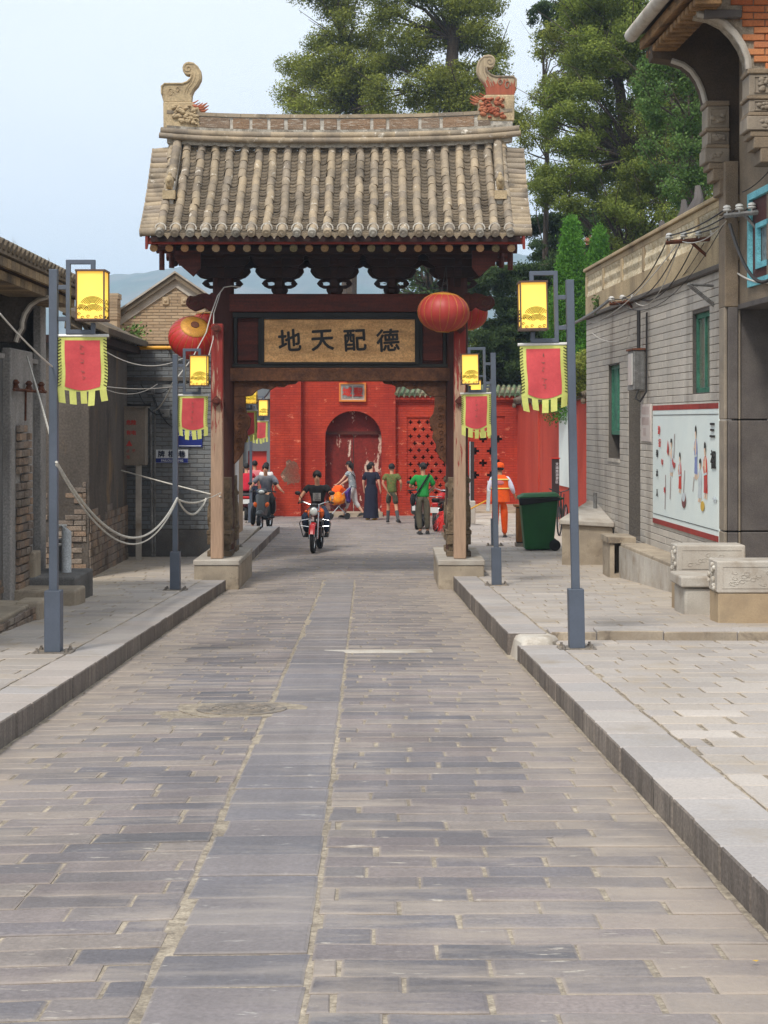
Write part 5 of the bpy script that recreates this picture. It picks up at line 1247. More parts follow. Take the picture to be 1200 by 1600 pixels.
def strip(p0, p1, w0, w1, y0, y1, m, name, par):    # sloping verge band
    a, c = Vector((X(p0[0], YH), Z(p0[1], YH))), Vector((X(p1[0], YH), Z(p1[1], YH)))
    b = MB(); b.hexa([(a.x, y0, a.y-w1), (c.x, y0, c.y-w1), (c.x, y1, c.y-w1), (a.x, y1, a.y-w1), (a.x, y0, a.y-w0), (c.x, y0, c.y-w0), (c.x, y1, c.y-w0), (a.x, y1, a.y-w0)])
    return b.obj(name, m, par)
for p0, p1 in (((168, 502), (275, 429)), ((275, 429), (380, 501))):
    strip(p0, p1, .10, .26, YH-.05, YH, K['conc_pale'], 'verge_band', h4)
    vb = strip(p0, p1, -.02, .10, YH-.14, 38, K['tile_pan'], 'verge_tiles', h4)
    strip(p0, p1, -.06, -.02, YH-.18, YH+.1, K['conc_pale'], 'verge_cap', vb)
for u in (259, 288):
    b = MB(); c = P(u, 470, YH-.02); b.box(c, (.13, .06, .16)); b.ball(c+Vector((0, -.03, 0)), (.04, .03, .04), 7, 5); b.obj('wall_boss', K['tan_stone'], h4, bev=.008)
b = MB(); b.bb(X(170, YH), -3.35, YH+.12, 38, -1.2, Z(500, YH)); b.obj('house_body', K['tanbrick'], h4)
b = MB(); b.bb(X(171, 32), X(184, 32), 31.9, 32.3, Z(560, 32), Z(466, 32)); c_ = b.obj('chimney', K['tanbrick'], h4)
for i in range(9):
    b = MB(); b.tint = random.random(); o_ = .01 if i < 7 else .03; b.bb(X(171, 32)-o_, X(184, 32)+o_, 31.88, 32.3, Z(500-i*4.6, 32)+.004, Z(495.4-i*4.6, 32)-.004); b.obj('brick', K['tanbrick'], c_)
K['leaf_bright'] = mat('leaf_bright', S(96, 124, 50), S(76, 104, 40), ns=9, rough=.7, bump=0, co='pos')
b = MB()
for i in range(160):
    c = P(212, 520, 30.2)+Vector((random.gauss(0, .1), random.gauss(0, .1), random.gauss(0, .1))); d = Vector((random.uniform(-1, 1), random.uniform(-1, 1), random.uniform(-1, 1))).normalized()*.03; e = d.orthogonal()*.7
    b.add([c-d, c+e, c+d, c-e], [(0, 1, 2, 3)])
b.obj('wall_weed', K['leaf_bright'], None, 'small green weed sprouting at the broken eave of the dark plaster house', 'plant')
# gas pipe, electric cabinet, signs, posts on the outbuilding
K['yellow_pipe'] = flat('yellow_pipe', S(224, 160, 36), .4)
gpipe = thing('gas_pipe', 'yellow gas pipe running level across the top of the grey brick wall', 'pipe', (-4, 30.4, Z(543, 30.4)))
b = MB(); b.cyl((-5.6, 30.4, Z(544, 30.4)), (X(330, 30.4), 30.4, Z(543, 30.4)), .037, n=10); b.obj('pipe_run', K['yellow_pipe'], gpipe, smooth=True)
b = MB()
for u in (215, 262, 318): b.bb(X(u, 30.4)-.012, X(u, 30.4)+.012, 30.38, 30.6, Z(543, 30.4)-.045, Z(543, 30.4)+.045)
b.obj('pipe_clip', K['rust'], gpipe, kind='stuff')
K['cab'] = mat('cab', S(146, 134, 120), S(132, 122, 110), ns=4, rough=.6, bump=.05, dirt=S(110, 98, 86), dt=(.6, .75))
K['red_paint'] = flat('red_paint', S(190, 52, 40), .6)
cb = thing('electric_cabinet', 'tan electric cabinet with red warning characters on a post by the dark plaster house', 'electric cabinet', (X(205, 29.8), 29.8, pw(29.8)))
b = MB(); x0, x1 = X(176, 29.8), X(227, 29.8); z0, z1 = Z(727, 29.8), Z(637, 29.8); b.bb(x0, x1, 29.8, 30.15, z0, z1); cs = b.obj('case', K['cab'], cb, bev=.01)
b = MB(); b.bb(x0+.02, x1-.05, 29.785, 29.8, z0+.04, z1-.05); b.obj('cabinet_door', K['cab'], cs, bev=.006)
b = MB(); b.bb(x0-.03, x1+.03, 29.76, 30.2, z1, z1+.025); b.obj('roof_sheet', K['cab'], cs)
b = MB(); b.bb(X(212, 29.9), X(220, 29.9), 29.9, 30.0, -1.2, z0); b.obj('post', K['conc_pale'], cb)
for ch, u, v in (('危', 201, 660), ('险', 209, 660), ('有', 201, 676), ('电', 209, 676)): q = P(u, v, 29.78); text(ch, .095, q, (1, 0, 0), (0, 0, 1), K['red_paint'], cs, bold=.003)
b = MB(); q = P(202, 697, 29.78); b.prism([(-.06, 0), (.06, 0), (0, .11)], q, (1, 0, 0), (0, 0, 1), (0, -1, 0), .004); b.obj('warning_triangle', K['red_paint'], cs)
for ch, u, v in (('止', 200, 706), ('步', 209, 706), ('当', 200, 716)): q = P(u, v-2, 29.78); text(ch, .07, q, (1, 0, 0), (0, 0, 1), K['red_paint'], cs)
K['sign_white'] = flat('sign_white', S(222, 226, 230), .4); K['sign_blue'] = flat('sign_blue', S(34, 48, 130), .4); K['sign_navy'] = flat('sign_navy', S(26, 30, 60), .5)
sg_ = thing('street_name_sign', 'white and blue street name plate with three characters on the grey brick wall', 'sign', P(268, 713, 30.57))
q0, q1 = P(243, 716, 30.57), P(294, 702.5, 30.57); b = MB(); b.bb(q0.x, q1.x, 30.575, 30.595, Z(723.5, 30.57), q1.z); pls = b.obj('plate', K['sign_white'], sg_)
b = MB(); b.bb(q0.x+.004, q1.x-.004, 30.571, 30.575, Z(723, 30.57), q0.z); b.obj('blue_band', K['sign_blue'], pls)
for ch, u in (('牌', 252), ('楼', 268), ('巷', 284)): text(ch, .135, P(u, 709.3, 30.568), (1, 0, 0), (0, 0, 1), K['sign_navy'], pls, bold=.004)
text('PAILOU XIANG', .062, P(269, 719.6, 30.566), (1, 0, 0), (0, 0, 1), K['sign_white'], pls, name='lettering', bold=.001)
s2 = thing('blue_sign', 'blue notice plate half hidden behind the banner, above the street name sign', 'sign', P(296, 684, 30.57))
q0, q1 = P(278, 698.5, 30.57), P(316, 668, 30.57); b = MB(); b.bb(q0.x, q1.x, 30.575, 30.595, q0.z, q1.z); pls = b.obj('plate', K['sign_blue'], s2)
b = MB(); b.bb(q0.x+.02, q1.x-.02, 30.571, 30.575, q0.z+.015, q0.z+.03); b.obj('white_line', K['sign_white'], pls)
text('文明街巷', .12, P(297, 677, 30.568), (1, 0, 0), (0, 0, 1), K['sign_white'], pls)
dp = thing('drain_pipe', 'thin grey downpipe beside the electric cabinet on the grey brick wall', 'pipe', P(238, 870, 30.5))
b = MB(); b.cyl(P(235, 640, 30.5), P(238, 872, 30.5), .03, n=8); b.cyl(P(242, 640, 30.5), P(242, 872, 30.5), .018, n=6); b.obj('pipe_run', K['metal_grey'], dp, smooth=True)
jb = thing('junction_box', 'grey junction box with drooping cables on the brick wall under the left red lantern', 'junction box', P(256, 645, 30.5))
b = MB(); b.box(P(258, 646, 30.5), (.18, .14, .16)); b.box(P(236, 612, 30.5), (.14, .12, .12)); b.obj('box_body', K['metal_grey'], jb, bev=.01)
b = MB()
for q in [((196, 632), (236, 632), .05, .03), ((236, 612), (270, 600), .2, .008), ((236, 612), (262, 655), .3, .008), ((215, 610), (256, 646), .35, .010), ((240, 620), (275, 668), .3, .012), ((220, 600), (236, 612), .1, .01)]:
    a_, c_ = P(*q[0], 30.45), P(*q[1], 30.4); b.tube([a_.lerp(c_, t)-Vector((0, 0, q[2]*4*t*(1-t)*.5)) for t in np.linspace(0, 1, 9)], q[3], 5)
b.obj('loose_cables', K['cable'], jb, kind='stuff')
wire((P(0, 490, 13), P(84, 575, 14.2)), .02, .008, K['cable_pale'], 'white cord running down from the left edge to the near left lamp post')
wire((P(160, 546, 24), P(285, 560, 26)), .18, .008, K['cable_pale'], 'pale cable slung below the yellow gas pipe')
wire((P(165, 604, 24), P(330, 590, 28)), .10, .006, K['cable_pale'], 'pale cable crossing the brick wall behind the second left banner')
wire((P(165, 608, 24), P(246, 600, 28)), .12, .005, K['cable_pale'], 'lower pale cable looping to the wall fitting left of the banner')
wire((P(270, 598, 29), P(240, 642, 30.2)), .1, .014, K['cable_pale'], 'short white cable hanging down to the junction box')
# white rope and tape between lamp posts and gate
K['rope'] = mat('rope', S(212, 208, 198), S(186, 182, 172), ns=20, rough=.9, bump=.3, bs=80)
wire((P(42, 557, 19.6), P(90, 725, 14.15)), -.03, .010, K['rope'], 'white rope leaning from the wall bracket down to the near left lamp post', name='rope', cat='rope')
wire((P(88, 722, 14.1), P(277, 778, 23.0)), .62, .014, K['rope'], 'white double rope sagging between the two nearest left lamp posts', name='rope', cat='rope', n=30)
wire((P(88, 726, 14.12), P(277, 781, 23.05)), .67, .010, K['rope'], 'thinner strand of the white rope sagging just below the double rope', name='rope', cat='rope', n=30)
wire((P(277, 778, 23.0), P(322, 779, 24.5)), .24, .016, K['rope'], 'short white rope looping in a deep bow right of the second left lamp post', name='rope', cat='rope', n=20)
wire((P(277, 780, 23.0), P(320, 781, 24.5)), .05, .016, K['rope'], 'short white rope pulled nearly straight right of the second left lamp post', name='rope', cat='rope')
wire((P(322, 779, 24.5), P(345, 770, 26.0)), .01, .008, K['rope'], 'thin cord tying the white ropes to the gate post', name='rope', cat='rope')
wire((P(190, 735, 28), P(345, 776, 26.0)), .01, .014, K['rope'], 'straight white rope rising from the gate post to the electric cabinet', name='rope', cat='rope')
# ------------------------------------------------------------ far left end of the cross street
fb2 = thing('far_grey_building', 'far grey street building with a red shutter, left of the red wall', 'building', (-7, 60, -1.4))
b = MB(); wallslab(b, (-14, 60, 0), (1, 0, 0), 12, -1.5, 4.2, .3, [(14-5.1, -1.5, 14-4.4, .45), (14-6.6, -.2, 14-5.6, 1.3)]); b.obj('wall', K['bluebrick'], fb2)
b = MB(); wallslab(b, (-5.1, 60.15, 0), (1, 0, 0), .7, -1.5, .45, .04); b.obj('shutter', K['red_paint'], fb2)
b = MB(); wallslab(b, (-6.6, 60.15, 0), (1, 0, 0), 1, -.2, 1.3, .04); b.obj('window', K['glass'], fb2)
b = MB(); b.bb(-14, -2, 59.4, 60, 2.4, 2.5); b.obj('canopy', K['metal_grey'], fb2)
b = MB(); b.bb(-5.45, -5.3, 59.7, 60, -1.5, 2.4); b.obj('column', K['white_plaster'], fb2)
wire((P(385, 613, 45), P(423, 607, 49)), .3, .03, K['cable'], 'dark cable tangle over the far left lamps')
# ------------------------------------------------------------ red wall with arched doorway
def paintedbrick(name, c1, c2, fade, pale):
    a = N(name); k = a.coord(); sp = a.n('ShaderNodeSeparateXYZ'); a.l(k, sp.inputs[0]); cb_ = a.n('ShaderNodeCombineXYZ'); a.l(sp.outputs[0], cb_.inputs[0]); a.l(sp.outputs[2], cb_.inputs[1])
    br_ = a.n('ShaderNodeTexBrick'); a.l(cb_.outputs[0], br_.inputs[0]); br_.inputs['Scale'].default_value = 1; br_.inputs['Brick Width'].default_value = .28; br_.inputs['Row Height'].default_value = .075
    br_.inputs['Mortar Size'].default_value = .007; br_.inputs['Color1'].default_value = (1, 1, 1, 1); br_.inputs['Color2'].default_value = (.84, .84, .84, 1); br_.inputs['Mortar'].default_value = (.66, .66, .66, 1)
    base = a.mix(a.rng(a.noise(k, 1.1, 7, .65), .35, .65), c1, c2); base = a.mix(a.rng(a.noise(a.coord('pos', (1, 1, .4)), .8, 7, .65), .48, .68), base, fade)
    base = a.mix(1.0, base, br_.outputs[0], 'MULTIPLY'); base = a.mix(a.rng(a.noise(a.coord('pos', (1, 1, 2.2)), 2.4, 9, .72), .60, .66), base, pale)
    a.l(base, a.b.inputs['Base Color']); a.b.inputs['Roughness'].default_value = .85; a.b.inputs['Specular IOR Level'].default_value = .25
    bn = a.n('ShaderNodeBump'); bn.inputs['Strength'].default_value = .8; bn.inputs['Distance'].default_value = .02; h = a.math('ADD', br_.outputs['Fac'], a.math('MULTIPLY', a.noise(k, 9, 6), -.8)); bn.invert = True
    a.l(h, bn.inputs['Height']); a.l(bn.outputs[0], a.b.inputs['Normal']); return a.m
K['redwall'] = paintedbrick('redwall', S(190, 66, 42), S(172, 54, 38), S(150, 46, 34), S(210, 122, 94))
K['redwall2'] = mat('redwall2', S(186, 68, 48), S(170, 56, 42), ns=1.2, rough=.85, bump=.2, bs=18, ds=.9, st=(1, 1, .25), var=.15, fine=.1, dirt=S(188, 84, 66), dt=(.56, .72))
K['reddoor'] = mat('reddoor', S(122, 34, 26), S(104, 30, 24), ns=2, rough=.8, bump=.3, bs=18, dirt2=S(206, 178, 160), d2s=2.2, d2t=(.575, .605), st=(1.6, 1.6, .7))
K['redpeel'] = mat('redpeel', S(140, 60, 46), S(112, 92, 76), ns=2.2, rough=.95, bump=.6, bs=20, dirt2=S(196, 150, 128), d2s=3, d2t=(.58, .66))
K['green_tile'] = mat('green_tile', S(92, 112, 84), S(120, 128, 100), ns=3, rough=.45, bump=.3, bs=40, co='pos', dirt=S(176, 150, 120), ds=2, dt=(.56, .66), ramp=[S(84, 108, 80), S(110, 120, 92), S(140, 132, 104), S(74, 94, 72)])
K['orange_frame'] = flat('orange_frame', S(206, 120, 50), .6)
rw = thing('red_wall_gateway', 'tall red painted brick wall with walled arch doorway and framed name plaque', 'gateway', (-1.5, 50, G(50)))
zb = G(50)-.2; YW = 50
x0, x1 = X(470, YW), X(618, YW); zt = 3.95
arcp = [(X(596, YW), zb)]+[(X(552+44*math.cos(a), YW), Z(684-42*math.sin(a), YW)) for a in np.linspace(0, math.pi, 17)]+[(X(508, YW), zb)]
b = MB(); b.prism([(x0, zb), (x0, zt), (x1, zt), (x1, zb)]+arcp, (0, YW, 0), (1, 0, 0), (0, 0, 1), (0, 1, 0), .7); b.obj('wall', K['redwall'], rw)
b = MB(); b.bb(X(422, 49.7), X(470, 49.7), 49.7, 50.7, zb, zt); b.obj('wall_pier', K['redwall'], rw)
b = MB(); random.seed(5); b.prism([(X(455+13*math.cos(a)*(1+.35*random.uniform(-1, 1)), YW), Z(741+18*math.sin(a)*(1+.35*random.uniform(-1, 1)), YW)) for a in np.linspace(0, 2*math.pi, 23)[:-1]], (0, 49.695, 0), (1, 0, 0), (0, 0, 1), (0, 1, 0), .012); b.obj('peeled_patch', K['redpeel'], rw)
b = MB(); b.bb(X(418, 49.6), x1+.1, 49.55, 50.8, zt, zt+.25); b.obj('wall_coping', K['tile_pan'], rw)
b = MB(); b.bb(X(508, YW), X(552, YW)-.01, 50.42, 50.47, zb, Z(676, YW)); b.obj('door_leaf', K['reddoor'], rw)
b = MB(); b.bb(X(552, YW)+.01, X(596, YW), 50.42, 50.47, zb, Z(676, YW)); b.obj('door_leaf', K['reddoor'], rw)
b = MB(); b.bb(X(500, YW), X(604, YW), 50.40, 50.46, Z(676, YW), Z(636, YW)); b.obj('arch_panel', K['reddoor'], rw)
b = MB(); b.bb(X(508, YW), X(596, YW), 50.33, 50.4, Z(679, YW), Z(674, YW)); b.obj('door_head', K['wood_red'], rw)
b = MB(); b.bb(X(506, YW), X(598, YW), 49.4, 50.4, zb, G(50)+.12); b.obj('door_sill', K['concrete'], rw)
pq = MB(); 
for q in ((530, 572, 598, 600.5), (530, 572, 625, 627.5), (530, 532.5, 600.5, 625), (569.5, 572, 600.5, 625)): pq.bb(X(q[0], YW), X(q[1], YW), 49.9, 50, Z(q[3], YW), Z(q[2], YW))
pqo = pq.obj('plaque_frame', K['orange_frame'], rw)
b = MB(); b.bb(X(532.5, YW), X(569.5, YW), 49.94, 50, Z(625, YW), Z(600.5, YW)); b.obj('plaque_panel', K['conc_pale'], pqo)
b = MB(); b.bb(X(535, YW), X(550, YW), 49.92, 49.94, Z(622, YW), Z(603, YW)); b.bb(X(552, YW), X(567, YW), 49.92, 49.94, Z(622, YW), Z(603, YW)); b.obj('plaque_field', K['metal_grey'], pqo, kind='stuff')
text('域', .30, P(542.5, 612.5, 49.91), (1, 0, 0), (0, 0, 1), K['red_paint'], pqo, bold=.01); text('聖', .30, P(559.5, 612.5, 49.91), (1, 0, 0), (0, 0, 1), K['red_paint'], pqo, bold=.01)
lt = MB(); lt.cyl(P(538, 591.5, 49.6), P(565, 591.5, 49.6), .03, n=8); lt.bb(X(540, 49.7), X(563, 49.7), 49.62, 49.9, Z(590.5, 49.7), Z(589, 49.7))
lt.obj('tube_lamp_fitting', K['porcelain'], rw)
# lower garden wall to the right, with pierced panels and green glazed coping
def lattice(par, x0, x1, z0, z1, y, cell, m=K['redwall']):
    nx, nz = int((x1-x0)/cell), int((z1-z0)/cell); b = MB(); cx = (x1-x0)/nx; cz = (z1-z0)/nz
    def hole(i, j):
        r = (j-1)//5; jj = (j-1) % 5; ii = (i-1+(3 if r % 2 else 0)) % 6
        return (jj in (0, 1, 2)) and (ii in (0, 1, 2)) and (jj == 1 or ii == 1) and 0 < i < nx-1 and 0 < j < nz-1
    for j in range(nz):
        i = 0
        while i < nx:
            if hole(i, j): i += 1; continue
            k = i
            while k < nx and not hole(k, j): k += 1
            b.bb(x0+i*cx, x0+k*cx, y, y+.16, z0+j*cz, z0+(j+1)*cz); i = k
    b.obj('pierced_panel', m, par, kind='stuff')
    b = MB(); b.bb(x0, x1, y+.22, y+.27, z0, z1); b.obj('panel_shade', K['wood_red'], par)
gwl = thing('pierced_garden_wall', 'lower red wall with cross-pierced brick panels and green glazed coping, right of the arched doorway', 'wall', (2.3, 50.2, G(50)))
Y5 = 50.2; xL, xR = X(618, Y5), X(815, Y5)
l1 = (X(636, Y5), Z(775, Y5), X(698, Y5), Z(652, Y5)); l2 = (X(733, Y5), Z(752, Y5), X(789, Y5), Z(650, Y5))
b = MB(); wallslab(b, (xL, Y5, 0), (1, 0, 0), xR-xL, zb, Z(618, Y5), .5, [(l[0]-xL, l[1], l[2]-xL, l[3]) for l in (l1, l2)]); b.obj('wall', K['redwall'], gwl)
lattice(gwl, l1[0], l1[2], l1[1], l1[3], Y5+.05, .044); lattice(gwl, l2[0], l2[2], l2[1], l2[3], Y5+.05, .075)
b = MB(); b.bb(xL-.03, xR, Y5-.08, Y5, Z(628, Y5), Z(625, Y5)); b.bb(xL-.05, xR, Y5-.14, Y5, Z(625, Y5)+.001, Z(618, Y5)); b.obj('wall_cornice', K['redwall'], gwl)
for i in range(24):
    x = xL+.02+i*.165
    if x > xR: break
    b = MB(); b.tint = random.random(); b.cyl((x, Y5-.22, Z(616, Y5)), (x+.1, Y5+.28, Z(603, Y5)), .06, .055, 8); b.obj('glazed_tile', K['green_tile'], gwl, smooth=True)
    b = MB(); b.tint = random.random(); b.prism([(-.07, .03), (0, -.09), (.07, .03)], (x+.08, Y5-.2, Z(617, Y5)), (1, 0, 0), (0, 0, 1), (0, 1, 0), .03); b.obj('glazed_tile', K['green_tile'], gwl)
b = MB(); b.hexa([(xL, Y5-.15, Z(618, Y5)), (xR, Y5-.15, Z(618, Y5)), (xR, Y5+.6, Z(618, Y5)), (xL, Y5+.6, Z(618, Y5)), (xL, Y5-.12, Z(614, Y5)), (xR, Y5-.12, Z(614, Y5)), (xR, Y5+.28, Z(604, Y5)), (xL, Y5+.28, Z(604, Y5))]); b.obj('coping_bed', K['tile_pan'], gwl)
# glazed ridge of the gate roof behind
gr_ = thing('glazed_roof_ridge', 'green glazed roof ridge with flower tiles and dragon finial behind the red wall', 'roof', (3.9, 54, 2.4))
Y6 = 54
b = MB(); b.bb(X(735, Y6), X(806, Y6), Y6, Y6+.3, Z(600, Y6), Z(572, Y6)); b.obj('ridge_wall', K['green_tile'], gr_)
for i in range(4):
    for v in (575, 590):
        u = 742+i*16; b = MB(); c = P(u, v, Y6-.02)
        for k in range(6): b.ball(c+Vector((random.uniform(-.1, .1), 0, random.uniform(-.08, .08))), (.05, .03, .045), 6, 4)
        b.obj('flower_tile', K['red_clay'], gr_, smooth=True)
b = MB(); b.bb(X(735, Y6), X(808, Y6), Y6-.05, Y6+.35, Z(581, Y6), Z(578, Y6)); b.bb(X(735, Y6), X(800, Y6), Y6-.05, Y6+.35, Z(568, Y6), Z(565, Y6)); b.obj('ridge_moulding', K['green_tile'], gr_, kind='stuff')
for i in range(9):
    x = X(738, Y6)+i*.2; b = MB(); b.tint = random.random(); b.cyl((x, Y6-.9, Z(616, Y6)), (x, Y6, Z(598, Y6)), .085, n=8); b.obj('glazed_tile', K['green_tile'], gr_, smooth=True)
b = MB(); b.tube([P(798, 598, Y6), P(806, 585, Y6), P(800, 568, Y6), P(806, 556, Y6), P(801, 545, Y6)], [.2, .18, .14, .12, .05], 8); b.tube([P(786, 570, Y6), P(797, 562, Y6), P(803, 566, Y6)], [.05, .1, .1], 6); b.obj('dragon_finial', K['green_tile'], gr_, smooth=True)
b = MB(); b.tube([P(808, 560, Y6), P(810, 545, Y6), P(806, 535, Y6), P(812, 530, Y6)], [.12, .14, .1, .06], 7); b.tube([P(800, 600, Y6), P(812, 592, Y6), P(806, 580, Y6)], [.1, .16, .1], 7); b.obj('finial_clay', K['red_clay'], gr_, smooth=True)
b = MB(); b.bb(X(735, Y6), X(815, Y6), Y6-.3, Y6+.8, 0, Z(612, Y6)); b.obj('wall_below', K['redwall'], gr_)
# return wall coming towards the camera
rt = thing('red_side_wall', 'plain red plastered wall with weedy tile coping running up to the grey brick house', 'wall', (4.5, 44, G(44)))
A_, B_ = Vector((4.24, 50.2, 0)), Vector((5.05, 36.5, 0)); dd_ = (B_-A_); LL = dd_.length; du = dd_.normalized()
# normal to the right of du must look to the street (-x): du runs towards the camera
def on(s, v, y=None): return A_+du*s
nn = Vector((du.y, -du.x, 0))
b = MB(); wallslab(b, A_, du, LL, -1.6, 2.12, .4); wr = b.obj('wall', K['redwall2'], rt)
b = MB(); wallslab(b, A_+nn*.06, du, 4.2, -1.6, 2.08, .06); b.obj('wall_pilaster', K['redwall2'], rt)
b = MB(); wallslab(b, A_+nn*.14, du, LL, 2.12, 2.2, .7); cop = b.obj('coping', K['tile_pan'], rt)
for i in range(60):
    p = A_+du*(i*LL/60)+nn*.2; b = MB(); b.tint = random.random(); q = p-nn*.5; b.cyl((p.x, p.y, 2.22+random.uniform(-.02, .02)), (q.x, q.y, 2.42), .07, n=7); b.obj('coping_tile', K['tile_pan'], cop, smooth=True)
b = MB()
for i in range(7):
    p = A_+du*(i*LL/7+.3)+nn*.2; b.ball((p.x, p.y, 2.06), (.07, .07, .07), 7, 5); b.cyl((p.x, p.y, 2.0), (p.x, p.y, 2.14), .05, n=6)
b.obj('drip_boss', K['tile_pan'], cop, kind='stuff')
pn = thing('white_wall_panel', 'tall blank white panel fixed on the red side wall, partly behind the lamp post', 'panel', (4.7, 42.5, .5))
def onwall(u):  # parameter s along the return wall for a photo column
    lo, hi = 0, LL
    for _ in range(40):
        m_ = (lo+hi)/2; p = A_+du*m_; uu = 600+p.x*F/p.y
        if uu < u: lo = m_
        else: hi = m_
    return lo
s0_, s1_ = onwall(875), onwall(891); yy = (A_+du*s0_).y
b = MB(); wallslab(b, A_+du*s0_+nn*.03, du, s1_-s0_, Z(758, yy), Z(631, yy), .03); b.obj('board', K['mural'], pn)
K['sign_black'] = flat('sign_black', S(52, 44, 44), .5)
bs = thing('black_sign_pillar', 'narrow black upright sign pillar with white characters before the red side wall', 'sign', P(873, 805, 41))
b = MB(); q0, q1 = P(862.5, 808, 41), P(874, 717, 41); b.bb(q0.x, q1.x, 41, 41.1, q0.z, q1.z); pl2 = b.obj('pillar', K['sign_black'], bs, bev=.01)
for i, ch in enumerate('文庙旅游景区'): text(ch, .085, P(870.5, 725+i*5.6, 40.99), (1, 0, 0), (0, 0, 1), K['sign_white'], pl2)
b = MB(); b.bb(q0.x-.02, q1.x+.02, 40.98, 41.12, q1.z, q1.z+.03); b.obj('pillar_cap', K['red_paint'], pl2)
ds_ = thing('dark_sign_post', 'dark slim display post standing just behind the right gate column', 'sign', P(742, 785, 44))
b = MB(); q0, q1 = P(735, 784, 44), P(741, 690, 44); b.bb(q0.x, q1.x, 44, 44.1, q0.z, q1.z); b.obj('post_body', K['sign_black'], ds_)
b = MB(); b.bb(q0.x-.02, q0.x, 43.98, 44.1, q0.z, q1.z); b.obj('post_edge', K['alu'], ds_)
wb = thing('white_stone_block', 'small white stone block behind the right gate column', 'stone block', P(738, 815, 40))
b = MB(); q0, q1 = P(730, 815, 40), P(743, 783, 40); b.bb(q0.x, q1.x, 40, 40.3, q0.z-.05, q1.z); b.obj('block', K['conc_pale'], wb, bev=.02)
tr = thing('paved_terrace', None, None, (3, 45, G(45)), kind='structure')
b = MB(); b.hexa([(1.6, 40.5, -1.6), (4.9, 40.5, -1.6), (4.3, 50.2, -1.7), (2.4, 50.2, -1.7), (1.9, 40.5, G(40.5)+.17), (4.9, 40.5, G(40.5)+.17), (4.3, 50.2, G(50)+.24), (2.6, 50.2, G(50)+.24)]); b.obj('terrace_slab', K['conc_pale'], tr, bev=.02)
b = MB(); b.bb(2.3, 4.3, 46.5, 50.2, G(48), G(48)+.35); b.obj('terrace_step', K['concrete'], tr, bev=.02)
# two brick pinnacles with orange vases beyond the trees
for i, (u, v0, lab) in enumerate(((920, 372, 'brick pinnacle topped by an orange vase finial, left of the pair among the trees'), (951, 366, 'brick pinnacle topped by an orange vase finial, right of the pair beside the parapet'))):
    Y = 62; t = thing('roof_pinnacle', lab, 'finial', P(u, 460, Y)); c = P(u, v0, Y)
    b = MB(); b.lathe([(.02, .28), (.05, .22), (.13, .14), (.08, .06), (.16, -.02), (.2, -.12), (.1, -.22), (.24, -.28), (.24, -.36)], 12, c); b.obj('vase_finial', K['red_clay'], t, smooth=True)
    b = MB(); b.box(c+Vector((0, 0, -.42)), (.75, .75, .12), taper=.6); b.box(c+Vector((0, 0, -.54)), (.8, .8, .1)); b.obj('pinnacle_cap', K['conc_pale'], t)
    b = MB(); b.box(c+Vector((0, 0, -1.6)), (.55, .55, 2.1)); b.obj('pinnacle_shaft', K['redbrick'], t)
# ------------------------------------------------------------ street lamps with banners
K['steel_blue'] = mat('steel_blue', S(84, 92, 106), S(78, 86, 98), ns=4, rough=.45, bump=.05, fine=.06, co='obj', spec=.5)
K['lantern_frame'] = flat('lantern_frame', S(92, 70, 60), .5)
def glowmat():
    a = N('lantern_glow'); k = a.n('ShaderNodeTexCoord').outputs['Object']
    sp = a.n('ShaderNodeSeparateXYZ'); a.l(k, sp.inputs[0])
    d = a.n('ShaderNodeVectorMath', operation='DISTANCE'); a.l(k, d.inputs[0]); d.inputs[1].default_value = (0, 0, -.03)
    f = a.rng(d.outputs['Value'], .11, .27)
    col = a.mix(f, (1.0, .70, .055, 1), (.78, .36, .025, 1))
    a.b.inputs['Base Color'].default_value = (.7, .5, .12, 1); a.b.inputs['Roughness'].default_value = .5
    a.l(col, a.b.inputs['Emission Color']); a.b.inputs['Emission Strength'].default_value = .62
    return a.m
K['glow'] = glowmat()
K['cloth_red'] = mat('cloth_red', S(204, 82, 84), S(190, 72, 76), ns=6, rough=.9, bump=.15, bs=50, co='obj', fine=.06, var=.08, dirt=S(176, 90, 86), ds=6, dt=(.6, .8))
K['cloth_lime'] = mat('cloth_lime', S(204, 206, 118), S(190, 192, 104), ns=6, rough=.9, bump=.1, co='obj', fine=.06, var=.06)
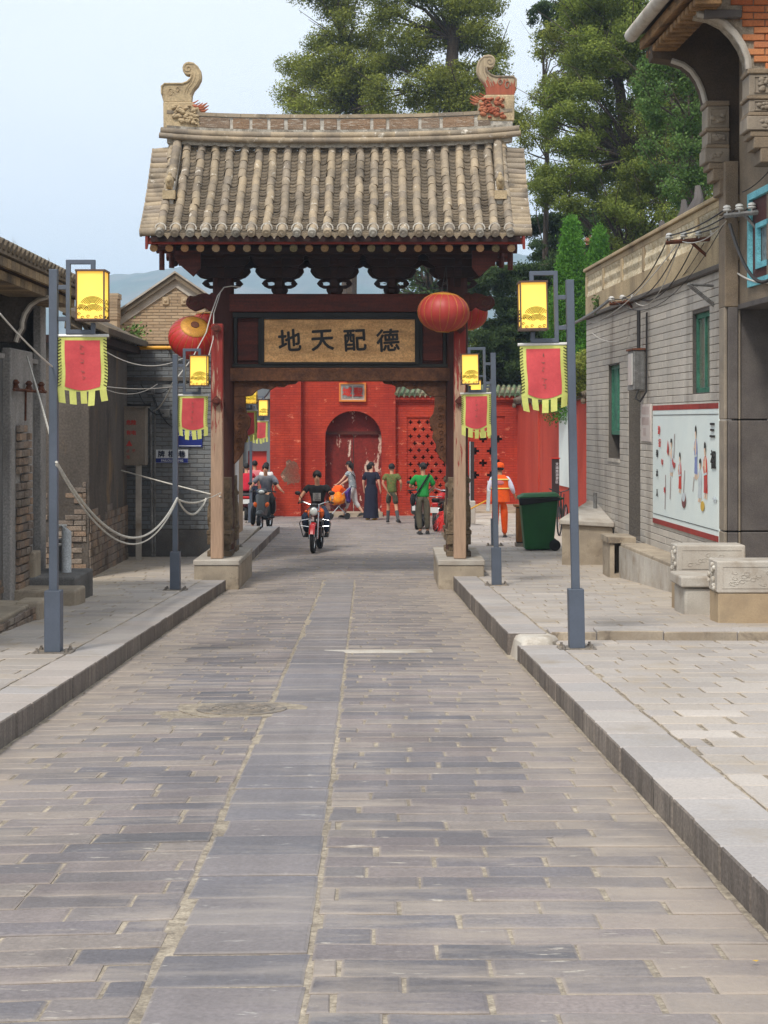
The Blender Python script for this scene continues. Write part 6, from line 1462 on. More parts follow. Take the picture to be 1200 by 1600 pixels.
def make_lamp(sg):      # sg: +1 lantern to the right of the post. Built about the base centre
    r = thing('street_lamp', 'x', 'street lamp', (0, 0, 0), 'square-post street lamps along the lane')
    b = MB(); b.box((0, 0, .006), (.34, .26, .014)); pl_ = b.obj('base_plate', K['iron'], r)
    for x in (-.13, .13):
        for y in (-.09, .09):
            b = MB(); b.cyl((x, y, .012), (x, y, .05), .012, n=6); b.cyl((x, y, .012), (x, y, .03), .02, n=6); b.obj('anchor_bolt', K['iron'], pl_)
    b = MB(); b.box((0, 0, .283), (.142, .142, .54)); b.obj('post_sleeve', K['steel_blue'], r, bev=.004)
    b = MB(); b.box((0, 0, 1.97), (.074, .074, 2.86)); b.obj('post', K['steel_blue'], r, bev=.004)
    fx0, fx1 = sg*.11, sg*.345; zt, zb_ = 3.485, 2.825; w = .04
    b = MB()
    b.box((sg*.13, 0, (zt+zb_)/2), (w, w, zt-zb_)); b.box((sg*.24, 0, zt-w/2), (.26, w*.98, w)); b.box((sg*.24, 0, zb_+w/2), (.26, w*.98, w))
    b.box((sg*.35, 0, zt-.06), (w*.97, w*.96, .12)); b.box((sg*.35, 0, zb_+.05), (w*.97, w*.96, .10))
    b.box((sg*.08, 0, 3.24), (.09, w*.9, w)); b.box((sg*.08, 0, 2.96), (.09, w*.9, w)); b.obj('arm_frame', K['steel_blue'], r, bev=.003)
    lc = (sg*.345, 0, 3.165); h = .445; d = .255
    b = MB(); b.box((0, 0, 0), (d-.02, d-.02, h-.03)); lan = b.obj('lantern', K['glow'], r, loc=lc)
    lc = (0, 0, 0)
    b = MB()
    for x in (-1, 1):
        for y in (-1, 1): b.box((lc[0]+x*(d/2-.006), lc[1]+y*(d/2-.006), lc[2]), (.013, .013, h))
    for z in (-1, 1): b.box((lc[0], lc[1], lc[2]+z*(h/2-.006)), (d+.01, d+.01, .016))
    b.obj('lantern_frame', K['lantern_frame'], lan)
    b = MB()        # printed waves on front and side
    for face in range(2):
        def q(x, z): return (x, -d/2+.007, z) if face == 0 else (sg*(d/2-.007), x, z)
        for cx, cz, n_, r0 in ((.02, -.09, 6, .035), (.03, -.15, 5, .035), (-.08, -.13, 4, .02)):
            for i in range(n_ if face == 0 else 2):
                rr = r0+i*(.014 if face == 0 else .04); pts = [(cx+rr*math.cos(t), cz+rr*.72*math.sin(t)) for t in np.linspace(.25, 2.9, 12)]
                pts = [p for p in pts if abs(p[0]) < d/2-.014 and p[1] > -h/2+.02]
                if len(pts) > 2: b.tube([q(*p) for p in pts], .0027, 3)
        for cx, cz in ((-.1, -.17), (-.07, -.2), (-.02, -.19), (.05, -.2), (.09, -.19), (-.09, -.12)):
            b.tube([q(cx+.016*math.cos(t)*(1-t/9), cz+.016*math.sin(t)*(1-t/9)) for t in np.linspace(0, 6, 10) if abs(cx) < .11], .0027, 3)
    b.obj('wave_print', K['dark'], lan, kind='stuff')
    return r
proto = {1: make_lamp(1), -1: make_lamp(-1)}
def make_banner(sg, seed, slack):
    random.seed(seed)
    r = thing('hanging_banner', 'x', 'banner', (0, 0, 0), 'red and lime banners hanging from the lamp arms')
    x0, x1 = (.04, .47); zt = 2.80; H = .46
    if sg < 0: x0, x1 = -.47, -.04
    b = MB(); b.cyl((sg*.02, -.0, zt+.012), (sg*.49, 0, zt+.012), .014, n=8); b.obj('rod', K['porcelain'], r, smooth=True)
    nx, nz = 22, 16
    def pt(i, j, off=0):
        s, t = i/nx, j/nz; x = x0+(x1-x0)*s; z = zt-H*t
        sag = slack*math.sin(math.pi*s)*t*.06
        y = .014*math.sin(s*9+seed)*t+.012*math.sin(s*4+t*3+seed*2)*(.3+t)
        wv = .012*math.sin(t*5+seed)*t
        return (x+wv, y+off, z-sag)
    b = MB(); vs = [pt(i, j) for j in range(nz+1) for i in range(nx+1)]
    b.add(vs, [(j*(nx+1)+i, j*(nx+1)+i+1, (j+1)*(nx+1)+i+1, (j+1)*(nx+1)+i) for j in range(nz) for i in range(nx)])
    for k in range(5):      # tabs at the hem
        i0 = int(k*(nx-2.5)/4+.3); a, c = pt(i0, nz), pt(i0+3, nz); L = random.uniform(.10, .14); dx = random.uniform(-.008, .02); e = random.uniform(-.02, .02)
        b.add([a, c, (c[0]+dx*.4, c[1]+e*.5, c[2]-L*.5), (a[0]+dx*.4, a[1]+e*.5, a[2]-L*.5), (c[0]+dx, c[1]+e, c[2]-L), (a[0]+dx, a[1]+e, a[2]-L)], [(0, 1, 2, 3), (3, 2, 4, 5)])
    cl = b.obj('border_cloth', K['cloth_lime'], r, smooth=True)
    b = MB(); vs = []; n1 = nx-6; m0, m1 = 1, nz-1
    for j in range(m0, m1+1):
        for i in range(3, nx-2):
            p = pt(i, j, -.005); dz = -.0
            if j == m1: dz = -.02*math.sin(math.pi*(i-3)/(nx-6))
            vs.append((p[0], p[1], p[2]+dz))
    w = nx-5
    b.add(vs, [(j*w+i, j*w+i+1, (j+1)*w+i+1, (j+1)*w+i) for j in range(m1-m0) for i in range(w-1)]); b.obj('centre_cloth', K['cloth_red'], cl, smooth=True)
    b = MB()
    for j in range(1, nz, 1):       # black ties along both edges
        for i, g in ((0, -1), (nx, 1)):
            p = pt(i, j, -.006)
            if j % 2 or 1: b.tube([(p[0]-g*.028, p[1], p[2]+.01), (p[0]+g*.004, p[1], p[2]-.008)], .0035, 4)
    b.obj('edge_lacing', K['dark'], cl, kind='stuff')
    b = MB()
    for j in range(5):      # faded writing down the middle
        p = pt(nx//2, 3+j*2.5 if 0 else 3+int(j*2.4), -.008)
        for _ in range(4): q = (random.uniform(-.014, .014), random.uniform(-.016, .016)); b.box((p[0]+q[0], p[1]-.001, p[2]+q[1]), (random.uniform(.008, .026), .001, .005), M=Matrix.Rotation(random.choice((0, 1.5, .6)), 4, 'Y'))
    b.obj('faded_writing', K['faded'], cl, kind='stuff')
    random.seed(seed*3+1); return r
K['faded'] = flat('faded', S(150, 92, 84), .9)
LAMPS = [(1, X(84, 14.2), 14.2, 'grey square-post lamp nearest the camera on the left pavement', 'red banner with lime tabs hanging on the nearest left lamp post'),
         (1, X(274, 23.1), 23.1, 'grey square-post lamp left of the gate, second on the left pavement', 'red banner with lime tabs hanging just left of the gate post'),
         (1, -3.09, 33, 'grey square-post lamp hidden mostly behind the left gate column', 'red lime-edged banner peeping out right behind the left gate column'),
         (1, X(392, 44), 44, 'farthest left square-post lamp, by the end of the red wall', 'small red banner on the farthest left lamp beside the scooters'),
         (-1, X(901, 14.75), 14.75, 'grey square-post lamp nearest the camera on the right pavement', 'red banner with frayed lime tabs hanging on the nearest right lamp post'),
         (-1, X(776, 23.4), 23.4, 'leaning grey square-post lamp right of the gate, second on the right pavement', 'red banner with lime fringe hanging just right of the gate post'),
         (-1, X(773, 32.7), 32.7, 'grey square-post lamp directly behind the second right lamp, by the street sweeper', 'red banner hidden behind the banner of the second right lamp')]
bproto = {}
for i, (sg, x, y, lab, blab) in enumerate(LAMPS):
    dz = .16 if sg > 0 else (.14 if y < 15.5 else .21)
    if i == 3: dz = .06
    z = G(y)+dz; r = proto[sg]
    if 'used' in r: r = dup(r, (x, y, z))
    else: r.location = (x, y, z)
    r['label'] = lab; proto[sg]['used'] = 1
    if sg < 0 and i in (4, 5): r.rotation_euler = (0, -R(.9 if i == 5 else 1.1), 0)
    bn = make_banner(sg, 11+i*3, .4+.3*(i % 3)); bn.location = (x, y, z); bn['label'] = blab
    bn.rotation_euler = r.rotation_euler.copy()
for p in proto.values():
    del p['used']
for o in list(C.objects):
    if 'used' in o: del o['used']
random.seed(21)
# ------------------------------------------------------------ round red lanterns on the gate
K['lan_red'] = mat('lan_red', S(196, 44, 34), S(178, 38, 32), ns=2, rough=.45, bump=.05, co='obj', fine=.05, var=.1, spec=.5)
K['lan_faded'] = mat('lan_faded', S(176, 62, 54), S(160, 50, 44), ns=2, rough=.5, bump=.05, co='obj', fine=.05, var=.1, spec=.4)
K['gold'] = mat('gold', S(206, 150, 62), S(184, 128, 50), ns=8, rough=.5, metal=.2, bump=.1, co='obj')
def red_lantern(c, rx, rz, M, m, lab, hang=None, n=18):
    t = thing('red_lantern', lab, 'lantern', c, 'round red lanterns hung on the gate')
    c = Vector(c); T = Matrix.Translation(c) @ M; b = MB(); b.M = T; k = 12; seg = n*4; vs = []
    for j in range(k+1):
        a = math.pi*j/k; 
        for i in range(seg):
            ph = 2*math.pi*i/seg; cr = 1+.018*abs(math.sin(ph*n/2)); rr = max(math.sin(a), .22)**.85*rx*cr
            vs.append((rr*math.cos(ph), rr*math.sin(ph), -math.cos(a)*rz))
    b.add(vs, [(j*seg+i, j*seg+(i+1) % seg, (j+1)*seg+(i+1) % seg, (j+1)*seg+i) for j in range(k) for i in range(seg)]); b.obj('shade', m, t, smooth=True)
    b = MB(); b.M = T
    for i in range(n):
        ph = 2*math.pi*(i+.0)/n; b.tube([(max(math.sin(a), .22)**.85*rx*1.012*math.cos(ph), max(math.sin(a), .22)**.85*rx*1.012*math.sin(ph), -math.cos(a)*rz) for a in np.linspace(.25, math.pi-.25, 11)], .0035, 4)
    b.obj('gold_rib', K['gold'], t, kind='stuff')
    b = MB(); b.M = T; b.lathe([(.235, rz*.86), (.225, rz*.90), (.17, rz*.96), (.11, rz*1.0), (.06, rz*1.015), (.05, rz*1.02)], 24); b.lathe([(.05, -rz*1.0), (.11, -rz*1.02), (.12, -rz*.96)], 24)
    b.obj('gold_collar', K['gold'], t, smooth=True)
    b = MB(); b.M = T; b.lathe([(.02, rz*1.02), (.072, rz*1.02), (.068, rz*1.06), (.02, rz*1.06)], 16); b.obj('top_opening', K['rust'], t)
    if hang is not None:
        b = MB(); top = T @ Vector((0, 0, rz*1.05))
        for d in (-.05, .05): b.tube([top+Vector((d, 0, 0)), Vector(hang)], .005, 4)
        b.obj('hanging_cord', K['cable'], t, kind='stuff')
tilt = Matrix.Rotation(R(48), 4, 'X') @ Matrix.Rotation(R(14), 4, 'Y')
red_lantern(P(300, 528, 26.6), .39, .31, tilt, K['lan_red'], 'glossy red round lantern tipped towards the viewer, left of the gate', P(318, 488, 27), 20)
red_lantern(P(326, 512, 28.4), .36, .28, Matrix.Identity(4), K['lan_red'], 'red round lantern mostly hidden behind the tipped one left of the gate', P(326, 470, 27.8))
red_lantern(P(693, 488, 25.9), .415, .315, Matrix.Rotation(R(3), 4, 'Y'), K['lan_faded'], 'faded red flattened lantern hanging in front of the right gate column', P(697, 415, 26))
red_lantern(P(730, 489, 28.3), .36, .30, Matrix.Identity(4), K['lan_red'], 'red lantern mostly hidden behind the right gate column', P(730, 470, 27.8))
b = MB(); b.tube([P(376, 449, 26.6), P(362, 447, 26.5), P(350, 449, 26.6), P(340, 462, 26.5), P(330, 490, 26.4), P(322, 520, 26.2), P(300, 560, 25.6), P(277, 590, 24)], .010, 5)
b.tube([P(345, 455, 26.5), P(334, 490, 26.4), P(333, 530, 26.0), P(325, 560, 25.8)], .008, 5)
b.obj('cord', K['cable_pale'], None, 'pale cord tied round the gate column top and trailing past the tipped lantern', 'cord')
# ------------------------------------------------------------ bins
K['bin_green'] = mat('bin_green', S(26, 92, 44), S(22, 82, 40), ns=3, rough=.5, bump=.1, bs=120, co='obj', fine=.06, var=.08)
K['rubber'] = flat('rubber', S(30, 30, 31), .8)
YB = 31.6; zb_ = G(YB)+.21; bn = thing('wheelie_bin', 'tall green wheeled plastic bin with closed lid on the right pavement', 'bin', (X(841, YB), YB, zb_))
xc = X(841, YB); k = YB/F; H = 80*k
b = MB(); w0, w1 = 22*k, 29*k
b.hexa([(xc-w0, YB-.2, zb_+.02), (xc+w0, YB-.2, zb_+.02), (xc+w0, YB+.2, zb_+.02), (xc-w0, YB+.2, zb_+.02), (xc-w1, YB-.27, zb_+H), (xc+w1, YB-.27, zb_+H), (xc+w1, YB+.3, zb_+H), (xc-w1, YB+.3, zb_+H)]); bd = b.obj('bin_body', K['bin_green'], bn, bev=.03)
b = MB(); b.box((xc, YB, zb_+H+.0), (2*w1+.07, .66, .05)); b.obj('rim', K['bin_green'], bd, bev=.015)
b = MB(); b.hexa([(xc-w1-.05, YB-.33, zb_+H+.03), (xc+w1+.05, YB-.33, zb_+H+.05), (xc+w1+.05, YB+.33, zb_+H+.05), (xc-w1-.05, YB+.33, zb_+H+.03), (xc-w1*.8, YB-.25, zb_+H+.10), (xc+w1*.95, YB-.25, zb_+H+.125), (xc+w1*.95, YB+.28, zb_+H+.125), (xc-w1*.8, YB+.28, zb_+H+.10)]); b.obj('lid', K['bin_green'], bn, bev=.02)
b = MB(); b.hexa([(xc-w1-.03, YB-.345, zb_+H-.12), (xc+w1+.02, YB-.345, zb_+H-.02), (xc+w1+.02, YB-.30, zb_+H-.02), (xc-w1-.03, YB-.30, zb_+H-.12), (xc-w1-.04, YB-.345, zb_+H+.02), (xc+w1+.02, YB-.345, zb_+H+.04), (xc+w1+.02, YB-.3, zb_+H+.04), (xc-w1-.04, YB-.3, zb_+H+.02)]); b.obj('bin_liner', K['rubber'], bn, bev=.01)
for y in (-.24, .28):
    b = MB(); b.cyl((xc+24*k, YB+y-.03, zb_+.11), (xc+24*k, YB+y+.03, zb_+.11), .11, n=18); wh = b.obj('wheel', K['rubber'], bn, smooth=True)
    b = MB(); b.cyl((xc+24*k, YB+y-.036, zb_+.11), (xc+24*k, YB+y-.03, zb_+.11), .05, n=12); b.obj('hub', K['dark'], wh)
b = MB(); b.tube([(xc+w1+.02, YB-.2, zb_+H-.01), (xc+w1+.10, YB-.2, zb_+H+.01), (xc+w1+.10, YB+.2, zb_+H+.01), (xc+w1+.02, YB+.2, zb_+H-.01)], .018, 6); b.obj('handle', K['bin_green'], bn, smooth=True)
K['varnish'] = mat('varnish', S(138, 92, 48), S(112, 70, 36), ns=4, rough=.6, bump=.2, st=(4, 4, .6))
lb = thing('wooden_litter_bin', 'brown slatted litter bin squeezed in behind the green wheeled bin', 'bin', P(818, 862, 32.4))
z0 = G(32.4)+.21; x0 = X(806, 32.4); zt = Z(792, 32.4)
b = MB(); b.bb(x0, x0+.4, 32.4, 32.7, z0, z0+.07); b.obj('foot', K['iron'], lb)
b = MB(); b.bb(x0+.02, x0+.38, 32.42, 32.68, z0+.07, zt); b.obj('frame', K['wood_black'], lb)
for i in range(6):
    b = MB(); b.bb(x0+.005+i*.065, x0+.06+i*.065, 32.39, 32.42, z0+.1, zt-.03); b.obj('slat', K['varnish'], lb)
b = MB(); b.bb(x0-.03, x0+.43, 32.37, 32.73, zt, zt+.04); b.obj('top_board', K['varnish'], lb)
# fallen leaves: small yellow leaves on the road
K['leaf_yellow'] = flat('leaf_yellow', S(196, 158, 60), .8)
for i, (u, v, lab) in enumerate(((1180, 1508, 'small yellow fallen leaf on the road near the right kerb foot'), (748, 965, 'small yellow fallen leaf at the right kerb near the gate'))):
    Y = 4000/(v-766); c = Vector((X(u, Y), Y, G(Y)+.012)); b = MB(); s = .012 if Y < 8 else .03
    b.add([c+Vector(q)*s for q in ((-1, 0, .1), (-.3, .5, .3), (.8, .3, .1), (1, -.2, .5), (.2, -.6, .2), (-.6, -.4, .4))], [(0, 1, 2, 3, 4, 5)]); b.obj('fallen_leaf', K['leaf_yellow'], None, lab, 'leaf')
# ------------------------------------------------------------ people
K['skin'] = mat('skin', S(190, 142, 112), S(176, 128, 100), ns=6, rough=.6, bump=0, co='obj', fine=.04, var=.05)
K['skin_light'] = mat('skin_light', S(206, 162, 136), S(196, 150, 124), ns=6, rough=.6, bump=0, co='obj', fine=.04, var=.05)
K['hair'] = mat('hair', S(30, 26, 25), S(20, 18, 18), ns=20, rough=.6, bump=.3, bs=90, co='obj')
def cloth(n, c, c2=None, **k): K[n] = mat(n, c, c2 or c, ns=k.pop('ns', 9), rough=.9, bump=.25, bs=30, co='obj', fine=.08, var=.12, **k)
cloth('black_cloth', S(30, 29, 31)); cloth('jeans', S(48, 60, 82), S(36, 46, 66)); cloth('white_cloth', S(214, 212, 210)); cloth('navy_cloth', S(24, 26, 44))
cloth('grey_print', S(148, 158, 162), S(112, 124, 132), ns=26, dirt=S(196, 200, 200), ds=20, dt=(.52, .6)); cloth('green_cloth', S(40, 146, 66), S(32, 130, 58)); cloth('olive_trouser', S(92, 86, 72), S(78, 74, 62))
cloth('camo_shirt', S(104, 112, 60), S(76, 90, 48), ns=18, dirt=S(120, 92, 56), ds=16, dt=(.55, .6)); cloth('shorts_olive', S(82, 82, 66), S(68, 68, 54)); cloth('sock', S(72, 74, 76))
cloth('orange_cloth', S(240, 92, 26), S(226, 82, 22)); cloth('lilac_shirt', S(206, 204, 222)); cloth('crimson_cloth', S(184, 30, 52)); cloth('pink_cloth', S(206, 120, 124)); cloth('dusk_shirt', S(62, 66, 84), S(130, 130, 132), ns=3)
cloth('purple_cloth', S(70, 48, 120)); cloth('yellow_bag', S(232, 150, 30), S(226, 106, 24), ns=12)
K['reflect'] = flat('reflect', S(240, 222, 120), .4); K['shoe'] = flat('shoe', S(46, 44, 44), .7); K['shoe_light'] = flat('shoe_light', S(170, 166, 160), .7); K['shoe_yellow'] = flat('shoe_yellow', S(196, 160, 50), .7)
def skin_mesh(name, J, E, m, parent, root, label=None, sub=1):
    names = list(J); me = bpy.data.meshes.new(name)
    me.from_pydata([tuple(J[n][:3]) for n in names], [(names.index(a), names.index(b)) for a, b in E], []); me.materials.append(m)
    o = link(me, name, parent, label)
    s = o.modifiers.new('skin', 'SKIN'); s.use_smooth_shade = True; s.branch_smoothing = .6
    lay = me.skin_vertices[0].data if me.skin_vertices else None
    if lay is None:
        bm = bpy.data.meshes
    for i, n in enumerate(names):
        r = J[n][3]; r = r if isinstance(r, tuple) else (r, r)
        lay[i].radius = r; lay[i].use_root = (n == root)
    ss = o.modifiers.new('sub', 'SUBSURF'); ss.levels = sub; ss.render_levels = sub
    return o
def person(label, base, head, J, mats, h=1.0, hair='short', top='shirt', legs='trousers', face=True, shoes='shoe', group=None, look=0, sleeve=.5, skinm='skin', extra=None):
    """J: joint positions in metres, local, facing +Y. base: world position, head: turn about z"""
    r = thing('person', label, 'person', (0, 0, 0), group)
    base = Vector(base)
    D = {'pelvis': (0, 0, .93), 'waist': (0, .0, 1.06), 'chest': (0, .0, 1.26), 'neck': (0, .0, 1.43), 'jaw': (0, .03, 1.50), 'skull': (0, .015, 1.59),
         'shL': (-.17, 0, 1.37), 'elL': (-.22, -.02, 1.12), 'wrL': (-.23, .05, .90), 'shR': (.17, 0, 1.37), 'elR': (.22, -.02, 1.12), 'wrR': (.23, .05, .90),
         'hiL': (-.09, 0, .88), 'knL': (-.095, .02, .50), 'anL': (-.10, -.02, .09), 'hiR': (.09, 0, .88), 'knR': (.095, .02, .50), 'anR': (.10, -.02, .09)}
    D.update(J)
    for s in 'LR':
        if 'to'+s not in D: a = D['an'+s]; D['to'+s] = (a[0]*1.15, a[1]+.15, a[2]-.05)
        if 'ha'+s not in D:
            e, w = Vector(D['el'+s]), Vector(D['wr'+s]); d = (w-e).normalized(); D['ha'+s] = tuple(w+d*.075)
    rot = Matrix.Rotation(head, 4, 'Z')
    T = lambda p: base+rot @ (Vector(p)*h)
    rad = dict(pelvis=(.14, .105), waist=(.13, .10), chest=(.15, .105), neck=.056, jaw=.068, skull=.086, shL=.062, elL=.044, wrL=.031, shR=.062, elR=.044, wrR=.031,
               hiL=.088, knL=.060, anL=.042, toL=.03, hiR=.088, knR=.060, anR=.042, toR=.03, haL=(.036, .016), haR=(.036, .016))
    def jj(n, k=1, add=0):
        q = rad[n]; q = q if isinstance(q, tuple) else (q, q); p = T(D[n]); return (p.x, p.y, p.z, (q[0]*k*h+add, q[1]*k*h+add))
    Jb = {n: jj(n, .74 if top and n in ('chest', 'shL', 'shR', 'waist') else .9) for n in rad}
    E = [('pelvis', 'waist'), ('waist', 'chest'), ('chest', 'neck'), ('neck', 'jaw'), ('jaw', 'skull')]
    for s in 'LR': E += [('chest', 'sh'+s), ('sh'+s, 'el'+s), ('el'+s, 'wr'+s), ('wr'+s, 'ha'+s), ('pelvis', 'hi'+s), ('hi'+s, 'kn'+s), ('kn'+s, 'an'+s), ('an'+s, 'to'+s)]
    # hands: palm plus four unequal fingers and a side thumb, slightly curled
    for s, g in (('L', -1), ('R', 1)):
        w, ha = Vector(D['wr'+s]), Vector(D['ha'+s]); d = (ha-w).normalized(); fwd = Vector((0, 1, 0)); side = d.cross(Vector((g, 0, 0))); 
        if side.length < .2: side = fwd
        side = side.normalized(); cur = Vector((-g*.35, 0, 0))
        for i, L in enumerate((.068, .078, .072, .056)):
            p0 = ha+side*(.022-.0147*i); p1 = p0+d*L*.55+cur*.012; p2 = p0+d*L+cur*.045
            for n_, p, rr in (('a', p1, .0088), ('b', p2, .0075)):
                q = T(p); Jb[f'f{s}{i}{n_}'] = (q.x, q.y, q.z, (rr*h, rr*h))
            E += [('ha'+s, f'f{s}{i}a'), (f'f{s}{i}a', f'f{s}{i}b')]
        p1 = w+d*.03+side*.038; p2 = w+d*.072+side*.05+cur*.02
        for n_, p, rr in (('a', p1, .011), ('b', p2, .0085)):
            q = T(p); Jb[f't{s}{n_}'] = (q.x, q.y, q.z, (rr*h, rr*h))
        E += [('wr'+s, f't{s}a'), (f't{s}a', f't{s}b')]
    skin_mesh('body', Jb, E, K[skinm], r, 'pelvis')
    # head details
    hc = Vector(D['skull']); hr = Matrix.Rotation(look, 4, 'Z'); H = lambda x, y, z: T(hc+(hr @ Vector((x, y, z))))
    b = MB(); b.tube([H(0, .078, .0), H(0, .098, -.04), H(0, .082, -.05)], [.008*h, .014*h, .009*h], 6)
    for g in (-1, 1): b.ball(H(g*.083, -.005, -.03), (.012*h, .02*h, .03*h), 7, 5)
    b.obj('nose_and_ears', K[skinm], r, smooth=True, kind='stuff')
    if face:
        b = MB()
        for g in (-1, 1): b.ball(H(g*.033, .079, -.008), (.012*h, .006*h, .006*h), 7, 4); b.tube([H(g*.016, .082, .014), H(g*.05, .074, .013)], .004*h, 4)
        b.obj('eyes_and_brows', K['hair'], r, kind='stuff')
        b = MB(); b.tube([H(-.024, .079, -.072), H(0, .085, -.071), H(.024, .079, -.072)], .005*h, 5); b.obj('mouth', K['lip'], r)
    b = MB(); n = 14; k = 7; vs = []
    for j in range(k+1):
        t = j/k
        for i in range(n):
            ph = 2*math.pi*i/n; front = max(0, math.sin(ph)); 
            el = math.pi/2*(1-t)-t*(.62-.82*front); rr = .091
            if hair == 'spiky': rr += .008*((i+j) % 2)
            vs.append(H(rr*math.cos(ph)*max(math.cos(el), .03), rr*1.08*math.sin(ph)*max(math.cos(el), .03)-.008, .012+rr*1.1*math.sin(el)))
    b.add(vs, [(j*n+i, j*n+(i+1) % n, (j+1)*n+(i+1) % n, (j+1)*n+i)[::-1] for j in range(k) for i in range(n)]+[tuple(range(n))])
    if hair in ('ponytail', 'long'):
        b.tube([H(0, -.07, .03), H(0, -.115, -.01), H(0, -.12, -.09), H(0, -.10, -.2 if hair == 'long' else -.17)], [.04*h, .045*h, .035*h, .012*h], 7)
        b.ball(H(0, -.045, -.03), (.08*h, .06*h, .085*h), 10, 6)
    hm = b.obj('hair', K['hair'], r, smooth=True)
    # clothes: shells over the same joints
    JT = {n: jj(n, 1.0, .022) for n in ('pelvis', 'waist', 'chest', 'shL', 'shR')}; q = T(Vector(D['pelvis'])+Vector((0, 0, -.07))); JT['hem'] = (q.x, q.y, q.z, (.165*h, .125*h)); p = T((D['neck'][0], D['neck'][1], D['neck'][2]-.035)); JT['neck'] = (p.x, p.y, p.z, (.062*h, .055*h))
    ET = [('hem', 'pelvis'), ('pelvis', 'waist'), ('waist', 'chest'), ('chest', 'neck'), ('chest', 'shL'), ('chest', 'shR')]
    for s in 'LR':
        a, c = Vector(D['sh'+s]), Vector(D['el'+s]); w = Vector(D['wr'+s])
        if sleeve <= 1:
            q = T(a.lerp(c, sleeve)); JT['sl'+s] = (q.x, q.y, q.z, (.068*h, .068*h)); ET.append(('sh'+s, 'sl'+s))
        else:
            JT['el'+s] = jj('el'+s, 1, .016); q = T(c.lerp(w, sleeve-1)); JT['sl'+s] = (q.x, q.y, q.z, (.04*h, .04*h)); ET += [('sh'+s, 'el'+s), ('el'+s, 'sl'+s)]
    if top: skin_mesh(top, JT, ET, K[mats[0]], r, 'chest')
    if legs == 'skirt':
        b = MB(); c = Vector(D['pelvis']); seg = 20; vs = []
        for z, a_, c_ in ((1.02, .14, .11), (.9, .19, .15), (.6, .19, .16), (.3, .20, .19), (.07, .22, .22)):
            for i in range(seg):
                ph = 2*math.pi*i/seg; f = 1+.06*math.sin(ph*6)*(1.02-z); vs.append(T((c[0]+a_*f*math.cos(ph), c[1]+(c_*f)*math.sin(ph)-.03*(1-z), z)))
        b.add(vs, [(j*seg+i, j*seg+(i+1) % seg, (j+1)*seg+(i+1) % seg, (j+1)*seg+i)[::-1] for j in range(4) for i in range(seg)]); b.obj('skirt', K[mats[1]], r, smooth=True)
    elif legs:
        JL = {n: jj(n, 1.0, .018) for n in ('pelvis', 'hiL', 'hiR')}; JL['waist'] = jj('pelvis', .98, .014); q = T(Vector(D['pelvis']).lerp(Vector(D['waist']), .5)); JL['waist'] = (q.x, q.y, q.z, JL['waist'][3])
        EL = [('pelvis', 'waist'), ('pelvis', 'hiL'), ('pelvis', 'hiR')]
        for s in 'LR':
            kn = jj('kn'+s, 1, .026)
            if legs == 'shorts': a, c = Vector(D['hi'+s]), Vector(D['kn'+s]); q = T(a.lerp(c, .92)); JL['kn'+s] = (q.x, q.y, q.z, (.085*h, .08*h)); EL.append(('hi'+s, 'kn'+s))
            else:
                JL['kn'+s] = kn; a, c = Vector(D['kn'+s]), Vector(D['an'+s]); t = .55 if legs == 'cropped' else .96; q = T(a.lerp(c, t)); JL['cu'+s] = (q.x, q.y, q.z, (.062*h, .062*h)); EL += [('hi'+s, 'kn'+s), ('kn'+s, 'cu'+s)]
        skin_mesh(legs, JL, EL, K[mats[1]], r, 'pelvis')
    for s in 'LR':
        a, t_ = Vector(D['an'+s]), Vector(D['to'+s]); hd = (t_-a); hd.z = 0; hd = hd.normalized() if hd.length > .01 else Vector((0, 1, 0))
        b = MB(); c = a+Vector((0, 0, -.055)); ang = head+math.atan2(hd.y, hd.x)-math.pi/2; dz = (t_.z-a.z+.05)
        pc = T(c+hd*.05); rr = Matrix.Rotation(ang, 4, 'Z') @ Matrix.Rotation(math.atan2(dz, .15), 4, 'X')
        b.box(pc+Vector((0, 0, -.005)), (.092*h, .265*h, .03), M=rr); b.ball(pc+Vector((0, 0, .02)), (.045*h, .125*h, .045*h), 9, 6, M=rr); b.obj('shoe', K[shoes], r, smooth=True)
    if extra: extra(r, T, H, D)
    return r
K['lip'] = flat('lip', S(150, 84, 76), .6)
def gp_(u, Y, dz=0): return Vector((X(u, Y), Y, G(Y)+dz))
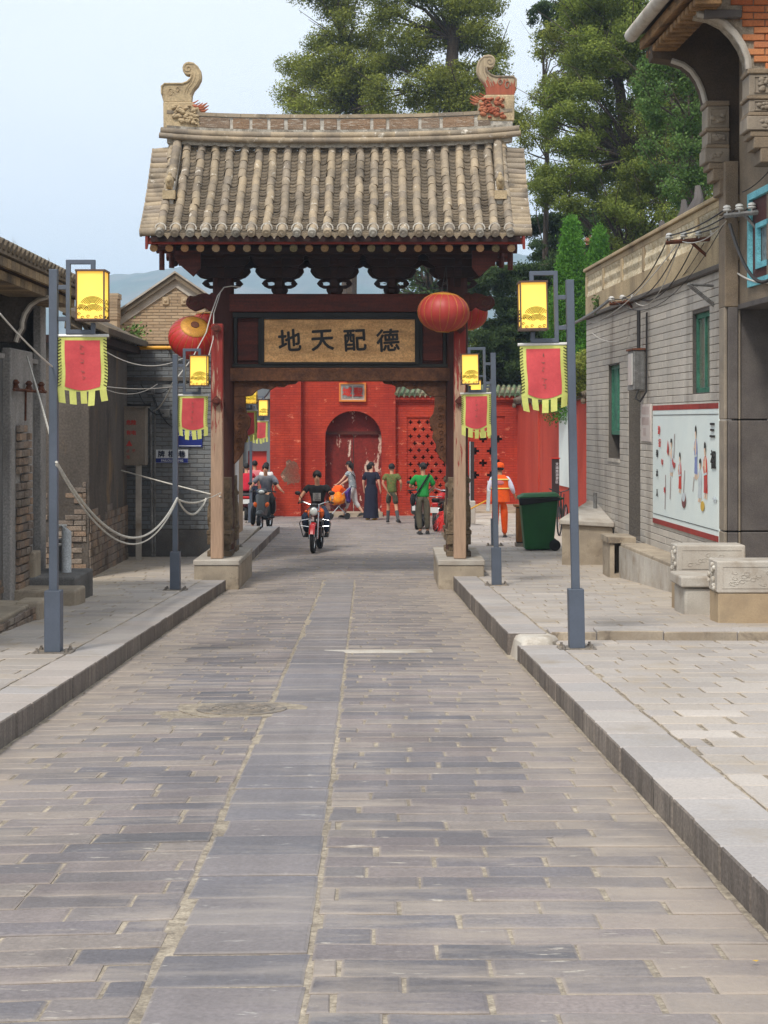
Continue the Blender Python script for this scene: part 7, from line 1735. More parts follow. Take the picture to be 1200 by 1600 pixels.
# ------------------------------------------------------------ two-wheelers
K['chrome'] = mat('chrome', S(196, 198, 200), S(176, 178, 182), rough=.22, metal=.9, bump=0, co='obj', fine=.05)
K['bike_red'] = flat('bike_red', S(176, 32, 34), .3); K['bike_dark'] = flat('bike_dark', S(34, 34, 36), .5); K['indicator'] = flat('indicator', S(226, 98, 24), .35); K['lens'] = flat('lens', S(204, 208, 204), .15, spec=.8)
K['scoot_grey'] = flat('scoot_grey', S(74, 78, 80), .35); K['scoot_maroon'] = flat('scoot_maroon', S(90, 30, 36), .4); K['plate_white'] = flat('plate_white', S(206, 206, 204), .4)
def wheel(y, r, w, par, x=0):
    Mx = Matrix.Rotation(R(90), 4, 'Y'); b = MB()
    prof = [(r-.055, -w*.35), (r-.02, -w*.5), (r-.004, -w*.3), (r, 0), (r-.004, w*.3), (r-.02, w*.5), (r-.055, w*.35), (r-.06, 0)]
    n = 28; m = Matrix.Translation((x, y, r)) @ Mx; vs = []
    for q, z in prof:
        for j in range(n): a = 2*math.pi*j/n; vs.append(m @ Vector((math.cos(a)*q, math.sin(a)*q, z)))
    k = len(prof); b.add(vs, [(i*n+j, i*n+(j+1) % n, ((i+1) % k)*n+(j+1) % n, ((i+1) % k)*n+j) for i in range(k) for j in range(n)]); t = b.obj('wheel', K['rubber'], par, smooth=True)
    b = MB(); b.lathe([(r-.075, -.02), (r-.056, -.022), (r-.056, .022), (r-.075, .02)], 28, (x, y, r), Mx) if 0 else None
    b.tube([(x, y+math.cos(a)*(r-.062), r+math.sin(a)*(r-.062)) for a in np.linspace(0, 2*math.pi, 25)[:-1]], .014, 6, closed=True); b.cyl((x-.05, y, r), (x+.05, y, r), .045, n=12)
    for i in range(10): a = math.pi*2*i/10; b.tube([(x, y, r), (x, y+math.cos(a)*(r-.06), r+math.sin(a)*(r-.06))], .007, 4)
    b.obj('rim', K['chrome'], t, smooth=True); return t
def motorcycle(name, label, m='bike_red', rear=False):     # forward +Y, origin on the ground
    r = thing(name, label, 'motorcycle', (0, 0, 0))
    wheel(.66, .30, .085, r); wheel(-.62, .29, .105, r)
    b = MB(); 
    for x in (-.085, .085): b.tube([(x, .66, .30), (x, .50, .74), (x, .40, 1.0)], .022, 8)
    b.obj('fork', K['chrome'], r, smooth=True)
    b = MB(); vs = []
    for a in np.linspace(R(20), R(150), 9):
        for x, dr in ((-.06, -.015), (-.03, .012), (.03, .012), (.06, -.015)): vs.append((x, .66+math.cos(a)*(.335+dr), .30+math.sin(a)*(.335+dr)))
    b.add(vs, [(j*4+i, j*4+i+1, (j+1)*4+i+1, (j+1)*4+i) for j in range(8) for i in range(3)]); b.obj('front_fender', K[m], r, smooth=True)
    b = MB(); b.ball((0, .53, .86), (.095, .10, .10), 14, 9); hl = b.obj('headlight', K['chrome'], r, smooth=True)
    b = MB(); b.ball((0, .60, .86), (.082, .04, .088), 14, 8); b.obj('lens', K['lens'], hl, smooth=True)
    b = MB(); b.box((0, .47, .98), (.16, .08, .09)); b.obj('dash', K['bike_dark'], r, bev=.02)
    b = MB(); b.tube([(-.36, .22, 1.02), (-.26, .34, 1.06), (-.1, .40, 1.0), (.1, .40, 1.0), (.26, .34, 1.06), (.36, .22, 1.02)], .013, 6); hb = b.obj('handlebar', K['chrome'], r, smooth=True)
    for g in (-1, 1):
        b = MB(); b.tube([(g*.37, .20, 1.02), (g*.28, .31, 1.055)], .02, 8); b.obj('grip', K['bike_dark'], hb, smooth=True)
        b = MB(); b.tube([(g*.25, .36, 1.06), (g*.33, .38, 1.20)], .008, 5); b.ball((g*.36, .38, 1.24), (.065, .02, .045), 12, 7); b.obj('mirror', K['bike_dark'], hb, smooth=True)
        b = MB(); b.ball((g*.17, .50, .86), (.035, .03, .028), 8, 6); b.tube([(g*.06, .48, .86), (g*.17, .49, .86)], .01, 5); b.obj('indicator', K['indicator'], r, smooth=True)
        b = MB(); b.tube([(g*.06, .30, .70), (g*.30, .36, .66), (g*.33, .32, .60), (g*.27, .20, .32), (g*.06, .12, .30)], .014, 6); b.tube([(g*.30, .35, .55), (g*.06, .34, .52)], .011, 6); b.obj('crash_bar', K['chrome'], r, smooth=True)
        b = MB(); b.ball((g*.12, .16, .80), (.06, .2, .11), 10, 7); b.obj('tank_cover', K['indicator'] if m == 'bike_red' else K[m], r, smooth=True)
    b = MB(); b.ball((0, .12, .84), (.13, .27, .13), 14, 9); b.obj('fuel_tank', K[m], r, smooth=True)
    b = MB(); b.box((0, .12, .42), (.22, .3, .24))
    for i in range(5): b.box((0, .14, .5+i*.03), (.26, .24, .012))
    b.obj('engine', K['bike_dark'], r, bev=.01)
    b = MB(); b.tube([(0, .42, .92), (0, .15, .72), (0, -.3, .66), (0, -.7, .72)], .03, 6); b.tube([(0, .36, .85), (0, .25, .4), (0, -.1, .3), (0, -.62, .29)], .022, 6); b.obj('frame', K['bike_dark'], r, smooth=True)
    b = MB(); b.hexa([(-.11, -.75, .74), (.11, -.75, .74), (.12, .0, .72), (-.12, .0, .72), (-.10, -.78, .86), (.10, -.78, .86), (.12, -.02, .80), (-.12, -.02, .80)]); b.obj('seat', K['bike_dark'], r, bev=.04)
    b = MB(); b.tube([(.13, .2, .32), (.15, -.1, .28), (.17, -.35, .33), (.18, -.75, .40)], [.02, .025, .045, .045], 10); b.obj('exhaust', K['chrome'], r, smooth=True)
    b = MB(); b.box((0, -.80, .70), (.15, .06, .09)); b.obj('tail_light', K['bike_red'], r, bev=.02)
    b = MB(); b.box((0, -.86, .56), (.21, .012, .14)); b.obj('number_plate', K['plate_white'], r)
    b = MB(); b.tube([(-.11, -.45, .88), (-.13, -.8, .9), (0, -.9, .9), (.13, -.8, .9), (.11, -.45, .88)], .013, 6); b.obj('grab_rail', K['chrome'], r, smooth=True)
    b = MB(); b.tube([(-.2, .06, .3), (.2, .06, .3)], .014, 6); b.obj('foot_pegs', K['bike_dark'], r); 
    return r
def scooter(name, label, m='scoot_grey'):
    r = thing(name, label, 'scooter', (0, 0, 0)); wheel(.60, .23, .09, r); wheel(-.55, .23, .10, r)
    b = MB(); b.hexa([(-.14, .36, .34), (.14, .36, .34), (.10, .60, .40), (-.10, .60, .40), (-.20, .28, .90), (.20, .28, .90), (.09, .42, .95), (-.09, .42, .95)]); b.obj('front_shield', K[m], r, bev=.03)
    b = MB(); b.ball((0, .60, .44), (.10, .22, .09), 12, 8); b.obj('front_fender', K[m], r, smooth=True)
    for g in (-1, 1):
        b = MB(); b.ball((g*.15, .45, .66), (.055, .05, .075), 10, 7, M=Matrix.Rotation(g*.5, 4, 'Y')); b.obj('indicator', K['indicator'], r, smooth=True)
        b = MB(); b.tube([(g*.24, .26, 1.0), (g*.30, .28, 1.16)], .008, 5); b.ball((g*.33, .28, 1.2), (.06, .02, .045), 10, 6); b.obj('mirror', K['bike_dark'], r, smooth=True)
        b = MB(); b.tube([(g*.12, .30, 1.0), (g*.34, .2, .98)], .02, 7); b.obj('grip', K['bike_dark'], r, smooth=True)
    b = MB(); b.ball((0, .34, 1.0), (.15, .11, .075), 12, 8); b.obj('handlebar_cover', K[m], r, smooth=True)
    b = MB(); b.ball((0, .42, .99), (.085, .05, .05), 12, 7); b.obj('headlight', K['lens'], r, smooth=True)
    b = MB(); b.box((0, .1, .30), (.3, .5, .07)); b.obj('floor_board', K['bike_dark'], r, bev=.02)
    b = MB(); b.hexa([(-.15, -.75, .42), (.15, -.75, .42), (.16, -.1, .34), (-.16, -.1, .34), (-.13, -.82, .72), (.13, -.82, .72), (.15, -.14, .70), (-.15, -.14, .70)]); b.obj('rear_body', K[m], r, bev=.05)
    b = MB(); b.box((0, -.42, .76), (.27, .66, .11)); b.obj('seat', K['bike_dark'], r, bev=.04)
    b = MB(); b.box((0, -.84, .58), (.2, .012, .13)); b.obj('number_plate', K['plate_white'], r)
    b = MB(); b.box((0, -.80, .70), (.2, .05, .07)); b.obj('tail_light', K['bike_red'], r, bev=.02)
    b = MB(); b.tube([(.16, -.2, .26), (.17, -.7, .34)], .045, 9); b.obj('exhaust', K['bike_dark'], r, smooth=True)
    return r
def put(r, loc, rz): r.location = loc; r.rotation_euler = (0, 0, rz); return r
RIDE = {'pelvis': (0, -.22, .92), 'waist': (0, -.20, 1.06), 'chest': (0, -.13, 1.24), 'neck': (0, -.08, 1.42), 'jaw': (0, -.04, 1.49), 'skull': (0, -.05, 1.59),
        'shL': (-.19, -.11, 1.36), 'elL': (-.33, .0, 1.16), 'wrL': (-.35, .17, 1.08), 'haL': (-.34, .235, 1.065), 'shR': (.19, -.11, 1.36), 'elR': (.33, .0, 1.16), 'wrR': (.35, .17, 1.08), 'haR': (.34, .235, 1.065),
        'hiL': (-.11, -.16, .86), 'knL': (-.24, .20, .72), 'anL': (-.21, .02, .38), 'toL': (-.22, .16, .32), 'hiR': (.11, -.16, .86), 'knR': (.24, .20, .72), 'anR': (.21, .02, .38), 'toR': (.22, .16, .32)}
YM = 34.0; RZ = R(176)
put(motorcycle('motorcycle', 'red and orange motorcycle with chrome crash bars ridden towards the camera under the gate'), gp_(495, YM), RZ)
def tprint(r, T, H, D):
    b = MB(); q = T((0, .005, 1.14)); b.M = None
    o = D['chest']; c = T((o[0], o[1]+.128, o[2]-.10)); 
    b.box(c, (.17, .012, .17), rz=RZ); pr = b.obj('shirt_print', K['metal_grey'], r)
    b = MB()
    for i in range(4): b.box(T((o[0]+random.uniform(-.03, .03), o[1]+.136, o[2]-.16+i*.04)), (.12-.02*i, .006, .012), rz=RZ)
    b.obj('print_lines', K['black_cloth'], pr, kind='stuff')
person('man in black printed t-shirt and jeans riding the red motorcycle', gp_(495, YM), RZ, RIDE, ('black_cloth', 'jeans'), hair='spiky', top='t_shirt', extra=tprint, sleeve=.62)
# scooter rider on the left, feet down
YS_ = 41.5
put(scooter('scooter', 'grey scooter with orange indicators facing the camera by the far left lamp post'), gp_(414, YS_, .0), R(172))
person('dark-haired man in an open grey shirt sitting on the grey scooter', gp_(414, YS_), R(172), {**RIDE, 'anR': (.30, .12, .09), 'toR': (.32, .27, .04), 'knR': (.26, .2, .52), 'wrL': (-.50, .32, 1.02), 'haL': (-.56, .38, .99), 'elL': (-.36, .08, 1.12)}, ('dusk_shirt', 'black_cloth'), top='shirt', sleeve=.9)
put(scooter('scooter', 'dark maroon scooter seen from behind at the far left of the lane', 'scoot_maroon'), gp_(385, 48), R(4))
person('person in crimson shirt riding the maroon scooter away, seen from behind', gp_(385, 48), R(4), RIDE, ('crimson_cloth', 'black_cloth'), face=False, top='shirt')
person('person in pink shirt standing beyond the far left lamp post, back turned', gp_(398, 50), 0, {}, ('pink_cloth', 'jeans'), face=False, top='shirt', h=1.02)
person('person in white shirt seen from behind next to the red wall edge', gp_(416, 49), R(-8), {}, ('white_cloth', 'jeans'), face=False, top='shirt', h=1.0)
# woman pushing a stroller piled with bags
YW_ = 48.5
def bagstrap(r, T, H, D):
    b = MB(); c = D['chest']; b.tube([T((c[0]-.13, c[1]+.02, c[2]+.14)), T((c[0]-.02, c[1]-.125, c[2]+.0)), T((c[0]+.12, c[1]-.10, c[2]-.2)), T((c[0]+.14, c[1], c[2]-.26))], .014, 5); b.obj('bag_strap', K['black_cloth'], r, smooth=True)
person('woman in grey patterned blouse and white cropped trousers pushing the loaded stroller', gp_(551, YW_), R(68), {'wrL': (-.16, .46, .98), 'elL': (-.22, .25, 1.12), 'wrR': (.16, .46, .98), 'elR': (.22, .25, 1.12), 'chest': (0, .06, 1.25), 'neck': (0, .09, 1.42), 'jaw': (0, .13, 1.49), 'skull': (0, .12, 1.59), 'shL': (-.16, .08, 1.36), 'shR': (.16, .08, 1.36),
    'knL': (-.09, .12, .50), 'anL': (-.1, .22, .10), 'knR': (.09, -.04, .49), 'anR': (.1, -.30, .17), 'toR': (.1, -.2, .07)}, ('grey_print', 'white_cloth'), h=1.03, hair='ponytail', legs='cropped', top='blouse', skinm='skin_light', extra=bagstrap)
stl = thing('stroller', 'stroller heaped with orange and yellow bags and a purple cloth', 'stroller', gp_(531, 48.2))
c = gp_(528, 48.2)
for x in (-.22, .28):
    for y in (-.2, .2):
        b = MB(); b.cyl(c+Vector((x, y-.02, .09)), c+Vector((x, y+.02, .09)), .09, n=14); b.obj('wheel', K['rubber'], stl, smooth=True)
b = MB()
for y in (-.18, .18): b.tube([c+Vector((.28, y, .1)), c+Vector((-.1, y, .55)), c+Vector((.4, y, 1.0))], .014, 6); b.tube([c+Vector((-.22, y, .1)), c+Vector((.2, y, .6))], .014, 6)
b.tube([c+Vector((.4, -.18, 1.0)), c+Vector((.4, .18, 1.0))], .016, 6); b.tube([c+Vector((-.22, -.2, .1)), c+Vector((-.22, .2, .1))], .01, 6); b.obj('frame', K['chrome'], stl, smooth=True)
b = MB(); b.ball(c+Vector((.0, 0, .42)), (.26, .2, .14), 12, 8); b.obj('seat_sling', K['scoot_maroon'], stl, smooth=True)
bags = [((-.02, -.12, .62), (.24, .17, .22), 'yellow_bag', 'lumpy yellow and orange shopping bag on the stroller seat'), ((.02, -.02, .86), (.2, .16, .16), 'orange_cloth', 'orange bag heaped on top of the stroller'), ((.3, .02, .72), (.10, .12, .24), 'purple_cloth', 'purple cloth hanging over the stroller handle')]
for o_, rr, m, lab in bags:
    b = MB(); b.ball(c+Vector(o_), rr, 14, 9); v2 = []
    for p in b.v:
        p = Vector(p); d = noise.noise_vector(p*5)*.07+noise.noise_vector(p*13)*.03; v2.append(tuple(p+d))
    b.v = v2; b.obj('shopping_bag' if 'bag' in lab else 'folded_cloth', K[m], None, lab, 'bag' if 'bag' in lab else 'cloth', smooth=True)
person('woman in long black dress and white cuffs walking away with loose dark ponytail', gp_(580, 47.5), R(-14), {'elL': (-.23, -.03, 1.12), 'wrR': (.27, .0, .92), 'elR': (.24, -.06, 1.14)}, ('navy_cloth', 'navy_cloth'), h=1.02, hair='ponytail', legs='skirt', top='dress_top', sleeve=.9, shoes='shoe_yellow', skinm='skin_light', look=R(-50))
def socks(r, T, H, D):
    for s in 'LR':
        a, k = Vector(D['an'+s]), Vector(D['kn'+s]); b = MB(); b.tube([T(a+Vector((0, 0, -.03))), T(a.lerp(k, .3)), T(a.lerp(k, .62))], [.042, .048, .056], 9); b.obj('sock', K['sock'], r, smooth=True)
person('youth in camouflage t-shirt, shorts and long grey socks striding away', gp_(612, 44.8), R(-6), {'knL': (-.11, .18, .53), 'anL': (-.13, .22, .11), 'knR': (.12, .02, .50), 'anR': (.20, -.22, .14), 'toR': (.22, -.1, .06), 'elL': (-.25, -.08, 1.14), 'wrL': (-.10, -.06, .90), 'elR': (.27, -.05, 1.16), 'wrR': (.25, .1, 1.02)}, ('camo_shirt', 'shorts_olive'), legs='shorts', top='t_shirt', face=False, extra=socks, sleeve=.7, h=1.0)
def sling(r, T, H, D):
    b = MB(); c = D['chest']; b.tube([T((c[0]+.14, c[1]-.06, c[2]+.17)), T((c[0]+.02, c[1]-.125, c[2]+.0)), T((c[0]-.14, c[1]-.10, c[2]-.26)), T((c[0]-.2, c[1]-.02, c[2]-.36))], .022, 5); st_ = b.obj('sling_strap', K['black_cloth'], r, smooth=True)
    b = MB(); b.ball(T((-.24, .02, .82)), (.07, .14, .16), 10, 7); b.obj('sling_bag', K['black_cloth'], st_, smooth=True)
person('man in bright green t-shirt and olive trousers with a black sling bag', gp_(661, 38.8), R(8), {'elL': (-.30, .10, 1.13), 'wrL': (-.20, .30, 1.10), 'elR': (.28, .05, 1.10), 'wrR': (.22, .25, 1.02), 'knL': (-.10, .04, .50), 'anL': (-.07, -.02, .09), 'anR': (.12, .06, .09)}, ('green_cloth', 'olive_trouser'), look=R(35), top='t_shirt', h=1.03, sleeve=.85, extra=sling)
put(motorcycle('motorcycle', 'parked black and red motorcycle showing its rear, beside the man in green'), gp_(690, 41.0), R(-14))
put(scooter('scooter', 'parked grey scooter mostly hidden behind the man in green'), gp_(656, 42.0), R(-8))
# street sweeper
def vest(r, T, H, D):
    c = D['chest']
    for z, m in ((1.36, 'reflect'), (1.16, 'reflect')):
        b = MB(); b.tube([T((.212*math.cos(a), .165*math.sin(a), z-.02)) for a in np.linspace(0, 2*math.pi, 21)[:-1]], .014, 5, closed=True); b.obj('reflective_band', K[m], r, smooth=True)
    b = MB(); b.lathe([(.225, .84), (.215, 1.0), (.205, 1.1), (.21, 1.25), (.205, 1.36), (.10, 1.44)], 20, (0, 0, 0)); b2 = MB(); b2.v = [tuple(T((p[0], p[1]*.78, p[2]))) for p in b.v]; b2.f = b.f[:-2]; b2.m = b.m[:-2]; b2.t = b.t; b2.d = b.d; b2.obj('vest', K['orange_cloth'], r, smooth=True)
    b = MB(); b.ball(H(0, -.0, .045), (.104, .112, .085), 14, 8); b.box(H(0, .13, .03), (.15, .12, .015), rz=R(-4)); b.obj('cap', K['orange_cloth'], r, smooth=True)
    b = MB(); b.ball(T((0, -.165, 1.27)), (.09, .012, .05), 10, 6); b.obj('vest_print', K['pink_cloth'], r, smooth=True)
YO = 34.9; dzO = .0
person('street sweeper in orange vest, orange cap and orange trousers walking away', gp_(781, YO, .0)+Vector((0, 0, .17)), R(-4), {'elL': (-.24, -.05, 1.14), 'wrL': (-.25, .05, .92), 'elR': (.27, -.04, 1.14), 'wrR': (.33, .08, .98), 'knL': (-.10, -.02, .50), 'anL': (-.10, -.1, .10), 'knR': (.10, .06, .50), 'anR': (.11, .12, .09)}, ('lilac_shirt', 'orange_cloth'), face=False, hair='short', top='shirt', sleeve=1.75, extra=vest, h=.98)
K['red_plastic'] = flat('red_plastic', S(228, 40, 32), .5)
br = thing('broom', 'broom with yellow handle and bright red plastic bristles held by the sweeper', 'broom', P(720, 800, 34))
b = MB(); b.tube([P(764, 780, 34.9), P(730, 798, 33.8), P(706, 806, 33.2)], .017, 7); b.obj('handle', K['yellow_pipe'], br, smooth=True)
b = MB()
for i in range(420):
    a0 = P(706+random.gauss(0, 2.5), 800+random.gauss(0, 2), 33.2+random.gauss(0, .05)); e = P(690+random.gauss(0, 7), 822+random.gauss(0, 7), 33.1+random.gauss(0, .15)); mid = a0.lerp(e, .5)+Vector((random.gauss(0, .03), random.gauss(0, .03), .05))
    w = Vector((.010, .004, .006)); b.add([a0-w, a0+w, mid+w, mid-w, e], [(0, 1, 2, 3), (3, 2, 4)])
b.obj('bristles', K['red_plastic'], br, kind='stuff')
dp_ = thing('dustpan', 'upright grey metal dustpan carried in the left hand of the sweeper', 'dustpan', P(765, 795, 34.6))
b = MB(); c = P(763, 782, 34.55); b.box(c, (.07, .2, .46), M=Matrix.Rotation(.06, 4, 'Y')); b.obj('pan', K['alu'], dp_, bev=.01)
b = MB(); b.tube([c+Vector((0, 0, .2)), c+Vector((.0, .1, .42))], .012, 6); b.obj('handle', K['alu'], dp_)
# bicycle parts behind the bin: handlebar and front wheel
bc = thing('bicycle', 'bicycle leaning at the side wall, only bars and wheel showing past the bin', 'bicycle', P(880, 830, 35.5))
c = Vector((X(874, 35.5), 35.5, G(35.5)+.21))
for x, y in ((0, 0), (.25, 1.0)):
    b = MB(); b.tube([c+Vector((x*1.0+math.cos(a)*.08, y+math.cos(a)*.30, .32+math.sin(a)*.31)) for a in np.linspace(0, 2*math.pi, 25)[:-1]], .018, 6, closed=True); w_ = b.obj('wheel', K['rubber'], bc, smooth=True)
    b = MB(); [b.tube([c+Vector((x, y, .32)), c+Vector((x+math.cos(a)*.075, y+math.cos(a)*.29, .32+math.sin(a)*.3))], .004, 3) for a in np.linspace(0, 2*math.pi, 13)[:-1]]; b.obj('spokes', K['chrome'], w_, kind='stuff')
b = MB(); b.tube([c+Vector((0, 0, .32)), c+Vector((.05, .12, .95))], .016, 6); b.tube([c+Vector((.04, .1, .8)), c+Vector((.15, .6, .35)), c+Vector((.25, 1.0, .32))], .016, 6); b.tube([c+Vector((.15, .6, .35)), c+Vector((.18, .7, .9))], .014, 6); b.obj('frame', K['bike_dark'], bc, smooth=True)
b = MB(); b.tube([c+Vector((-.22, .06, 1.04)), c+Vector((-.1, .1, .98)), c+Vector((.05, .12, .96)), c+Vector((.2, .12, 1.0)), c+Vector((.28, .05, 1.10))], .014, 6); b.obj('handlebar', K['bike_dark'], bc, smooth=True)
# ------------------------------------------------------------ trees
def leafmat(n, c1, c2, c3, tr=.0):
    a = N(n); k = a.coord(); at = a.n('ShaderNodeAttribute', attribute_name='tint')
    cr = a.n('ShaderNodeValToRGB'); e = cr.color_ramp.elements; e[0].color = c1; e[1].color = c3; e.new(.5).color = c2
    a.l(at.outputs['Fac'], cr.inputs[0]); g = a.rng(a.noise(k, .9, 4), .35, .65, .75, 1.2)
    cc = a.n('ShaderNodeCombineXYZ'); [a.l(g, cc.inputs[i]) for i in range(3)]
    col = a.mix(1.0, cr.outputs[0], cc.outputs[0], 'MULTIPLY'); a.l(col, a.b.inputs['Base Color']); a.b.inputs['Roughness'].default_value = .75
    a.b.inputs['Specular IOR Level'].default_value = .2
    t = a.n('ShaderNodeBsdfTranslucent'); a.l(col, t.inputs[0]); m = a.n('ShaderNodeMixShader'); m.inputs[0].default_value = .3
    out = a.t.nodes['Material Output']; a.l(a.b.outputs[0], m.inputs[1]); a.l(t.outputs[0], m.inputs[2]); a.l(m.outputs[0], out.inputs[0]); return a.m
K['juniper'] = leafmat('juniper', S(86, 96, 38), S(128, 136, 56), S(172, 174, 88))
K['juniper2'] = leafmat('juniper2', S(82, 98, 40), S(122, 136, 58), S(164, 172, 84))
K['cedar'] = leafmat('cedar', S(50, 68, 36), S(68, 88, 48), S(92, 110, 60))
K['cypress'] = leafmat('cypress', S(58, 104, 32), S(84, 132, 44), S(116, 158, 62))
K['broad'] = leafmat('broad', S(66, 92, 44), S(98, 128, 64), S(136, 160, 96))
K['bark'] = mat('bark', S(92, 80, 70), S(70, 60, 54), ns=5, rough=.95, bump=.7, bs=16, st=(4, 4, .6))
def leaves(name, centres, radii, n_each, size, m, par, flat_=1, asp=.45, kind='stuff', up=.0, seed=1, clump=6, csz=.16):
    """many small leaf faces: centres of puffs, each filled shell-heavy with clumped sprays"""
    g = np.random.default_rng(seed); C_ = np.array(centres, float); Rr = np.array(radii, float)
    if Rr.ndim == 1: Rr = np.stack([Rr, Rr, Rr*.8], 1)
    P_ = []; T_ = []
    for c, r, n in zip(C_, Rr, n_each if hasattr(n_each, '__len__') else [n_each]*len(C_)):
        k = max(1, int(n/clump)); d = g.normal(size=(k, 3)); d /= np.linalg.norm(d, axis=1)[:, None]
        rad = g.uniform(.15, 1.45, (k, 1))**.75; q = c+d*rad*r
        q = np.repeat(q, clump, 0)+g.normal(size=(k*clump, 3))*csz*np.array([1, 1, .7]); P_.append(q)
        t = .18+.45*((d[:, 2]+1)/2)+.2*g.uniform(-1, 1, k); T_.append(np.repeat(t, clump)+g.uniform(-.12, .12, k*clump))  # puff tops lighter, undersides darker: light from above put into the leaf tint
    Q = np.concatenate(P_); t = np.clip(np.concatenate(T_), 0, 1); n = len(Q)
    a = g.normal(size=(n, 3)); a[:, 2] += up; a /= np.linalg.norm(a, axis=1)[:, None]; b_ = np.cross(a, g.normal(size=(n, 3))); b_ /= np.linalg.norm(b_, axis=1)[:, None]
    s = size*g.uniform(.6, 1.4, (n, 1)); V = np.stack([Q-a*s, Q+b_*s*asp, Q+a*s, Q-b_*s*asp], 1).reshape(-1, 3)
    me = bpy.data.meshes.new(name); me.vertices.add(4*n); me.vertices.foreach_set('co', V.ravel()); me.loops.add(4*n); me.polygons.add(n)
    me.loops.foreach_set('vertex_index', np.arange(4*n, dtype=np.int32)); me.polygons.foreach_set('loop_start', np.arange(0, 4*n, 4, dtype=np.int32))
    try: me.polygons.foreach_set('loop_total', np.full(n, 4, dtype=np.int32))
    except Exception: pass
    me.update(calc_edges=True); me.attributes.new('tint', 'FLOAT', 'POINT').data.foreach_set('value', np.repeat(t, 4).astype(np.float32)); me.materials.append(m)
    return link(me, name, par, kind=kind)
def trunk(par, pts, r0, r1, limbs, name='trunk'):
    b = MB(); n = len(pts); b.tube(pts, [r0+(r1-r0)*i/(n-1) for i in range(n)], 9); t = b.obj(name, K['bark'], par, smooth=True)
    b = MB()
    for p0, p1, r in limbs:
        p0, p1 = Vector(p0), Vector(p1); mid = p0.lerp(p1, .5)+Vector((random.uniform(-.3, .3), random.uniform(-.3, .3), random.uniform(-.1, .35)))
        b.tube([p0, mid, p1], [r, r*.65, r*.25], 6)
        for _ in range(3):
            q = mid.lerp(p1, random.random()); d = (p1-p0).normalized()+Vector((random.uniform(-.8, .8), random.uniform(-.8, .8), random.uniform(-.5, .8))); b.tube([q, q+d*.9], [r*.35, r*.1], 5)
    b.obj('limbs', K['bark'], t, smooth=True, kind='stuff'); return t
def puffs_px(spec, Y, seed, depth=1.6):     # (u, v, radius px) -> centres, radii
    g = random.Random(seed); cs, rs = [], []
    for u, v, r in spec:
        y = Y+g.uniform(-depth, depth); c = P(u, v, y); cs.append(tuple(c)); k = r*y/F*g.uniform(.7, 1.2); rs.append((k*g.uniform(.8, 1.25), k*.9, k*g.uniform(.5, .95)))
    return cs, rs
def tree(name, label, group, Y, spec, tp, m, dens, size, seed, r0=.3, clump=6, csz=.16, asp=.45, depth=1.6):
    t = thing(name, label, 'tree', (tp[0][0], tp[0][1], tp[0][2]), group); cs, rs = puffs_px(spec, Y, seed, depth)
    limbs = []
    for c, r in zip(cs, rs):
        q = min(tp, key=lambda p: abs(p[2]-(c[2]-.8))); limbs.append((q, c, r0*.22))
    trunk(t, tp, r0, r0*.25, limbs)
    n = [int(dens*r[0]*r[0]*12) for r in rs]
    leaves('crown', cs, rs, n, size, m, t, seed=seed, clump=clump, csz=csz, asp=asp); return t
def fill(edge, n, rr, seed, jit=6):     # puffs filling a polygon given in photo pixels
    g = random.Random(seed); us = [p[0] for p in edge]; vs = [p[1] for p in edge]; out = []; tries = 0
    def inside(u, v):
        c = False; j = len(edge)-1
        for i in range(len(edge)):
            (a, b_), (p, q) = edge[i], edge[j]
            if (b_ > v) != (q > v) and u < (p-a)*(v-b_)/(q-b_)+a: c = not c
            j = i
        return c
    while len(out) < n and tries < 20000:
        tries += 1; u, v = g.uniform(min(us), max(us)), g.uniform(min(vs), max(vs)); r = g.uniform(*rr)
        if inside(u, v) and all((u-a)**2+(v-b_)**2 > (r*.62)**2 for a, b_, c in out): out.append((u, v, r))
    return out
YA = 66
eA = [(470, -60), (475, 60), (468, 95), (438, 118), (452, 150), (430, 165), (470, 210), (560, 215), (640, 200), (600, 120), (590, 40), (620, -60)]
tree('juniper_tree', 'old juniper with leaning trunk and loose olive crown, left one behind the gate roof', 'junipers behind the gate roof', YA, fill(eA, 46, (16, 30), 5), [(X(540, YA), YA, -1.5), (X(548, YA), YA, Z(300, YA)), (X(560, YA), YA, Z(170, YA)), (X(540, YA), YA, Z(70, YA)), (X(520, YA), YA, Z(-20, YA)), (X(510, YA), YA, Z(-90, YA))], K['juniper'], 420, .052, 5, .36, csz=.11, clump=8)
YC = 64
eB = [(600, -70), (590, 30), (585, 110), (570, 215), (700, 215), (800, 215), (790, 130), (815, 95), (770, 60), (790, 10), (740, -70)]
tree('juniper_tree', 'tall juniper with straight dark trunk, right one behind the gate roof', 'junipers behind the gate roof', YC, fill(eB, 62, (17, 31), 6), [(X(702, YC), YC, -1.5), (X(703, YC), YC, Z(250, YC)), (X(704, YC), YC, Z(150, YC)), (X(708, YC), YC, Z(60, YC)), (X(710, YC), YC, Z(-20, YC)), (X(712, YC), YC, Z(-110, YC))], K['juniper'], 420, .052, 6, .42, csz=.11, clump=8)
YD = 50
eC = [(905, -60), (885, 60), (870, 120), (845, 190), (838, 260), (845, 310), (880, 330), (930, 330), (965, 390), (1010, 420), (1130, 420), (1135, 200), (1100, 100), (1010, 50), (1010, -60)]
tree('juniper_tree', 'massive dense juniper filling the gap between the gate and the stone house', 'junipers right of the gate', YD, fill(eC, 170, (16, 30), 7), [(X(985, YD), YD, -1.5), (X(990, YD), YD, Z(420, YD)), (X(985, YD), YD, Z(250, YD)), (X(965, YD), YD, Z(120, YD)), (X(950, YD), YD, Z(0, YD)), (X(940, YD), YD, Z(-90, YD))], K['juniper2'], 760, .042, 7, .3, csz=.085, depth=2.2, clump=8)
YE = 56
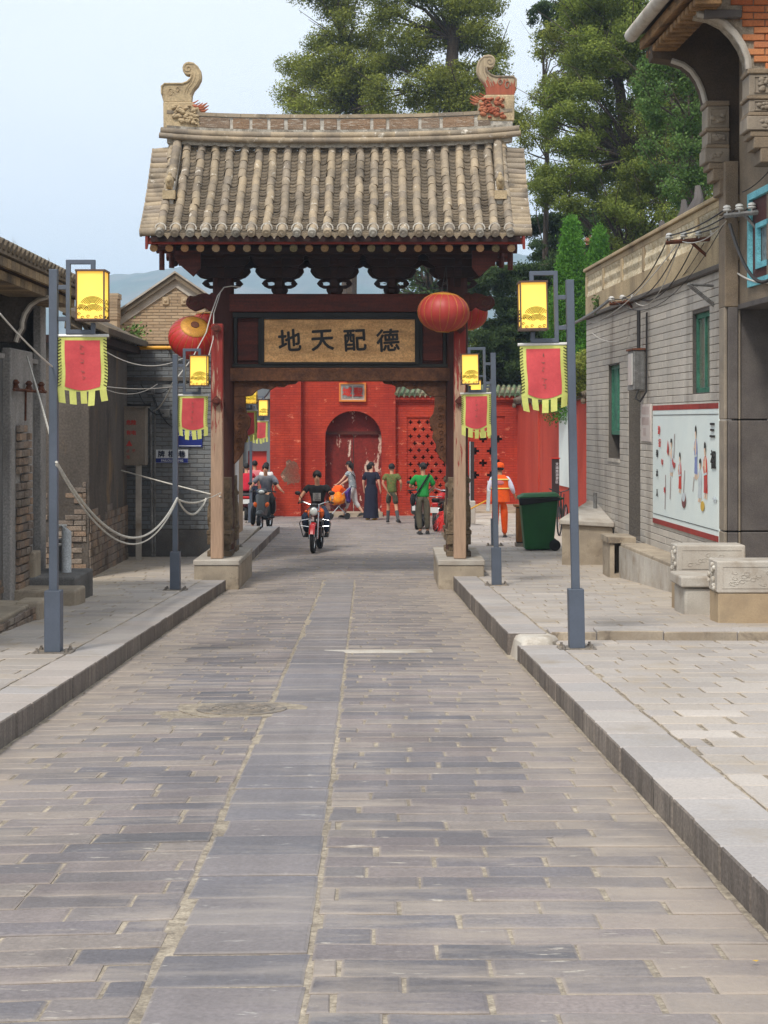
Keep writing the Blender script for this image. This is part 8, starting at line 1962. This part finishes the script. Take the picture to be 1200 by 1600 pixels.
eD = [(835, 60), (822, 110), (818, 180), (812, 260), (830, 300), (870, 300), (885, 200), (900, 90), (880, 40)]
tree('juniper_tree', 'thin open juniper just right of the gate roof corner', 'junipers right of the gate', YE, fill(eD, 22, (11, 20), 8), [(X(850, YE), YE, -1.5), (X(852, YE), YE, Z(400, YE)), (X(855, YE), YE, Z(250, YE)), (X(850, YE), YE, Z(130, YE)), (X(848, YE), YE, Z(60, YE))], K['juniper'], 480, .046, 8, .13, csz=.09, clump=8)
# broadleaf bush-headed tree near the stone house
YFt = 38
eE = [(1010, 95), (1005, 160), (1015, 260), (1060, 330), (1120, 330), (1120, 120), (1070, 90)]
tree('broadleaf_tree', 'broadleaf tree with paler leaves close behind the stone house eave', None, YFt, fill(eE, 40, (13, 24), 9), [(X(1085, YFt), YFt, -1.5), (X(1085, YFt), YFt, Z(330, YFt)), (X(1080, YFt), YFt, Z(200, YFt)), (X(1075, YFt), YFt, Z(120, YFt))], K['broad'], 620, .034, 9, .12, asp=.7, clump=4, csz=.08)
# cedar: drooping flat sprays on long boughs
def cedar(label, Y, tp, boughs, seed, m='cedar'):
    t = thing('cedar_tree', label, 'tree', tp[0], 'cedars right of the gate'); b = MB(); b.tube(tp, [.22, .2, .16, .1][:len(tp)], 9); tk = b.obj('trunk', K['bark'], t, smooth=True)
    g = random.Random(seed); bb_ = MB(); cs, rs = [], []
    for (u0, v0, u1, v1, drop) in boughs:
        a, c = P(u0, v0, Y), P(u1, v1, Y+g.uniform(-2, 2)); pts = [a.lerp(c, s)+Vector((0, 0, -drop*s*s*.6)) for s in np.linspace(0, 1, 8)]; bb_.tube(pts, [.09-.01*i for i in range(8)], 5)
        for i in range(26):
            s = .12+.88*i/25; p = a.lerp(c, s)+Vector((g.gauss(0, .15), g.gauss(0, .5), -drop*s*s*.6+g.uniform(-.08, .02))); cs.append(tuple(p)); k = .38*(1-.45*s); rs.append((k, k, .11))
            if g.random() < .5: cs.append(tuple(p+Vector((g.gauss(0, .1), g.gauss(0, .3), -.25)))); rs.append((.14, .2, .22))
    bb_.obj('boughs', K['bark'], tk, smooth=True, kind='stuff'); leaves('crown', cs, rs, 260, .07, K[m], t, seed=seed, clump=6, csz=.07, asp=.3)
    return t
YG_ = 58
cedar('dark cedar with drooping boughs reaching left above the gate corner', YG_, [(X(1010, YG_), YG_, -1.5), (X(1000, YG_), YG_, Z(400, YG_)), (X(1000, YG_), YG_, Z(150, YG_)), (X(990, YG_), YG_, Z(-60, YG_))],
      [(1000, -30, 838, 10, .35), (1000, 10, 850, 38, .6), (990, -20, 930, 60, .6), (1000, 320, 828, 345, .25), (1000, 350, 815, 335, .35), (990, 300, 850, 375, .3), (1000, 380, 836, 392, .25), (1000, 400, 850, 410, .2), (990, 60, 920, 90, .5)], 31)
YI = 54
cedar('dark low-branched cedar showing through and right of the gate bracket', YI, [(X(905, YI), YI, -1.3), (X(905, YI), YI, Z(420, YI))],
      [(900, 430, 738, 440, .2), (900, 410, 745, 425, .15), (900, 460, 745, 470, .2), (900, 500, 735, 520, .25), (900, 480, 760, 500, .25), (900, 530, 730, 545, .2), (900, 520, 760, 560, .2), (900, 560, 740, 575, .15), (900, 590, 770, 590, .1), (900, 440, 800, 480, .3)], 32)
YJ = 58
tree('pine_tree', 'grey-green pine seen through the bracket openings of the gate', None, YJ, fill([(640, 395), (615, 430), (625, 480), (760, 480), (770, 430), (740, 395)], 30, (13, 24), 12), [(X(672, YJ), YJ, -1.3), (X(672, YJ), YJ, Z(470, YJ)), (X(668, YJ), YJ, Z(410, YJ))], K['cedar'], 90, .08, 12, .4)
# bright conical cypresses behind the side wall
def cone(u, v0, v1, w, Y, lab, seed, m='cypress'):
    t = thing('cypress_tree', lab, 'tree', (X(u, Y), Y, -1.2), 'bright cypresses by the brick house'); g = random.Random(seed); cs, rs = [], []
    z0, z1, k = Z(v1, Y), Z(v0, Y), Y/F
    b = MB(); b.tube([(X(u, Y), Y, -1.2), (X(u, Y), Y, z1-.3)], [.12, .03], 7); b.obj('trunk', K['bark'], t, smooth=True)
    for i in range(210):
        s = g.random(); z = z0+(z1-z0)*s; R_ = w*k*(1-s)**.75*(.75+.35*g.random()) if s > .15 else w*k*(.85+s)*(.7+.3*g.random()); a = g.uniform(0, 6.28)
        cs.append((X(u, Y)+R_*math.cos(a)*.8, Y+R_*math.sin(a)*.8, z)); q = .15+.1*(1-s); rs.append((q, q, q*1.7))
    leaves('crown', cs, rs, 300, .034, K[m], t, seed=seed, clump=5, csz=.05, asp=.4, up=1.2); return t
cone(893, 352, 640, 52, 42, 'taller bright green conical cypress behind the near right lamp post', 41)
cone(935, 368, 640, 52, 44, 'bright green conical cypress beside the corner of the brick house parapet', 42)
cone(866, 470, 640, 26, 52, 'low bright green cypress showing behind the near right lantern', 43)
t = thing('shrub', 'straggly yellowish shrub growing over the coping of the red side wall', 'shrub', P(905, 620, 38.5))
leaves('foliage', [tuple(P(u, v, 38.5+random.uniform(-.4, .6))) for u, v in [(900, 575), (908, 590), (895, 595), (912, 560), (904, 605), (890, 610), (915, 600), (880, 618)]], [.2]*8, 900, .035, K['juniper'], t, seed=3, clump=4, csz=.05)
# undergrowth behind the glazed ridge and far green mass behind the garden wall
t = thing('background_foliage', 'low dark green bushes beyond the glazed roof ridge', 'bushes', (6, 62, -1.4), kind='stuff')
fl = fill([(720, 500), (720, 620), (960, 640), (960, 430), (860, 480), (800, 540)], 46, (16, 26), 15)
leaves('bush_mass', [tuple(P(a, b_, 62+random.uniform(-2, 2))) for a, b_, c in fl], [.55]*len(fl), 1300, .09, K['juniper2'], t, seed=15)

t = thing('wall_sprout', 'small yellow-green sprout growing from the brick parapet below its openwork', 'plant', P(933, 480, 29.6))
leaves('sprout_leaves', [tuple(P(933, v, 29.55)) for v in (468, 476, 484)], [.07]*3, 60, .035, K['broad'], t, seed=4, clump=3, csz=.03)
